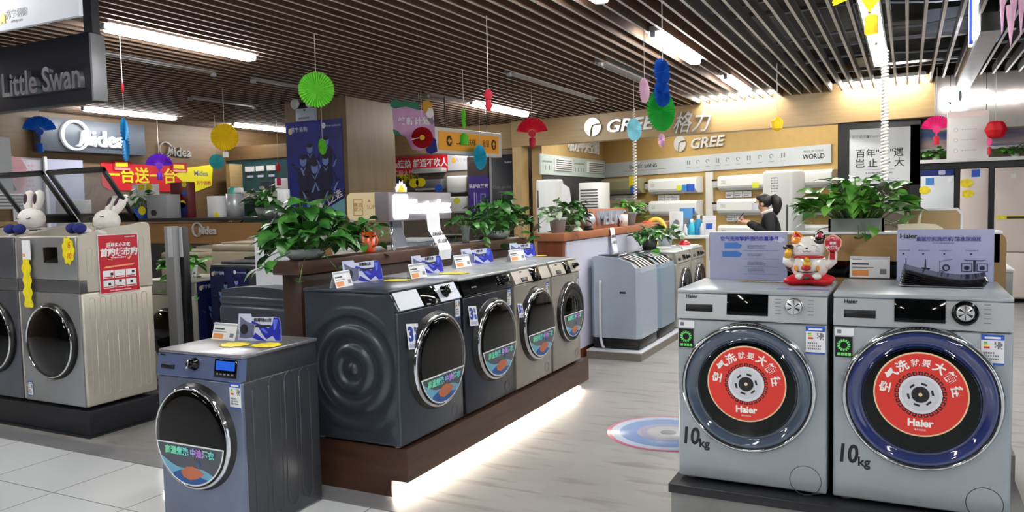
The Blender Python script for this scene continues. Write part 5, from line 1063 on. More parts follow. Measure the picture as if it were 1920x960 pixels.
def fridge(label, x0, x1, z1, m, stick=(), strip=False):
    t = thing('fridge', label, 'fridge', ((x0+x1)/2, FY-.01, .06)); w_ = (x1-x0)/2-.006; h = z1-.06
    MB().bx((-w_, .03, 0), (w_, .58, h), 0, .006).build('body', [m], t); MB().bx((-w_, -.01, h*.36), (w_, .03, h), 0, .006).build('door', [m], t); MB().bx((-w_, -.01, .02), (w_, .03, h*.355), 0, .006).build('door', [m], t)
    for x, z, s_, mm in stick: MB().prism([(x*w_+s_*.6*math.cos(2*PI*i/18)*(1+.08*math.cos(5*2*PI*i/18)), z-.06+s_*.45*math.sin(2*PI*i/18)) for i in range(18)] if mm is YEL else [(x*w_-s_/2, z-.06-s_/2), (x*w_+s_/2, z-.06-s_/2), (x*w_+s_/2, z-.06+s_/2), (x*w_-s_/2, z-.06+s_/2)], -.014, -.01, 0).build('sticker', [mm], t)
    if strip: MB().rect(-w_+.02, 1.05, -w_+.36, 1.1, -.013, -.01, 0).rect(-w_+.14, 1.06, -w_+.35, 1.09, -.0145, -.013, 1).build('strip_sticker', [YEL, INK], t)
    return t
fridge('white fridge with one yellow sticker, next to the white poster', .15, .56, 1.71, mat('fridge_white', (208, 214, 220), .25), ((-.45, 1.64, .1, SB), (-.75, 1.52, .12, YEL), (.75, 1.66, .06, PAPER)))
fridge('blush fridge with two yellow stickers, middle of the three', .62, .957, 1.79, mat('fridge_blush', (214, 202, 196), .25), ((.1, 1.73, .1, BLUEG), (-.55, 1.6, .13, YEL), (-.45, 1.46, .12, YEL)))
fridge('wide blush fridge with black and yellow strip sticker', 1.017, 1.95, 1.79, mat('fridge_blush', (0, 0, 0)), ((-.55, 1.68, .06, PAPER),), True)
t = thing('screen_card', 'dark blue card with emblem on top of the white fridge', 'card', (.35, FY+.02, 1.715)); MB().bx((-.2, 0, 0), (.2, .02, .08)).build('card', [mat('card_navy', (20, 44, 130), .3)], t); MB().prism(rrect(.02, .01, .1, .07, .012), -.002, 0, 0).build('card_emblem', [LAVP], t)
wpz = thing('wall_poster', 'large white poster with black characters in a black frame', 'poster', (-.36, FY-.012, 1.63)); MB().bx((-.385, 0, 0), (.385, .012, .77)).build('poster_sheet', [mat('poster_white', (206, 210, 214), .5)], wpz)
text('百年"一"遇', .13, INK, wpz, (0, -.002, .42), ext=.0008, bold=.001, name='poster_lettering'); text('岂 止 于 大', .13, INK, wpz, (0, -.002, .28), ext=.0008, bold=.001, name='poster_lettering'); text('苏宁易购', .05, GREYT, wpz, (-.26, -.002, .66), ext=.0006, name='poster_lettering'); text('Electrolux', .05, GREYT, wpz, (-.02, -.002, .66), ext=.0006, name='poster_lettering')
gm = MB(); gm.rect(-.19, .195, .19, .2, -.0012, 0, 0); greek(gm, -.17, .13, .17, .17, 1, 0, -.0012, random.Random(1)); greek(gm, -.1, .1, .1, .12, 1, 0, -.0012, random.Random(2)); greek(gm, -.24, .03, .24, .07, 2, 0, -.0012, random.Random(3)); gm.rect(-.16, .64, -.13, .68, -.0012, 0, 0); gm.build('poster_print', [GREYT], wpz)
R2 = random.Random(5)
for i, (x, s_) in enumerate(((.34, .2), (1.25, .2), (1.85, .16))):
    t = thing('shelf_plant', ('low green ivy on the shelf above the white fridge', 'low green ivy on the shelf beside the red flower ball', 'low green ivy at the far end of the fridge shelf')[i], 'plant', (x, FY+.06, 1.93)); MB().lathe([(.04, 0), (.055, .04), (.05, .04), (0, .01)], 14).build('pot', [WHITE], t); foliage(t, 46, (s_, .06), .13, .0, .085, R2, LEAF2, (0, -.03, .03), .0)
t = thing('illuminated_sign', 'large glowing white lettering and square emblem on the grey fascia', 'sign', (.36, 11.6, 2.53)); GL2 = mat('sign_glow_strong', (250, 252, 255), .5, emit=4)
ic = MB(); ic.prism(rrect(0, 0, .315, .295, .04), -.07, 0, 0); ic.build('icon_panel', [GL2], t); im = MB(); im.prism([(.07, .1), (.13, .06), (.12, .1)], -.074, -.07, 0).prism([(.22+.05*math.cos(2*PI*i/16)*.4, .17+.07*math.sin(2*PI*i/16)) for i in range(16)], -.074, -.07, 0); im.build('icon_mark', [GREYT], t); text('Electrolux', .24, GL2, t, (.36, -.03, .13), ext=.03, bold=.008, align='LEFT', name='sign_lettering')
# strip lamps washing the top of the fascia
for x0, x1, lb in ((-2.9, -1.7, 'strip lamp washing the fascia beside the big silver lettering'), (-.9, .2, 'strip lamp washing the fascia beside the glowing sign')):
    y0, y1 = fascia_y(x0)-.17, fascia_y(x1)-.17; t = thing('wall_washer', lb, 'strip light', ((x0+x1)/2, (y0+y1)/2, 2.995), ang); h = (x1-x0)/2
    MB().bx((-h, -.04, .03), (h, .04, .08)).build('lamp_body', [CASEW], t); MB().bx((-h+.02, -.035, -.01), (h-.02, .035, .03), 0, .01).build('diffuser', [mat('washer_glow', (255, 250, 238), .5, emit=60)], t)
# ------------------------------------------------------------------ display partition behind the pair of silver machines
dp = thing('display_partition', 'wood banded black partition with white edge behind the silver machines', 'partition', (0, 0, 0))
WB = mat('oak_band', (166, 132, 88), .45, two=(150, 118, 76), scale=3, stretch=(1, 9, 9))
MB().bx((-.9, 4.02, 0), (.36, 4.13, 1.05)).build('partition_base', [mat('partition_black', (24, 24, 28), .4)], dp)
MB().bx((-.9, 4.0, 1.15), (.36, 4.14, 1.275)).bx((-.9, 4.005, 1.0), (.36, 4.01, 1.07), 0).build('wood_band', [WB], dp); MB().bx((-.9, 4.01, 1.05), (.36, 4.02, 1.15)).build('glass_band', [GLOSS], dp)
MB().prism([(.33, 1.0), (.385, 1.0), (.385, 1.24), (.38, 1.26), (.365, 1.278), (.33, 1.285)], 4.0, 4.14, 0).build('rounded_end', [mat('end_tan', (160, 128, 84), .45)], dp)
MB().bx((-.9, 3.995, 1.275), (.37, 4.145, 1.287), 0, .003).build('edge_strip', [WHITE], dp)
# lavender leaflet board beside the cat
def board(name, label, pl, pr, ptop, z, y=None):
    a, b = PZ(*pl, z), PZ(*pr, z); rz = math.atan2(b.y-a.y, b.x-a.x); t = thing(name, label, 'display board', a, rz); h = ZAT(ptop[0], ptop[1], a.x, a.y)-z; return t, (b-a).length, h
y_ = 3.74; a, b = PY(1331, 521, y_), PY(1476, 519, y_); tz = HTZ
t = thing('display_board', 'lavender leaflet board with blue arrows beside the lucky cat', 'display board', (a.x, y_, tz)); W_ = b.x-a.x; h = PY(1335, 436, y_).z-tz
MB().rect(0, 0, W_, h, 0, .008, 0).build('board_panel', [mat('board_violet', (170, 176, 204), .3, two=(152, 160, 194), scale=4, coat=.4)], t)
text('空气洗双擎护理的四重净界', .022, BLUEP, t, (W_*.52, -.001, h*.86), ext=.0004, bold=.0003, name='board_lettering')
mb = MB()
for i, z in enumerate((.66, .48)): mb.prism([(W_*(.2-.03*i), h*z), (W_*.4, h*z), (W_*.43, h*(z+.07)), (W_*.36, h*(z+.13)), (W_*(.2-.03*i), h*(z+.12))], -.001, 0, 0)
mb.build('arrow_print', [mat('arrow_blue', (70, 120, 196), .4)], t)
gm = MB(); rd = random.Random(6)
for z in (.62, .44, .27, .12): gm.rect(W_*.44, h*z-.0008, W_*.9, h*z+.0008, -.0008, 0, 0); greek(gm, W_*.5, h*z+.006, W_*.75, h*z+.026, 3, 0, -.0008, rd)
gm.prism([(W_*.82, h*.84), (W_*.92, h*.9), (W_*.98, h*.84), (W_*.92, h*.78)], -.0008, 0, 1); gm.build('board_print', [mat('print_slate', (112, 118, 160), .5), LAVP], t)
y_ = 3.83; a, b = PY(1681, 533, y_), PY(1863, 533, y_)
t = thing('display_board', 'glossy lavender board with tool pictures above the black leaflets', 'display board', (a.x, y_, tz)); W_ = b.x-a.x; h = PY(1770, 430, y_).z-tz
MB().rect(0, 0, W_, h, 0, .01, 0).build('board_panel', [mat('board_lilac', (184, 190, 220), .2, two=(166, 172, 212), scale=4, coat=.8)], t)
text('Haier', .03, INKT, t, (W_*.03, -.001, h*.87), ext=.0005, bold=.0006, align='LEFT', name='brand_lettering'); text('直驱变频洗烘机 精准双投放', .02, mat('print_indigo', (70, 66, 150), .45), t, (W_*.54, -.001, h*.81), ext=.0005, bold=.0004, name='board_lettering')
gm = MB(); rd = random.Random(3); greek(gm, W_*.38, h*.72, W_*.6, h*.755, 1, 0, -.0008, rd)
for x in (.07, .28, .5, .77): greek(gm, W_*(x-.05), h*.585, W_*(x+.07), h*.615, 1, 0, -.0008, rd); gm.prism([(W_*x+.004*math.cos(k*.8), h*.53+.004*math.sin(k*.8)) for k in range(8)], -.0008, 0, 1)
gm.rect(W_*.095, h*.28, W_*.105, h*.45, -.001, 0, 1); gm.prism([(W_*.085, h*.18), (W_*.13, h*.18), (W_*.135, h*.3), (W_*.09, h*.3)], -.001, 0, 1)
gm.prism([(W_*.295, h*.26), (W_*.315, h*.26), (W_*.31, h*.43), (W_*.3, h*.43)], -.001, 0, 1); gm.prism([(W_*.26, h*.27), (W_*.36, h*.26), (W_*.34, h*.2), (W_*.335, h*.13), (W_*.285, h*.13), (W_*.28, h*.2)], -.001, 0, 1)
gm.prism([(W_*.45, h*.2), (W_*.457, h*.2), (W_*.457, h*.38), (W_*.59, h*.43), (W_*.585, h*.445), (W_*.45, h*.395)], -.001, 0, 0); gm.tube([(W_*.52+.012*math.cos(k*.5), -.001, h*.27+.012*math.sin(k*.5)) for k in range(14)], .003, 1, 5); gm.tube([(W_*.475+.01*math.cos(k*.5), -.001, h*.17+.01*math.sin(k*.5)) for k in range(14)], .0025, 0, 5)
for x in (.73, .885): 
    for (x0, z0, x1, z1) in ((-.055, .2, .055, .215), (-.055, .34, .055, .355), (-.055, .2, -.047, .355), (.047, .2, .055, .355)): gm.rect(W_*(x+x0), h*z0, W_*(x+x1), h*z1, -.001, 0, 1)
    gm.prism([(W_*x+.011*math.cos(k*.45), h*.27+.009*math.sin(k*.45)) for k in range(14)], -.001, 0, 1)
gm.rect(W_*.795, h*.2, W_*.82, h*.42, -.001, 0, 1); gm.prism([(W_*.7, h*.425), (W_*.72, h*.4), (W_*.89, h*.4), (W_*.92, h*.425), (W_*.88, h*.418), (W_*.74, h*.418)], -.001, 0, 1)
gm.build('board_print', [mat('print_slate', (112, 118, 160), .5), mat('print_navy', (40, 42, 72), .45)], t)
# fanned black leaflets in front of it
t = thing('leaflet_stack', 'fanned stack of black leaflets on the silver machine lid', 'leaflets', (PY(1762, 536, 3.66).x, 3.66, tz), .02)
LB = mat('leaflet_black', (22, 22, 26), .25, coat=.4)
for k in range(7):
    w2 = .15; lift = .006*k; mb = MB(); q = []
    for i in range(15):
        u = i/14; x = -w2+2*w2*u; q.append((x+.003*k, .003+.0012*k+(.0075*k+.003)*((1-u)**2.2)+(.0025*k)*(max(0, u-.6)/.4)**2))
    vs = [(x, -.09+.006*k, z) for x, z in q]+[(x, .07+.004*k, z+.004*k) for x, z in q]+[(x, -.09+.006*k, z+.0012) for x, z in q]+[(x, .07+.004*k, z+.004*k+.0012) for x, z in q]
    n = 15; fs = [[i, i+1, n+i+1, n+i] for i in range(n-1)]+[[2*n+i, 3*n+i, 3*n+i+1, 2*n+i+1] for i in range(n-1)]+[[i, 2*n+i, 2*n+i+1, i+1] for i in range(n-1)]+[[n+i, n+i+1, 3*n+i+1, 3*n+i] for i in range(n-1)]+[[0, n, 3*n, 2*n], [n-1, 3*n-1, 4*n-1, 2*n-1]]
    mb.add(vs, fs, 0, True); mb.build('leaflet', [LB if k else mat('leaflet_grey', (150, 150, 158), .3)], t)
# blue and yellow sheets under the cat
mb = MB(); q1 = PZ(1392, 528, HTZ); q2 = PZ(1478, 526, HTZ)
t = thing('flyer', 'blue and yellow flyer lying on the silver machine lid next to the cat', 'flyer', ((q1.x+q2.x)/2, q1.y, HTZ+.0002), .02); w2 = (q2.x-q1.x)/2
MB().bx((-w2, -.005, 0), (w2, .06, .0012)).build('flyer_sheet', [mat('flyer_blue', (64, 96, 196), .3)], t)
MB().prism([(-w2-.02+(2*w2+.03)*i/16, .006*(i % 2)-.012) for i in range(17)]+[(w2, .02), (-w2, .02)], -.0018, -.0012, 0, Matrix.Rotation(-PI/2, 4, 'X')).build('yellow_edge', [mat('flyer_yellow', (232, 196, 60), .4)], t)
q3 = PZ(1520, 543, HTZ); tag(MB().bx((-.13, -.012, 0), (.07, .018, .0012)).build('flyer', [mat('flyer_violet', (120, 116, 190), .3, two=(90, 100, 200), scale=20)], None, (q3.x, q3.y, HTZ+.0002)), 'narrow violet flyer lying in front of the red cat cushion', 'flyer')

# ------------------------------------------------------------------ lucky cat
cx = PY(1518, 530, 3.58).x; cat = thing('lucky_cat', 'smiling white porcelain lucky cat on a red cushion with a raised paw sign', 'figurine', (cx, 3.575, HTZ), .0)
PORC = mat('porcelain', (236, 232, 226), .12, coat=.6); CR = mat('cat_crimson', (186, 20, 34), .3, coat=.4); CO = mat('cat_orange', (236, 150, 40), .2, coat=.5); CB = mat('cat_black', (34, 14, 18), .12, coat=.6); CG = mat('cat_gold', (226, 176, 60), .3, .4)
def cush(d): c = max(abs(math.cos(math.atan2(d.y, d.x))), abs(math.sin(math.atan2(d.y, d.x)))); return (1/c)*(.86+.1*(abs(math.cos(2*math.atan2(d.y, d.x)-PI/2))**6)) if abs(d.z) < .999 else 1
MB().ball((0, 0, .021), (.103, .072, .021), 0, 48, 12, fn=cush).build('cushion', [mat('cushion_red', (208, 14, 30), .3, bump=.2, scale=30)], cat)
bd_ = MB().ball((0, .005, .085), (.077, .06, .062), 0, 32, 20, fn=lambda d: 1+.08*max(0, -d.z)).build('cat_body', [PORC], cat)
hd = MB().ball((-.005, -.004, .160), (.069, .056, .05), 0, 32, 20, fn=lambda d: 1+.07*abs(d.x)*max(0, -d.z)).build('cat_head', [PORC], cat)
for s_, m1, m2 in ((-1, CO, CR), (1, CB, mat('ear_rose', (170, 60, 80), .25, coat=.4))):
    T = Matrix.Translation((-.005+s_*.041, .0, .19)) @ Matrix.Rotation(s_*.3, 4, 'Y'); MB().lathe([(.03, 0), (.025, .018), (.014, .034), (.005, .042), (0, .043)], 20, 0, T @ Matrix.Diagonal((1, .55, 1, 1))).build('ear', [m1], hd)
    MB().lathe([(.02, .006), (.015, .02), (.006, .034), (0, .036)], 16, 0, T @ Matrix.Translation((0, -.009, 0)) @ Matrix.Diagonal((1, .5, 1, 1))).build('inner_ear', [m2], hd)
    MB().ball((-.005+s_*.042, -.006, .189), (.026, .045, .019), 0, 20, 12, M=None).build('ear_patch', [m1], hd)
    MB().tube([(-.005+s_*.027+.014*math.cos(a), -.057+.003*abs(math.cos(a)), .165+.008*math.sin(a)) for a in [PI*k/8 for k in range(9)]], .0012, 0, 6).build('closed_eye', [INK], hd)
    mw = MB(); mw.tube([(-.005+s_*.008+.008*math.cos(a), -.0605, .1515+.006*math.sin(a)) for a in [PI+PI*k/8 for k in range(9)]], .001, 0, 6); mw.build('mouth', [INK], hd)
    wk = MB()
    for k in (-1, 0, 1): wk.tube([(-.005+s_*.034, -.052, .152+.004*k), (-.005+s_*.052, -.043, .153+.008*k)], .0006, 0, 5)
    wk.build('whiskers', [GREYT], hd)
MB().ball((-.005, -.0605, .1605), (.005, .003, .004), 0, 12, 8).build('nose', [INK], hd)
MB().tube([(-.002+.058*math.cos(a), -.002+.05*math.sin(a), .119-.004*math.sin(a)) for a in [2*PI*k/32 for k in range(33)]], .006, 0, 8).build('collar', [CR], cat)
MB().ball((-.005, -.057, .112), (.012, .008, .011), 0).build('bell', [CG], cat)
# raised arm with the paw sign
MB().tube([(.05, -.005, .095), (.078, -.01, .09), (.093, -.012, .105), (.096, -.014, .135), (.095, -.014, .155)], [.022, .022, .02, .017, .015], 0, 12).build('raised_arm', [PORC], cat)
MB().rect(.084, .112, .104, .15, -.036, -.032, 0).build('arm_panel', [CR], cat)
pwm = MB(); out = lambda k: [(.096+k*x, .178+k*z) for x, z in [(-.02, -.03), (.0, -.038), (.02, -.03), (.032, -.008), (.034, .012), (.028, .026), (.02, .03), (.012, .036), (.0, .04), (-.012, .036), (-.02, .03), (-.028, .026), (-.034, .012), (-.032, -.008)]]
pwm.prism(out(1), -.036, -.028, 0); pwm.prism(out(.9), -.0368, -.036, 1); pw = pwm.build('paw_sign', [mat('paw_rim', (236, 190, 160), .4), mat('paw_red', (186, 40, 52), .4)], cat)
text('空气洗', .017, mat('paw_pink', (240, 170, 170), .4), pw, (.096, -.0374, .2), ext=.0003, bold=.0005, name='sign_lettering'); text('就要', .013, PAPER, pw, (.096, -.0374, .181), ext=.0003, bold=.0003, name='sign_lettering'); text('大筒径', .018, PAPER, pw, (.096, -.0374, .162), ext=.0003, bold=.0005, name='sign_lettering')
# lower arm holding a gold ingot with black tassel
MB().tube([(-.055, -.01, .1), (-.08, -.02, .094), (-.09, -.03, .105), (-.088, -.034, .12)], [.02, .021, .02, .015], 0, 12).build('bent_arm', [PORC], cat)
MB().tube([(-.088, -.036, .115), (-.082, -.036, .14), (-.078, -.034, .158)], [.012, .016, .012], 0, 10).build('gold_fish', [CG], cat); MB().ball((-.08, -.034, .163), (.022, .012, .01), 0, 16, 10, fn=lambda d: 1+.15*math.cos(6*math.atan2(d.y, d.x))).build('black_tassel', [CB], cat)
og = MB(); 
og.ball((-.005, -.058, .092), (.018, .008, .014), 0); og.build('gold_coin', [CG], cat); MB().ball((-.008, -.062, .077), (.021, .008, .012), 0).build('red_pouch', [CR], cat)
for x in (-.05, .038): MB().ball((x, -.05, .075), (.007, .006, .013), 0).build('orange_mark', [CO], cat)
MB().tube([(-.045, -.047, .062), (-.02, -.061, .058), (.01, -.062, .058), (.04, -.05, .063)], .0022, 0, 6).build('bib_line', [INK], cat)
MB().prism([(-.032, .03), (-.012, .054), (.004, .054), (.03, .03), (.012, .034), (-.005, .046), (-.02, .034)], -.068, -.06, 0).build('bib_bow', [CR], cat); MB().ball((-.005, -.07, .036), (.012, .006, .007), 0).build('green_clover', [mat('clover', (60, 76, 50), .4)], cat)
for s_ in (-1, 1): MB().ball((s_*.034, -.05, .04), (.02, .022, .014), 0).build('foot', [PORC], cat)
MB().tube([(-.06, .01, .06), (-.085, .005, .07), (-.09, .0, .082)], [.012, .012, .01], 0, 8).build('tail', [CB], cat)
# ------------------------------------------------------------------ planter on the partition
t = thing('pothos_planter', 'wide bright pothos in a grey trough on top of the wood banded partition', 'potted plant', (PY(1606, 432, 4.07).x, 4.07, 1.287))
tr = MB(); tr.bx((-.11, -.055, 0), (.11, .055, .012)).bx((-.12, -.06, .0), (-.11, .06, .062)).bx((.11, -.06, 0), (.12, .06, .062)).bx((-.12, -.06, 0), (.12, -.052, .062)).bx((-.12, .052, 0), (.12, .06, .062)); tr.build('trough', [mat('trough_grey', (120, 126, 122), .5)], t)
MB().bx((-.108, -.051, .012), (.108, .051, .05)).build('soil', [mat('soil', (44, 34, 26), .9, bump=.4, scale=60)], t)
R3 = random.Random(23); foliage(t, 190, (.25, .1), .235, .03, .075, R3, LEAF2, (-.0, 0, .03), .06)
MB().tube([(-.08, -.05, .06), (-.17, -.07, .12), (-.25, -.06, .14), (-.28, -.05, .11)], .0025, 0, 6).tube([(.02, .0, .2), (.04, .0, .255), (.07, -.01, .25)], .002, 0, 6).build('runner', [STEM], t)
lf = MB(); leaf(lf, (-.24, -.05, .09), (-.6, -.2, .35), .09); leaf(lf, (-.2, -.05, .04), (-.7, -.2, -.1), .07); leaf(lf, (.06, -.01, .25), (.7, -.1, .2), .08, wide=.3); leaf(lf, (-.12, 0, .24), (-.8, -.1, .1), .08, wide=.35); lf.build('runner_leaf', [LEAF2], t)
# cream stand and tan board beside the planter
q = PY(1722, 434, 4.09); t = thing('cream_stand', 'small cream stand with two upright pegs beside the pothos trough', 'stand', (q.x, 4.09, 1.287))
MB().prism([(-.085, 0), (.1, 0), (.1, .012), (.07, .03), (.0, .035), (-.085, .03)], -.03, .03, 0).build('stand_base', [mat('cream_plastic', (226, 218, 190), .4)], t)
for x, h in ((-.05, .105), (.0, .1)): MB().tube([(x, 0, .03), (x+.004, 0, .06), (x+.012, 0, h)], [.008, .007, .006], 0, 8).build('peg', [mat('cream_plastic', (0, 0, 0))], t)
q = PY(1742, 436, 4.6); t = thing('tan_board', 'tan board with a white rounded edge standing beyond the partition', 'board', (q.x, 4.12, 0))
MB().prism([(-.115, 0), (.115, 0), (.115, 1.36), (.1, 1.38), (-.115, 1.38)], -.01, .01, 0).build('board_panel', [mat('tan_board', (176, 150, 110), .5)], t); MB().prism([(.115, 0), (.125, 0), (.125, 1.365), (.105, 1.39), (-.115, 1.39), (-.115, 1.38), (.1, 1.38), (.115, 1.36)], -.012, .012, 0).build('board_edge', [WHITE], t)
rm = front_loader('washing_machine', 'silver washer standing back to back behind the wood banded partition', (.135, 4.74, .253), PI, .6, .54, .855, mat('rear_silver', (150, 152, 150), .4, .3), SILVER, .7, .012, (0, .42, .26, 'dome'), lid=WHITE)
tag(MB().bx((-.2, 4.17, 0), (.45, 4.76, .25)).build('display_stand', [CONC]), 'grey stand under the washer behind the partition', 'stand')
tag(MB().lathe([(0, 0), (.38, 0), (.38, .0015), (0, .0015)], 64, 0).lathe([(.355, .0015), (.355, .002), (0, .002)], 64, 1).lathe([(.3, .002), (.3, .0024), (.0, .0024)], 64, 2).lathe([(.19, .0024), (.19, .0028), (0, .0028)], 64, 3).lathe([(.13, .0028), (.13, .0031), (0, .0031)], 48, 4).lathe([(.05, .0031), (.05, .0034), (0, .0034)], 32, 5).build('floor_decal', [mat('decal_rose', (178, 104, 132), .4), mat('decal_pale', (176, 190, 212), .4), mat('decal_blue', (120, 146, 192), .4), mat('decal_dash', (152, 152, 178), .4), mat('decal_silver', (176, 178, 182), .4), mat('decal_grey', (130, 134, 142), .4)], None, (-1.33, 4.74, .001)), 'round blue and silver decal on the wood floor', 'floor sticker')
# ------------------------------------------------------------------ second counter with plants and lit letters
ct2 = thing('partition_counter', 'cherry wood counter with pale lavender front beyond the row', 'counter', (0, 0, 0))
MB().bx((-2.96, 6.36, 0), (-2.72, 9.75, 1.13)).build('counter_body', [REDWOOD], ct2); MB().bx((-2.72, 6.42, .1), (-2.705, 9.7, 1.11)).build('front_panel', [mat('pale_lavender', (206, 206, 224), .35)], ct2); MB().bx((-2.98, 6.34, 1.12), (-2.69, 9.77, 1.19), 0, .003).build('counter_top', [mat('cherry_top', (168, 106, 74), .4)], ct2)
Z2 = 1.19; R4 = random.Random(31)
def pot_plant(label, px, y_, pot_h, pot_r, n, spread, top, m, seed, potm, z=Z2, x=-2.83):
    p = PX(px[0], px[1], x); t = thing('potted_plant', label, 'potted plant', (x, p.y if y_ is None else y_, z)); MB().lathe([(0, 0), (pot_r*.75, 0), (pot_r*.95, pot_h*.8), (pot_r*1.08, pot_h*.82), (pot_r*1.1, pot_h), (pot_r*.95, pot_h), (pot_r*.8, pot_h*.3), (0, pot_h*.25)], 28).build('pot', [potm], t)
    foliage(t, n, spread, top, .0, .09, random.Random(seed), m, (0, 0, pot_h*.85), .1); return t
PG = mat('pot_grey', (176, 184, 192), .4)
pot_plant('variegated plant in a grey pot at the near end of the cherry counter', (1046, 432), None, .14, .08, 46, (.16, .2), .18, VARI, 3, PG)
pot_plant('dark green ivy spilling beside the round crystal on the cherry counter', (1074, 430), None, .06, .07, 90, (.1, .3), .26, LEAF, 4, PG)
pot_plant('pale green plant in a grey pot at the far end of the cherry counter', (1179, 410), None, .15, .09, 60, (.15, .26), .17, LEAF2, 5, PG)
p = PX(1096, 420, -2.8); t = thing('crystal_ball', 'round crystal trophy in front of the ivy on the cherry counter', 'ornament', (-2.76, p.y, Z2)); MB().ball((0, 0, .1), .07, 0, 14, 8).build('crystal', [mat('crystal', (214, 220, 226), .08, .3)], t); MB().lathe([(0, 0), (.05, 0), (.04, .035), (0, .035)], 16).build('crystal_base', [BLACK], t)
a, b = PX(1112, 418, -2.8), PX(1160, 414, -2.8)
t = thing('letter_sign', 'small wooden sign block with silver blue letters on the cherry counter', 'sign', (-2.8, (a.y+b.y)/2+.1, Z2), PI/2); MB().bx((-.62, 0, 0), (.62, .12, .2), 0, .003).build('sign_block', [mat('cherry_sign', (176, 112, 84), .4)], t); text('MEILING', .2, mat('letter_ice', (196, 212, 232), .2, .5), t, (.02, -.02, .1), ext=.016, bold=.003, sx=1.15, name='sign_lettering')
p = PX(1165, 415, -2.76); t = thing('small_cup', 'small white printed cup between the sign and the pale green plant', 'cup', (-2.76, p.y+.05, Z2)); MB().lathe([(0, 0), (.05, 0), (.058, .13), (.054, .13), (.046, .01), (0, .008)], 24).build('cup_body', [mat('cup_white', (226, 216, 212), .4)], t); MB().box((.0, -.054, .05), (.03, .004, .03)).build('cup_print', [mat('cup_rose', (190, 110, 110), .5)], t)
p = PX(1148, 440, -2.68); paper_strip('paper_notice', 'white paper strip hanging over the lavender counter front', [(0, .0), (-.01, -.03), (-.018, -.14), (-.05, -.26)], .13, loc=(-2.685, p.y, Z2+.006), lines=(('加购有礼', .035, -.022, -.09), ('请询店员', .035, -.03, -.15)))
# pots, bottles and toys on the machines and shelf beyond
for lb, px, y, n in (('small pothos in a dark pot on the blue top loader', (1218, 462), 8.02, 46), ('second small pothos in a glass on the far champagne washer', (1247, 462), 8.6, 40)):
    p = PX(px[0], px[1], -2.45); t = thing('potted_plant', lb, 'potted plant', (-2.45, p.y, .945)); MB().lathe([(0, 0), (.07, 0), (.085, .1), (.075, .1), (.06, .02), (0, .02)], 24).build('pot', [mat('pot_dark', (52, 60, 50), .4) if 'dark' in lb else PG], t); foliage(t, n, (.17, .18), .15, .0, .1, R4, LEAF, (0, 0, .1), .1)
ROBT = EYE+ray(1222, 440)*dep((-2.6, 9.3, 1)); t = thing('toy_figure', 'orange topped toy with a big yellow ring by the cherry counter end', 'toy', (ROBT.x, ROBT.y, .92), face_cam(ROBT)); MB().tube([(.05+.11*math.cos(a), .03, .17+.15*math.sin(a)) for a in [2*PI*k/28 for k in range(29)]], .028, 0, 10).build('yellow_ring', [mat('toy_yellow', (242, 214, 80), .4)], t)
MB().box((-.05, -.02, .23), (.13, .1, .14), 0, .03).build('toy_head', [mat('toy_orange', (226, 92, 52), .4)], t); MB().box((-.05, -.075, .235), (.07, .01, .05), 0, .012).build('toy_face', [mat('toy_peach', (240, 150, 110), .4)], t); MB().ball((-.04, -.01, .09), (.08, .06, .09), 0).build('toy_body', [BLACK], t)
p0 = EYE+ray(1290, 470)*dep((-2.2, 10.0, 1)); sh = thing('white_shelf', 'white shelf table with cleaning goods beyond the far champagne washers', 'table', (p0.x, p0.y, 0), face_cam(p0)); MB().bx((-.36, -.18, .98), (.36, .2, 1.02), 0, .004).build('table_top', [WHITE], sh)
for x in (-.33, .33): MB().bx((x-.02, -.15, 0), (x+.02, .17, .98)).build('leg', [WHITE], sh)
MB().bx((-.34, .16, 1.02), (.34, .19, 1.2)).build('back_board', [mat('back_cream', (210, 190, 150), .5)], sh)
def onsh(x, y): c, s_ = math.cos(sh.rotation_euler.z), math.sin(sh.rotation_euler.z); return (p0.x+c*x-s_*y, p0.y+s_*x+c*y, 1.02)
AZ = mat('bottle_azure', (46, 150, 206), .3); CYB = mat('bottle_cyan', (70, 196, 220), .3)
for lb, x, d, m in (('white detergent carton with grey print, tallest on the shelf', -.14, (.17, .1, .3), WHITE), ('blue carton behind the tall white detergent carton', -.02, (.16, .06, .34), mat('carton_blue', (70, 140, 200), .5)), ('white paper bag with blue mark at the shelf end', .26, (.16, .08, .24), PAPER)):
    t = thing('detergent_carton', lb, 'carton', onsh(x, .05 if 'behind' in lb else -.03), sh.rotation_euler.z); MB().bx((-d[0]/2, -d[1]/2, 0), (d[0]/2, d[1]/2, d[2]), 0, .006).build('carton_body', [m], t)
    g_ = MB(); g_.rect(-d[0]*.25, d[2]*.3, d[0]*.25, d[2]*.6, -d[1]/2-.001, -d[1]/2, 0) if 'bag' in lb else g_.prism([(.04*math.cos(k*.6), d[2]*.5+.05*math.sin(k*.6)) for k in range(10)], -d[1]/2-.001, -d[1]/2, 0); g_.build('carton_print', [BLUEG if 'bag' in lb else GREYT], t)
for lb, x, r, h, m in (('cyan detergent bottle, widest on the shelf', .05, .045, .2, CYB), ('azure detergent bottle with white cap', .13, .05, .25, AZ), ('slim white bottle in front of the azure one', .17, .025, .15, WHITE), ('slim white bottle next to the white carton', -.03, .025, .14, WHITE)):
    t = thing('detergent_bottle', lb, 'bottle', onsh(x, -.1 if 'slim' in lb else .0), 0); MB().lathe([(0, 0), (r, 0), (r, h*.6), (r*.5, h*.78), (r*.4, h*.82), (0, h*.82)], 18).build('bottle_body', [m], t); MB().lathe([(r*.45, h*.8), (r*.45, h), (0, h)], 14).build('cap', [WHITE], t)
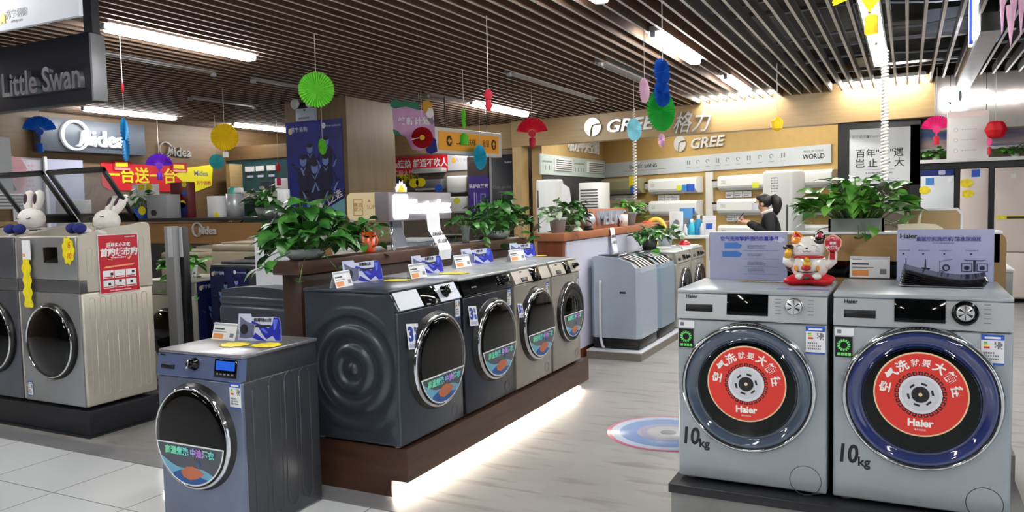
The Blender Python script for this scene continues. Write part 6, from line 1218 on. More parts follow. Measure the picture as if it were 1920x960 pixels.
p = PX(1281, 462, -2.35); t = thing('red_hat_figure', 'small red domed item on white papers on the farthest champagne washer', 'ornament', (-2.35, 9.15, .912), 0); MB().bx((-.12, -.14, 0), (.14, .14, .02)).build('paper_pile', [PAPER], t); MB().ball((0, 0, .02), (.07, .07, .06), 0).build('red_dome', [CR], t)
t = thing('grey_cabinet', 'pale grey cabinet washer between the platform and the lavender board', 'cabinet', (-1.52, 9.9, 0), .1); MB().bx((-.22, 0, .02), (.24, .5, .93), 0, .012).build('body', [mat('cabinet_pale', (190, 194, 198), .35)], t); MB().bx((-.15, -.008, .15), (.17, .004, .8), 0, .006).build('door', [mat('cabinet_panel', (170, 174, 180), .35)], t); MB().bx((-.22, .0, .93), (.24, .5, .95), 0, .006).build('top', [WHITE], t)

# ------------------------------------------------------------------ pillar: posters, emergency lamp
FIGC = mat('poster_shirt', (20, 22, 66), .5); FIGS = mat('poster_face', (120, 146, 214), .5)
def footballer(mb, x, z, s_, arms=0, y=-.004):
    E_ = lambda cx, cz, rx, rz_, mi, yy, n=14: mb.prism([(cx+rx*math.cos(2*PI*k/n), cz+rz_*math.sin(2*PI*k/n)) for k in range(n)], yy-.001, yy, mi)
    mb.prism([(x-.11*s_, z), (x+.11*s_, z), (x+.13*s_, z-.2*s_), (x+.09*s_, z-.36*s_), (x-.08*s_, z-.36*s_), (x-.12*s_, z-.2*s_)], y-.001, y, 0)
    for q in (-1, 1):
        dz = -.02 if arms != q else .16; mb.prism([(x+q*.1*s_, z-.01*s_), (x+q*.13*s_, z-.05*s_), (x+q*.24*s_, z-.2*s_+dz*s_*1.6), (x+q*.2*s_, z-.22*s_+dz*s_*1.6)], y-.0016, y-.001, 0); mb.prism([(x+q*.24*s_, z-.19*s_+dz*s_*1.6), (x+q*.2*s_, z-.22*s_+dz*s_*1.6), (x+q*.13*s_, z-.32*s_+dz*s_*2.2), (x+q*.17*s_, z-.33*s_+dz*s_*2.2)], y-.0022, y-.0016, 1)
        mb.prism([(x+q*.01*s_, z-.35*s_), (x+q*.1*s_, z-.35*s_), (x+q*.11*s_, z-.55*s_), (x+q*.03*s_, z-.54*s_)], y-.001, y, 2); mb.prism([(x+q*.04*s_, z-.54*s_), (x+q*.1*s_, z-.55*s_), (x+q*.09*s_, z-.78*s_), (x+q*.05*s_, z-.78*s_)], y-.001, y, 1)
    E_(x, z+.1*s_, .065*s_, .085*s_, 1, y-.001); E_(x, z+.155*s_, .066*s_, .04*s_, 2, y-.002); mb.prism([(x-.05*s_, z+.0*s_), (x+.05*s_, z), (x, z-.07*s_)], y-.0018, y-.001, 1); mb.prism([(x-.03*s_, z+.0*s_), (x+.03*s_, z), (x, z-.045*s_)], y-.0024, y-.0018, 0)
def football_poster(name, label, loc, rz, W_, H_, txt, parts=5):
    t = thing(name, label, 'poster', loc, rz); mb = MB(); mb.rect(0, 0, W_, H_, -.003, 0, 0); mb.build('poster_sheet', [mat('poster_royal' if W_ > .8 else 'poster_deep_navy', (16, 24, 110) if W_ > .8 else (14, 18, 48), .35, two=(30, 56, 170) if W_ > .8 else (26, 36, 100), scale=1.4)], t)
    k = W_/.95; fg = MB()
    for x, z, s_, a in ((.4, 1.22, .75, 0), (.68, 1.34, .72, 0), (.28, .98, .9, -1), (.66, .98, .85, 0), (.47, .84, .95, 0))[:parts]: footballer(fg, x*k, z*k*(H_/W_/1.92), s_*k, a, -.004-.0026*(1.4-z))
    fg.build('player_print', [FIGC, FIGS, mat('poster_dark', (12, 12, 34), .5)], t)
    bn = MB(); bn.prism([(W_*.34, 0), (W_, 0), (W_, H_*.22)], -.0042, -.003, 1); bn.prism([(W_*.42, H_*.085), (W_*.52, H_*.05), (W_, H_*.235), (W_, H_*.3)], -.012, -.0042, 0); bn.build('poster_band', [mat('poster_navy', (16, 20, 90), .4), mat('poster_aqua', (120, 186, 200), .4)], t)
    a = math.atan2(H_*.18, W_*.48); text(txt, W_*.125, PAPER, t, (0, 0, 0), Matrix.Translation((W_*.74, -.013, H_*.19)) @ Matrix.Rotation(-a, 4, 'Y'), ext=.0006, bold=.002, name='poster_lettering')
    lg = MB(); lg.prism([(W_*.08+W_*.04*math.cos(k_*.5), H_*.91+W_*.045*math.sin(k_*.5)) for k_ in range(13)], -.004, -.003, 0).prism([(W_*.68+W_*.035*math.cos(k_*.5), H_*.945+W_*.04*math.sin(k_*.5)) for k_ in range(13)], -.004, -.003, 1); lg.build('poster_emblem', [mat('emblem_cream', (226, 206, 170), .5), PAPER], t)
    text('苏宁易购', W_*.075, LAVP, t, (W_*.24, -.0036, H_*.92), ext=.0006, bold=.0006, name='poster_lettering'); text('international', W_*.05, LAVP, t, (W_*.85, -.0036, H_*.94), ext=.0004, name='poster_lettering'); return t
PW = .985; football_poster('football_poster', 'large blue poster of five football players on the oak pillar', (-7.765, 8.445, 1.30), 0, PW, 1.36, '豪门之选')
t = thing('emergency_lamp', 'twin headed emergency lamp box above the football poster', 'emergency light', (-7.36, 8.445, 2.66), 0)
MB().bx((-.16, -.07, 0), (.16, 0, .17), 0, .006).build('lamp_box', [mat('lamp_box_grey', (170, 180, 200), .4)], t); MB().rect(-.11, .03, .08, .05, -.072, -.07, 0).rect(-.02, .135, .02, .155, -.072, -.07, 1).build('box_print', [GREYT, INK], t)
for x in (-.14, .12): MB().lathe([(.02, -.05), (.06, 0), (.075, .03), (.065, .035), (.05, .02), (0, .015)], 24, 0, Matrix.Translation((x, -.07, .24)) @ YM).build('lamp_head', [mat('lamp_head_pale', (196, 198, 200), .3)], t)
MB().bx((-.15, -.03, .17), (.14, 0, .26)).build('lamp_bracket', [BLACK], t)
p = PY(598, 380, 8.2)
a, b = PX(656, 404, -6.6), PX(714, 404, -6.6)
t = thing('gold_sign', 'cream rounded sign board with gold emblem behind the orange mug', 'sign', EYE+ray(652, 405)*dep((-5.0, 6.6, 1.4)), 0); t.rotation_euler.z = face_cam(t.location)+.1
MB().prism(rrect(0, -.05, .62, .24, .06), 0, .05, 0).build('sign_board', [mat('sign_cream', (226, 206, 160), .4)], t); gm = MB()
for (x0, z0, x1, z1) in ((.06, .0, .068, .17), (.15, .0, .158, .17), (.06, .0, .158, .008), (.06, .162, .158, .17)): gm.rect(x0, z0, x1, z1, -.002, 0, 0)
gm.prism([(.21, .14), (.225, .17), (.24, .14)], -.002, 0, 0); gm.build('gold_print', [mat('gold_ink', (170, 136, 70), .4)], t); text('惠选\n家人', .045, mat('gold_ink', (0, 0, 0)), t, (.109, -.002, .085), ext=.0006, bold=.0006, name='sign_lettering'); text('SUPERWIN', .062, mat('gold_ink', (0, 0, 0)), t, (.2, -.002, .085), ext=.0006, sx=.8, align='LEFT', name='sign_lettering')
for x in (.04, .56): MB().bx((x-.02, .0, -t.location.z), (x+.02, .04, -.04)).build('sign_post', [STEEL], t)
# ------------------------------------------------------------------ far counter with the round logo, and goods on it
fy = 6.6; x0, x1 = PY(285, 410, fy).x, PY(548, 408, fy).x
fc = thing('brand_counter', 'tan fronted counter with dark top and round silver logo, beyond the tall washers', 'counter', (0, fy, 0))
MB().bx((x0-.6, 0, 0), (x1+.3, .4, 1.32)).build('counter_body', [mat('counter_tan', (152, 112, 66), .45, two=(138, 100, 58), scale=2, stretch=(1, 1, 10))], fc); MB().bx((x0-.6, -.03, 1.345), (x1+.3, .42, 1.385), 0, .003).build('counter_top', [mat('counter_dark', (40, 38, 42), .35)], fc); MB().bx((x0-.6, -.02, 0), (x1+.3, .0, 1.08)).build('counter_base', [mat('counter_base', (44, 42, 44), .5)], fc)
q = PY(372, 431, fy); lg = (q.x, -.03, q.z); ring_logo(fc, Matrix.Translation((q.x, -.005, q.z+.005)), .085, LETTER, .02); text('idea', .13, LETTER, fc, (q.x+.1, -.02, q.z-.012), ext=.008, bold=.003, align='LEFT', name='raised_lettering')
CT = 1.385
def onfc(px, y=.15): p = PY(px, 405, fy+y); return (p.x, fy+y, CT)
def simple_box(name, label, cat, px, w_, h, d, m, extra=(), y=.18, group=None, rz=0):
    t = thing(name, label, cat, onfc(px, y), rz, group); MB().bx((-w_/2, -d/2, 0), (w_/2, d/2, h), 0, .004).build('box_body', [m], t)
    for nm, x, z, w2, h2, mm in extra: MB().prism(rrect(x-w2/2, z-h2/2, x+w2/2, z+h2/2, min(w2, h2)*.45), -d/2-.003, -d/2, 0).build(nm, [mm], t)
    return t
simple_box('appliance_box', 'grey box with small round print on the far counter', 'box', 308, .36, .29, .2, mat('box_silver_grey', (150, 152, 156), .45), (('box_print', -.06, .07, .1, .07, INK),), .12)
simple_box('appliance_box', 'white box behind the blue flower pot on the far counter', 'box', 276, .36, .44, .12, PAPER, (('round_sticker', .0, .4, .12, .07, YEL), ('round_sticker', .14, .4, .12, .07, YEL)), .3)
simple_box('appliance_box', 'dark red and navy box with yellow stickers on the far counter', 'box', 345, .3, .44, .12, mat('box_maroon', (96, 18, 26), .4), (('navy_panel', 0, .1, .28, .18, mat('box_navy', (22, 26, 96), .4)), ('round_sticker', -.06, .16, .1, .09, YEL), ('round_sticker', .06, .17, .1, .09, YEL), ('round_sticker', .1, .41, .08, .07, YEL), ('blue_sticker', .1, .3, .08, .05, BLUEG)), .3)
simple_box('water_heater', 'white boxy purifier with fine lines on the far counter', 'appliance', 412, .2, .25, .18, WHITE, (('round_sticker', .05, .03, .08, .05, YEL),), .15)
p = onfc(442, .18); t = thing('kettle_boiler', 'silver cylinder boiler with teal top on the far counter', 'appliance', p); MB().lathe([(0, 0), (.1, 0), (.1, .27), (0, .27)], 28).build('cylinder', [SILVER], t); MB().lathe([(.075, .27), (.075, .33), (.05, .35), (0, .35)], 20).build('teal_top', [mat('teal_plastic', (60, 160, 150), .3)], t); MB().box((.09, -.02, .31), (.1, .06, .06), 0, .01).build('tap', [WHITE], t)
p = onfc(500, .15); t = thing('potted_plant', 'white flowering plant in a low glass on the far counter', 'potted plant', p); MB().lathe([(0, 0), (.1, 0), (.13, .1), (.12, .1), (.08, .02), (0, .02)], 24).build('bowl', [mat('clouded_glass', (0, 0, 0))], t); foliage(t, 70, (.28, .16), .26, .02, .1, random.Random(6), LEAF, (0, 0, .08), .1); foliage(t, 26, (.24, .14), .3, .08, .07, random.Random(7), mat('petal_white', (232, 236, 226), .6), (0, 0, .08), 0, 'white_petals')
p = onfc(263, .12); t = thing('potted_plant', 'white lily plant in a blue pot on the far counter', 'potted plant', p); MB().bx((-.13, -.06, 0), (.13, .06, .14), 0, .01).build('pot', [mat('pot_blue', (40, 96, 200), .35)], t); foliage(t, 30, (.2, .1), .3, .02, .12, random.Random(16), LEAF, (0, 0, .12), .1); foliage(t, 16, (.2, .1), .32, .06, .13, random.Random(17), mat('petal_white', (0, 0, 0)), (0, 0, .12), 0, 'white_petals', .5); MB().prism([(.12+.07*math.cos(k*.5), .1+.055*math.sin(k*.5)) for k in range(13)], -.066, -.062, 0).build('round_sticker', [YEL], t)
simple_box('paper_stack', 'white leaflets leaning at the pillar end of the far counter', 'leaflets', 533, .12, .3, .08, PAPER, (), .15)
# grey drying columns next to the tall washers
for i, (lb, px, y, w_) in enumerate((('grey slim column unit with white card, next to the ivory washer', 315, 4.3, .1), ('black edged slim column unit with white card, second from the ivory washer', 336, 4.36, .07))):
    p = PY(px, 425, y); t = thing('column_unit', lb, 'column unit', (p.x, y, 0)); MB().bx((-w_/2, 0, 0), (w_/2, .06, p.z), 0, .006).build('column_body', [mat('column_grey', (140, 142, 144), .45) if i == 0 else BLACK], t); MB().rect(-w_*.1, p.z-.24, w_*.42, p.z-.005, -.004, 0, 0).build('white_card', [mat('card_grey', (206, 210, 216), .5)], t)
# machines between
mb_ = mat('machine_beige', (150, 140, 122), .45)
for i, (px, py, y, w_, lb) in enumerate(((460, 455, 5.3, .66, 'beige top loader with paper on its lid, before the far counter'), (350, 470, 5.5, .5, 'beige washer under the hanging leaves, before the far counter'), (512, 458, 6.0, .5, 'smaller beige top loader by the pillar side of the far counter'))):
    p = PY(px-18, py, y); plain_top_loader('top_load_washer', lb, (p.x, y, 0), 0, w_, .56, p.z, mb_)
p = PY(462, 490, 4.85); t = plain_top_loader('top_load_washer', 'dark washer with football poster in front of the beige top loaders', (p.x, 4.72, 0), 0, .6, .5, p.z, mat('washer_dark', (40, 42, 50), .4))
football_poster('football_poster', 'blue football poster on the dark washer', (p.x-.28, 4.715, .45), 0, .42, p.z-.5, '豪门之选', 3)
football_poster('football_poster', 'blue football poster with yellow foot on the pale machine flank', (BGC.x+.004, BGC.y+.06, .28), PI/2, .46, .585, '豪门之选', 5)
p = PY(345, 480, 5.0); t = thing('potted_plant', 'green ivy on the pale machine before the drying columns', 'potted plant', (BGC.x-.22, BGC.y+.12, .885)); MB().lathe([(0, 0), (.06, 0), (.08, .09), (.07, .09), (.05, .02), (0, .02)], 20).build('pot', [PG], t); foliage(t, 70, (.16, .14), .24, -.04, .1, random.Random(41), LEAF2, (0, 0, .09), .2)
price_card('white card leaning on the pale machine by the ivy', (340, 518), (368, 518), .8805, .1)
# ------------------------------------------------------------------ left wall: lit logo box, posters, banner
WL = lambda y, z: (-11.19, y, z)
t = thing('illuminated_logo_sign', 'grey wall sign with glowing round emblem and white letters', 'sign', (-11.0, 7.0, 2.38), PI/2)
MB().bx((0, 0, 0), (1.72, .16, .48), 0, .004).build('sign_box', [mat('sign_steel', (84, 92, 104), .4, .1)], t); GL3 = mat('logo_glow', (250, 252, 255), .5, emit=.1)
ring_logo(t, Matrix.Translation((.5, -.01, .245)), .225, GL3, .05); text('idea', .34, GL3, t, (.77, -.03, .2), ext=.025, bold=.005, align='LEFT', name='sign_lettering')
t = thing('wall_logo', 'dull silver round emblem and letters on the wood wall by the sale banner', 'lettering', (-11.19, 9.1, 2.5), PI/2); ring_logo(t, Matrix.Translation((.14, -.005, .02)), .13, mat('letter_dull', (140, 138, 134), .4, .3), .03); text('idea', .22, mat('letter_dull', (0, 0, 0)), t, (.3, -.02, -.02), ext=.015, bold=.004, align='LEFT', name='raised_lettering')
t = thing('sale_banner', 'red banner with yellow characters and yellow tail on the wood wall', 'banner', (-11.195, 8.05, 1.80), PI/2)
MB().prism([(0, .10), (0, .47), (1.66, .43), (1.36, .3), (1.78, .0), (.12, .03)], -.01, 0, 0).build('banner_cloth', [mat('banner_red', (204, 24, 40), .5)], t); MB().prism([(1.36, .3), (1.66, .43), (2.2, .5), (2.15, .12), (1.76, .0)], -.014, -.004, 0).build('banner_tail', [mat('banner_yellow', (226, 214, 36), .5)], t)
text('一台送一台', .27, mat('banner_yellow', (0, 0, 0)), t, (.72, -.014, .25), ext=.003, bold=.006, name='banner_lettering'); text('Midea', .13, GREYT, t, (1.92, -.017, .33), ext=.002, bold=.001, name='banner_lettering'); text('苏宁易购', .08, mat('print_rust', (0, 0, 0)), t, (1.97, -.017, .16), ext=.002, bold=.001, name='banner_lettering')
for y0, lb in ((.2, 'small red and yellow sale tag over the first banner character'), (1.3, 'small red and yellow sale tag over the last banner character')):
    g_ = thing('sale_tag', lb, 'tag', (-11.178, 8.05+y0, 2.14), PI/2); MB().rect(0, 0, .32, .16, -.004, 0, 0).rect(.04, .06, .26, .13, -.006, -.004, 1).rect(.03, .01, .3, .045, -.006, -.004, 2).build('tag_card', [R2_, YEL, mat('tag_pink', (240, 160, 150), .5)], g_)
t = thing('wall_poster', 'tall pale price list poster on the wood wall', 'poster', (-11.195, 6.66, 1.0), PI/2); MB().rect(0, 0, .46, 1.28, -.02, 0, 0).build('poster_sheet', [mat('poster_grey_lilac', (196, 194, 206), .5)], t); gm = MB(); greek(gm, .05, .2, .4, 1.2, 14, 0, -.022, random.Random(9)); gm.build('poster_print', [mat('print_faint_rose', (190, 160, 172), .5)], t)
t = thing('wall_panel', 'white lilac panel beside the price list poster', 'panel', (-11.15, 7.15, .9), PI/2); MB().rect(0, 0, .56, 1.37, -.02, 0, 0).build('panel_sheet', [mat('panel_lilac', (176, 180, 204), .45)], t); MB().rect(-.04, 0, 0, 1.4, -.04, 0, 0).build('panel_edge', [WHITE], t); MB().rect(.1, .5, .54, .66, -.024, -.02, 0).build('blue_label', [mat('label_navy', (40, 52, 130), .4)], t)
t = thing('shelf_unit', 'white shelf unit with yellow label behind the open washer lids', 'shelf', (-10.4, 7.0, 0), PI/2)
MB().bx((0, 0, 0), (.7, .4, 1.25), 0, .006).build('shelf_body', [WHITE], t); MB().bx((.0, 0, 1.25), (.3, .35, 1.66), 0, .006).build('shelf_top_box', [PAPER], t); MB().rect(.3, 1.27, .62, 1.42, -.004, .1, 0).build('yellow_label', [mat('label_lime', (206, 206, 50), .5)], t)
t = thing('cooker_hood', 'white cooker hood with slats at the edge of the wood wall', 'cooker hood', (-10.6, 5.7, 1.55), PI/2); MB().bx((0, 0, 0), (.8, .4, .2), 0, .01).build('hood_body', [ACW], t); sl = MB()
for i in range(4): sl.bx((.03, -.004, .03+.045*i), (.77, .0, .05+.045*i), 0)
sl.build('hood_slots', [GREYT], t); MB().bx((.1, .1, .2), (.7, .4, .95)).build('hood_chimney', [SILVER], t)
t = thing('wall_cabinet', 'tan open wall cabinet under the cooker hood', 'cabinet', (-10.9, 5.75, .9), PI/2); MB().bx((0, 0, 0), (.85, .03, .06)).bx((0, 0, .42), (.85, .25, .48)).bx((0, 0, 0), (.04, .25, .45)).bx((.4, 0, 0), (.43, .25, .45)).bx((.81, 0, 0), (.85, .25, .45)).build('cabinet_frame', [TANW], t); MB().bx((0, .22, 0), (.85, .25, .48)).build('cabinet_back', [mat('cabinet_back_brown', (90, 76, 66), .6)], t)  # back board in a darker brown than the frame
t = thing('kitchen_base', 'white kitchen base run along the wood wall', 'cabinet', (-10.65, 4.6, 0), PI/2); MB().bx((0, 0, .08), (2.6, .5, .85), 0, .004).build('base_body', [WHITE], t); MB().bx((0, -.02, .85), (2.6, .52, .89)).build('worktop', [PAPER], t)
t = thing('cloud_tag_board', 'pink cloud shaped tag board under the dusty rose rosette', 'tag', (-10.9, 6.42, 1.75), PI/2); MB().prism([(.0, .12), (.02, .4), (.1, .52), (.22, .5), (.3, .36), (.26, .1), (.14, .0)], -.006, 0, 0).build('board_panel', [paper('board_rose', (236, 190, 200))], t); MB().prism([(.02, .08), (.1, .14), (.14, .06), (.06, .03)], -.009, -.006, 0).build('leaf_corner', [paper('board_green', (0, 0, 0))], t)
# teal shelf wall left of the pillar
sy = 10.6; a, b = PY(445, 318, sy), PY(545, 313, sy)
t = thing('teal_display_wall', 'dark teal display wall with small appliances left of the oak pillar', 'display wall', (a.x, sy, 0)); W_ = b.x-a.x
MB().bx((-.8, 0, 0), (W_+.4, .2, 2.38)).build('wall_board', [mat('display_teal', (26, 74, 82), .45)], t); MB().bx((-.8, -.03, 2.38), (W_+.4, .2, 2.62)).build('top_trim', [WALNUTW], t); MB().bx((.03, -.3, 1.0), (.12, 0, 2.3)).build('wood_post', [TANW], t)
for z in (1.62, 1.15): MB().bx((.2, -.3, z), (W_, 0, z+.04)).build('shelf', [mat('shelf_grey', (130, 134, 136), .4)], t)
for i in range(3): MB().bx((.22+.26*i, -.03, 2.16), (.42+.26*i, 0, 2.25)).build('white_plate', [PAPER], t)
for i in range(3): MB().bx((.25+.26*i, -.02, 2.05), (.39+.26*i, 0, 2.09)).build('small_label', [LAVP], t)
for i, (x, w_, h, m, lb) in enumerate(((.45, .42, .14, SILVER, 'silver hob'), (.95, .3, .3, mat('box_teal_dark', (20, 46, 66), .4), 'dark teal box'), (1.3, .3, .34, PAPER, 'white box'))):
    tag(MB().bx((-w_/2, -.12, 0), (w_/2, .1, h), 0, .008).build('appliance', [m], None, (a.x+x, sy-.15, 1.66)), lb+' on the upper shelf of the teal display wall', 'appliance')
# ------------------------------------------------------------------ alcove between pillar and bay
ay = 13.88; PA = lambda px, py, y=ay: PY(px, py, y)
a, b = PA(724, 294), PA(840, 320); t = thing('wall_banner', 'red banner with white characters on the grey alcove wall', 'banner', (a.x, ay, b.z), 0); W_ = b.x-a.x; h = a.z-b.z-.02
MB().rect(0, 0, W_, h, -.01, 0, 0).build('banner_cloth', [mat('banner_red', (0, 0, 0))], t); text('3s速热 舒适不吹人', .185, PAPER, t, (W_*.55, -.012, h*.5), ext=.002, bold=.004, sx=.92, name='banner_lettering')
t = thing('wall_panel', 'grey panel with small gold emblem next to the red alcove banner', 'panel', (b.x+.005, ay, b.z), 0); q = PA(878, 318); MB().rect(0, 0, q.x-b.x, h, -.01, 0, 0).build('panel_sheet', [mat('panel_grey', (170, 172, 178), .5)], t); MB().prism([(.14+.05*math.cos(k*.5), h*.6+.06*math.sin(k*.5)) for k in range(13)], -.012, -.01, 0).build('emblem', [CG], t); text('苏宁易购', .09, GREYT, t, (.36, -.012, h*.6), ext=.001, name='panel_lettering')
def wall_ac(label, p0_, p1_, m, st=()):
    a, b = PA(*p0_), PA(*p1_); t = thing('air_conditioner', label, 'air conditioner', (a.x, ay, b.z), 0, 'wall air conditioners in the alcove'); w_ = b.x-a.x; h = a.z-b.z
    MB().bx((0, -.2, 0), (w_, 0, h), 0, min(.03, h*.2)).build('casing', [m], t); MB().bx((.03, -.204, -.004), (w_-.03, -.1, .03)).build('louvre', [mat('louvre_grey', (0, 0, 0))], t)
    for x, z, r, mm in st: MB().prism([(x*w_+r*math.cos(k*.5), z*h+r*.8*math.sin(k*.5)) for k in range(13)], -.205, -.2, 0).build('sticker', [mm], t)
wall_ac('white air conditioner at the top right of the alcove', (846, 331), (884, 360), ACW); wall_ac('white air conditioner with lime sticker below another in the alcove', (847, 369), (886, 398), ACW, ((.5, .75, .08, YG),)); wall_ac('dark grey air conditioner with two yellow stickers in the alcove', (786, 338), (838, 355), mat('ac_dark', (96, 98, 104), .35), ((.0, .7, .12, YEL), (.25, .75, .12, YEL), (.9, .1, .1, BLUEG))); wall_ac('slim silver air conditioner under the red alcove banner', (782, 317), (838, 323), SILVER); 
a = PA(735, 322); t = thing('sale_tag', 'orange and yellow cut out slogan on the alcove wall', 'tag', (a.x, ay, a.z-.2), 0); text('暴风科技', .19, YEL, t, (.3, -.01, .03), ext=.004, bold=.008, name='tag_lettering'); text('格局大战', .13, mat('tag_pink', (0, 0, 0)), t, (.3, -.008, .15), ext=.003, bold=.004, name='tag_lettering')
a = PA(746, 352); t = thing('blue_holder', 'blue pointed holder on the alcove wall', 'holder', (a.x, ay, a.z), 0); MB().prism([(-.12, 0), (.12, 0), (.13, .12), (.0, .24), (-.13, .12)], -.05, 0, 0).build('holder_body', [mat('holder_blue', (48, 44, 120), .4)], t); MB().rect(-.08, .04, .08, .07, -.053, -.05, 0).build('holder_slot', [BLACK], t)
gm_a = EYE+ray(739, 358)*dep((-3.2, 4.55, 1.4)); t = thing('crown_card', 'white and yellow crown shaped card on top of the glowing counter sign', 'card', (-2.93, 4.22, CZ+.375), PI/2); MB().prism([(-.06, 0), (.06, 0), (.065, .03), (.05, .035), (.045, .055), (.025, .05), (.015, .075), (0, .06), (-.015, .075), (-.025, .05), (-.045, .055), (-.05, .035), (-.065, .03)], -.003, 0, 0).build('card_sheet', [PAPER], t); MB().prism([(-.045, 0), (.045, 0), (.02, .03), (0, .045), (-.02, .03)], -.005, -.003, 0).build('card_print', [YEL], t)
BRN = mat('column_brown', (70, 58, 54), .5); a, b = PA(880, 290, 13.5), PA(920, 290, 13.5)
struct(MB().bx((a.x, 13.4, 0), (b.x, 13.9, 2.4)).build('pillar_alcove', [BRN])); a2 = PA(884, 398, 13.35); b2 = PA(919, 330, 13.35)
t = thing('wall_poster', 'violet poster with white lines on the brown alcove column', 'poster', (a.x+.03, 13.39, 1.2), 0); w_ = b.x-a.x-.02; h = PA(900, 330, 13.39).z-1.2
MB().rect(0, 0, w_, h, -.01, 0, 0).build('poster_sheet', [mat('poster_violet', (58, 30, 140), .4)], t); text('私护衣管家', w_*.19, PAPER, t, (w_*.5, -.012, h*.76), ext=.001, bold=.002, name='poster_lettering'); gm = MB(); gm.rect(w_*.26, h*.1, w_*.3, h*.62, -.012, -.01, 0).rect(w_*.38, h*.1, w_*.42, h*.6, -.012, -.01, 0)
for (x0, z0, x1, z1) in ((.58, .38, .6, .58), (.8, .38, .82, .58), (.58, .38, .82, .39), (.58, .57, .82, .58)): gm.rect(w_*x0, h*z0, w_*x1, h*z1, -.012, -.01, 0)
gm.build('poster_print', [mat('print_violet_pale', (190, 180, 226), .45)], t)
a = PA(921, 291, 13.27); b = PA(984, 291, 13.27); t = thing('slogan_board', 'tall black panel with faint slogan beside the tan post', 'panel', (a.x, 13.27, 0), 0); W_ = b.x-a.x; h = a.z
MB().bx((0, 0, 0), (W_-.06, .06, h), 0, .003).build('panel_board', [mat('panel_charcoal', (30, 32, 42), .4)], t); MB().bx((-.05, 0, 0), (0, .07, h)).build('panel_edge', [STEEL], t); text('Only go the best', W_*.115, mat('slogan_grey', (120, 124, 136), .5), t, (W_*.42, -.001, h*.745), ext=.0006, name='panel_lettering'); text('Suning', W_*.08, LAVP, t, (W_*.5, -.001, h*.94), ext=.0006, bold=.001, name='panel_lettering'); gm = MB(); greek(gm, W_*.2, h*.7, W_*.7, h*.715, 1, 0, -.001, random.Random(3)); gm.build('panel_print', [mat('slogan_grey', (0, 0, 0))], t)
t = thing('air_conditioner', 'white angular air conditioner on the black slogan panel', 'air conditioner', (a.x+W_*.28, 13.273, PA(945, 391, 13.27).z-.14), 0); MB().bx((0, -.2, 0), (W_*.62, 0, .32), 0, .03).build('casing', [ACW], t); MB().bx((.03, -.204, -.004), (W_*.6, -.1, .03)).build('louvre', [mat('louvre_grey', (0, 0, 0))], t)
# ------------------------------------------------------------------ lamps in the ceiling
DIFF = mat('tube_diffuser', (255, 253, 250), .5, emit=TUBE); CASE = mat('lamp_case', (176, 176, 178), .4, .2)
def tube_light(x, y0, y1, lit=True, label='', group=None, zz=ZC-.02, w_=.11):
    t = thing('ceiling_light' if lit else 'unlit_ceiling_light', label, 'ceiling light', (x, (y0+y1)/2, zz), 0, group)
    h = (y1-y0)/2
    MB().bx((-w_/2-.012, -h-.03, .025), (w_/2+.012, h+.03, .07)).build('lamp_body', [CASE], t)
    if lit: MB().bx((-w_/2, -h, -.035), (w_/2, h, .025), 0, .02).build('diffuser', [DIFF], t)
    else: MB().bx((-w_/2, -h, .012), (w_/2, h, .025), 0, .004).build('diffuser', [mat('dead_diffuser', (150, 150, 152), .4)], t)
    for s_ in (-1, 1): MB().box((0, s_*(h+.02), .0), (.05, .05, .05), 0, .008).build('end_cap', [STEEL], t)
    return t
for x, y0, y1, lb in ((-5.68, 4.2, 5.75, 'lit tube light nearest the hanging white banner'), (-5.65, 10.0, 11.8, 'lit tube light behind the red twirled paper spinner'),
    (-2.03, 6.9, 8.45, 'lit tube light above the blue hanging paper fan'), (-1.98, 9.75, 11.2, 'lit tube light nearest the big silver wall letters'),
    (-10.28, 7.2, 8.7, 'lit tube light beyond the black hanging sign'), (-10.3, 9.95, 11.5, 'lit tube light beside the oak pillar')):
    tube_light(x, y0, y1, True, lb)
for x in (-5.68, -2.0, 1.9):
    for y in (-4.6, -1.6, 1.3): tube_light(x, y, y+1.55, True, 'tube light of the row over the tiled aisle, behind the viewer', 'tube lights over the aisle')
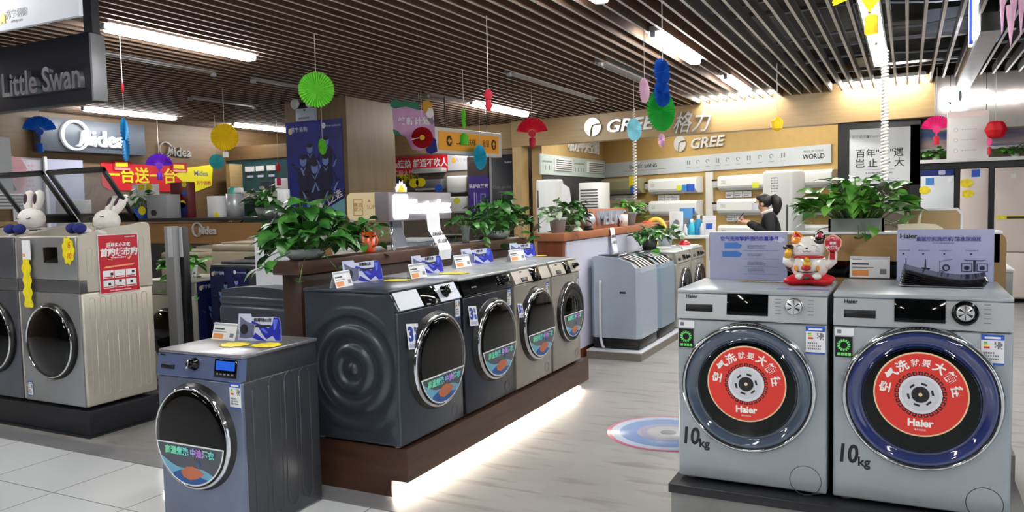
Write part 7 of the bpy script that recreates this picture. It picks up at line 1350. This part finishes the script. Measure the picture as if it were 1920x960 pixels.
tube_light(1.9, 4.2, 5.75, True, 'tube light beyond the right hand machines', 'tube lights over the right side'); tube_light(1.9, 7.5, 9.0, True, 'tube light beyond the right hand machines', 'tube lights over the right side')
tube_light(-2.0, 4.0, 5.5, True, 'tube light over the row of dark machines, above the view', 'tube lights over the row'); tube_light(-10.3, 2, 3.5, True, 'tube light of the far left row above the view', 'tube lights of the far row')
for p0, p1, lb in (((1125, 121), (1210, 155), 'left of the pale pink rosette'), ((955, 140), (1112, 187), 'between the red spinner and the pale pink rosette'), ((808, 179), (890, 199), 'just before the lit tube by the red spinner'), ((262, 66), (455, 112), 'alongside the nearest lit tube'), ((180, 97), (385, 141), 'beyond the nearest lit tube'), ((480, 152), (585, 172), 'before the oak pillar'), ((365, 185), (470, 202), 'over the yellow rosette')):
    a, b = PZ(*p0, ZC-.02), PZ(*p1, ZC-.02); tube_light((a.x+b.x)/2, a.y, b.y, False, 'unlit grey ceiling lamp '+lb)
t = thing('ceiling_light', 'row of square lit panels in the open ceiling over the yellow paper fan', 'ceiling light', (-.285, 0, ZC), 0)
MB().bx((-.085, 5.4, .0), (-.07, 10.2, .06)).bx((.07, 5.4, 0), (.085, 10.2, .06)).bx((-.085, 5.4, .05), (.085, 10.2, .07)).build('panel_frame', [CASE], t)
for y0, y1 in ((5.5, 7.1), (7.2, 8.55), (8.7, 10.1)): MB().bx((-.066, y0, .0), (.066, y1, .03), 0, .012).build('diffuser', [DIFF], t)
tube_light(-8.0, 12.95, 13.75, True, 'short tube light inside the grey alcove above the red banner', None, 2.72)
# ------------------------------------------------------------------ finish: lettering to meshes
bpy.context.view_layer.update()
dg = bpy.context.evaluated_depsgraph_get()
for o in FONTS:
    me = bpy.data.meshes.new_from_object(o.evaluated_get(dg)); 
    n = bpy.data.objects.new(o.name, me); COL.objects.link(n); n.parent = o.parent; n.matrix_local = o.matrix_local
    if o.parent is None:
        for k in ('label', 'category', 'group'):
            if k in o: n[k] = o[k]
    nm = o.name; bpy.data.objects.remove(o); n.name = nm
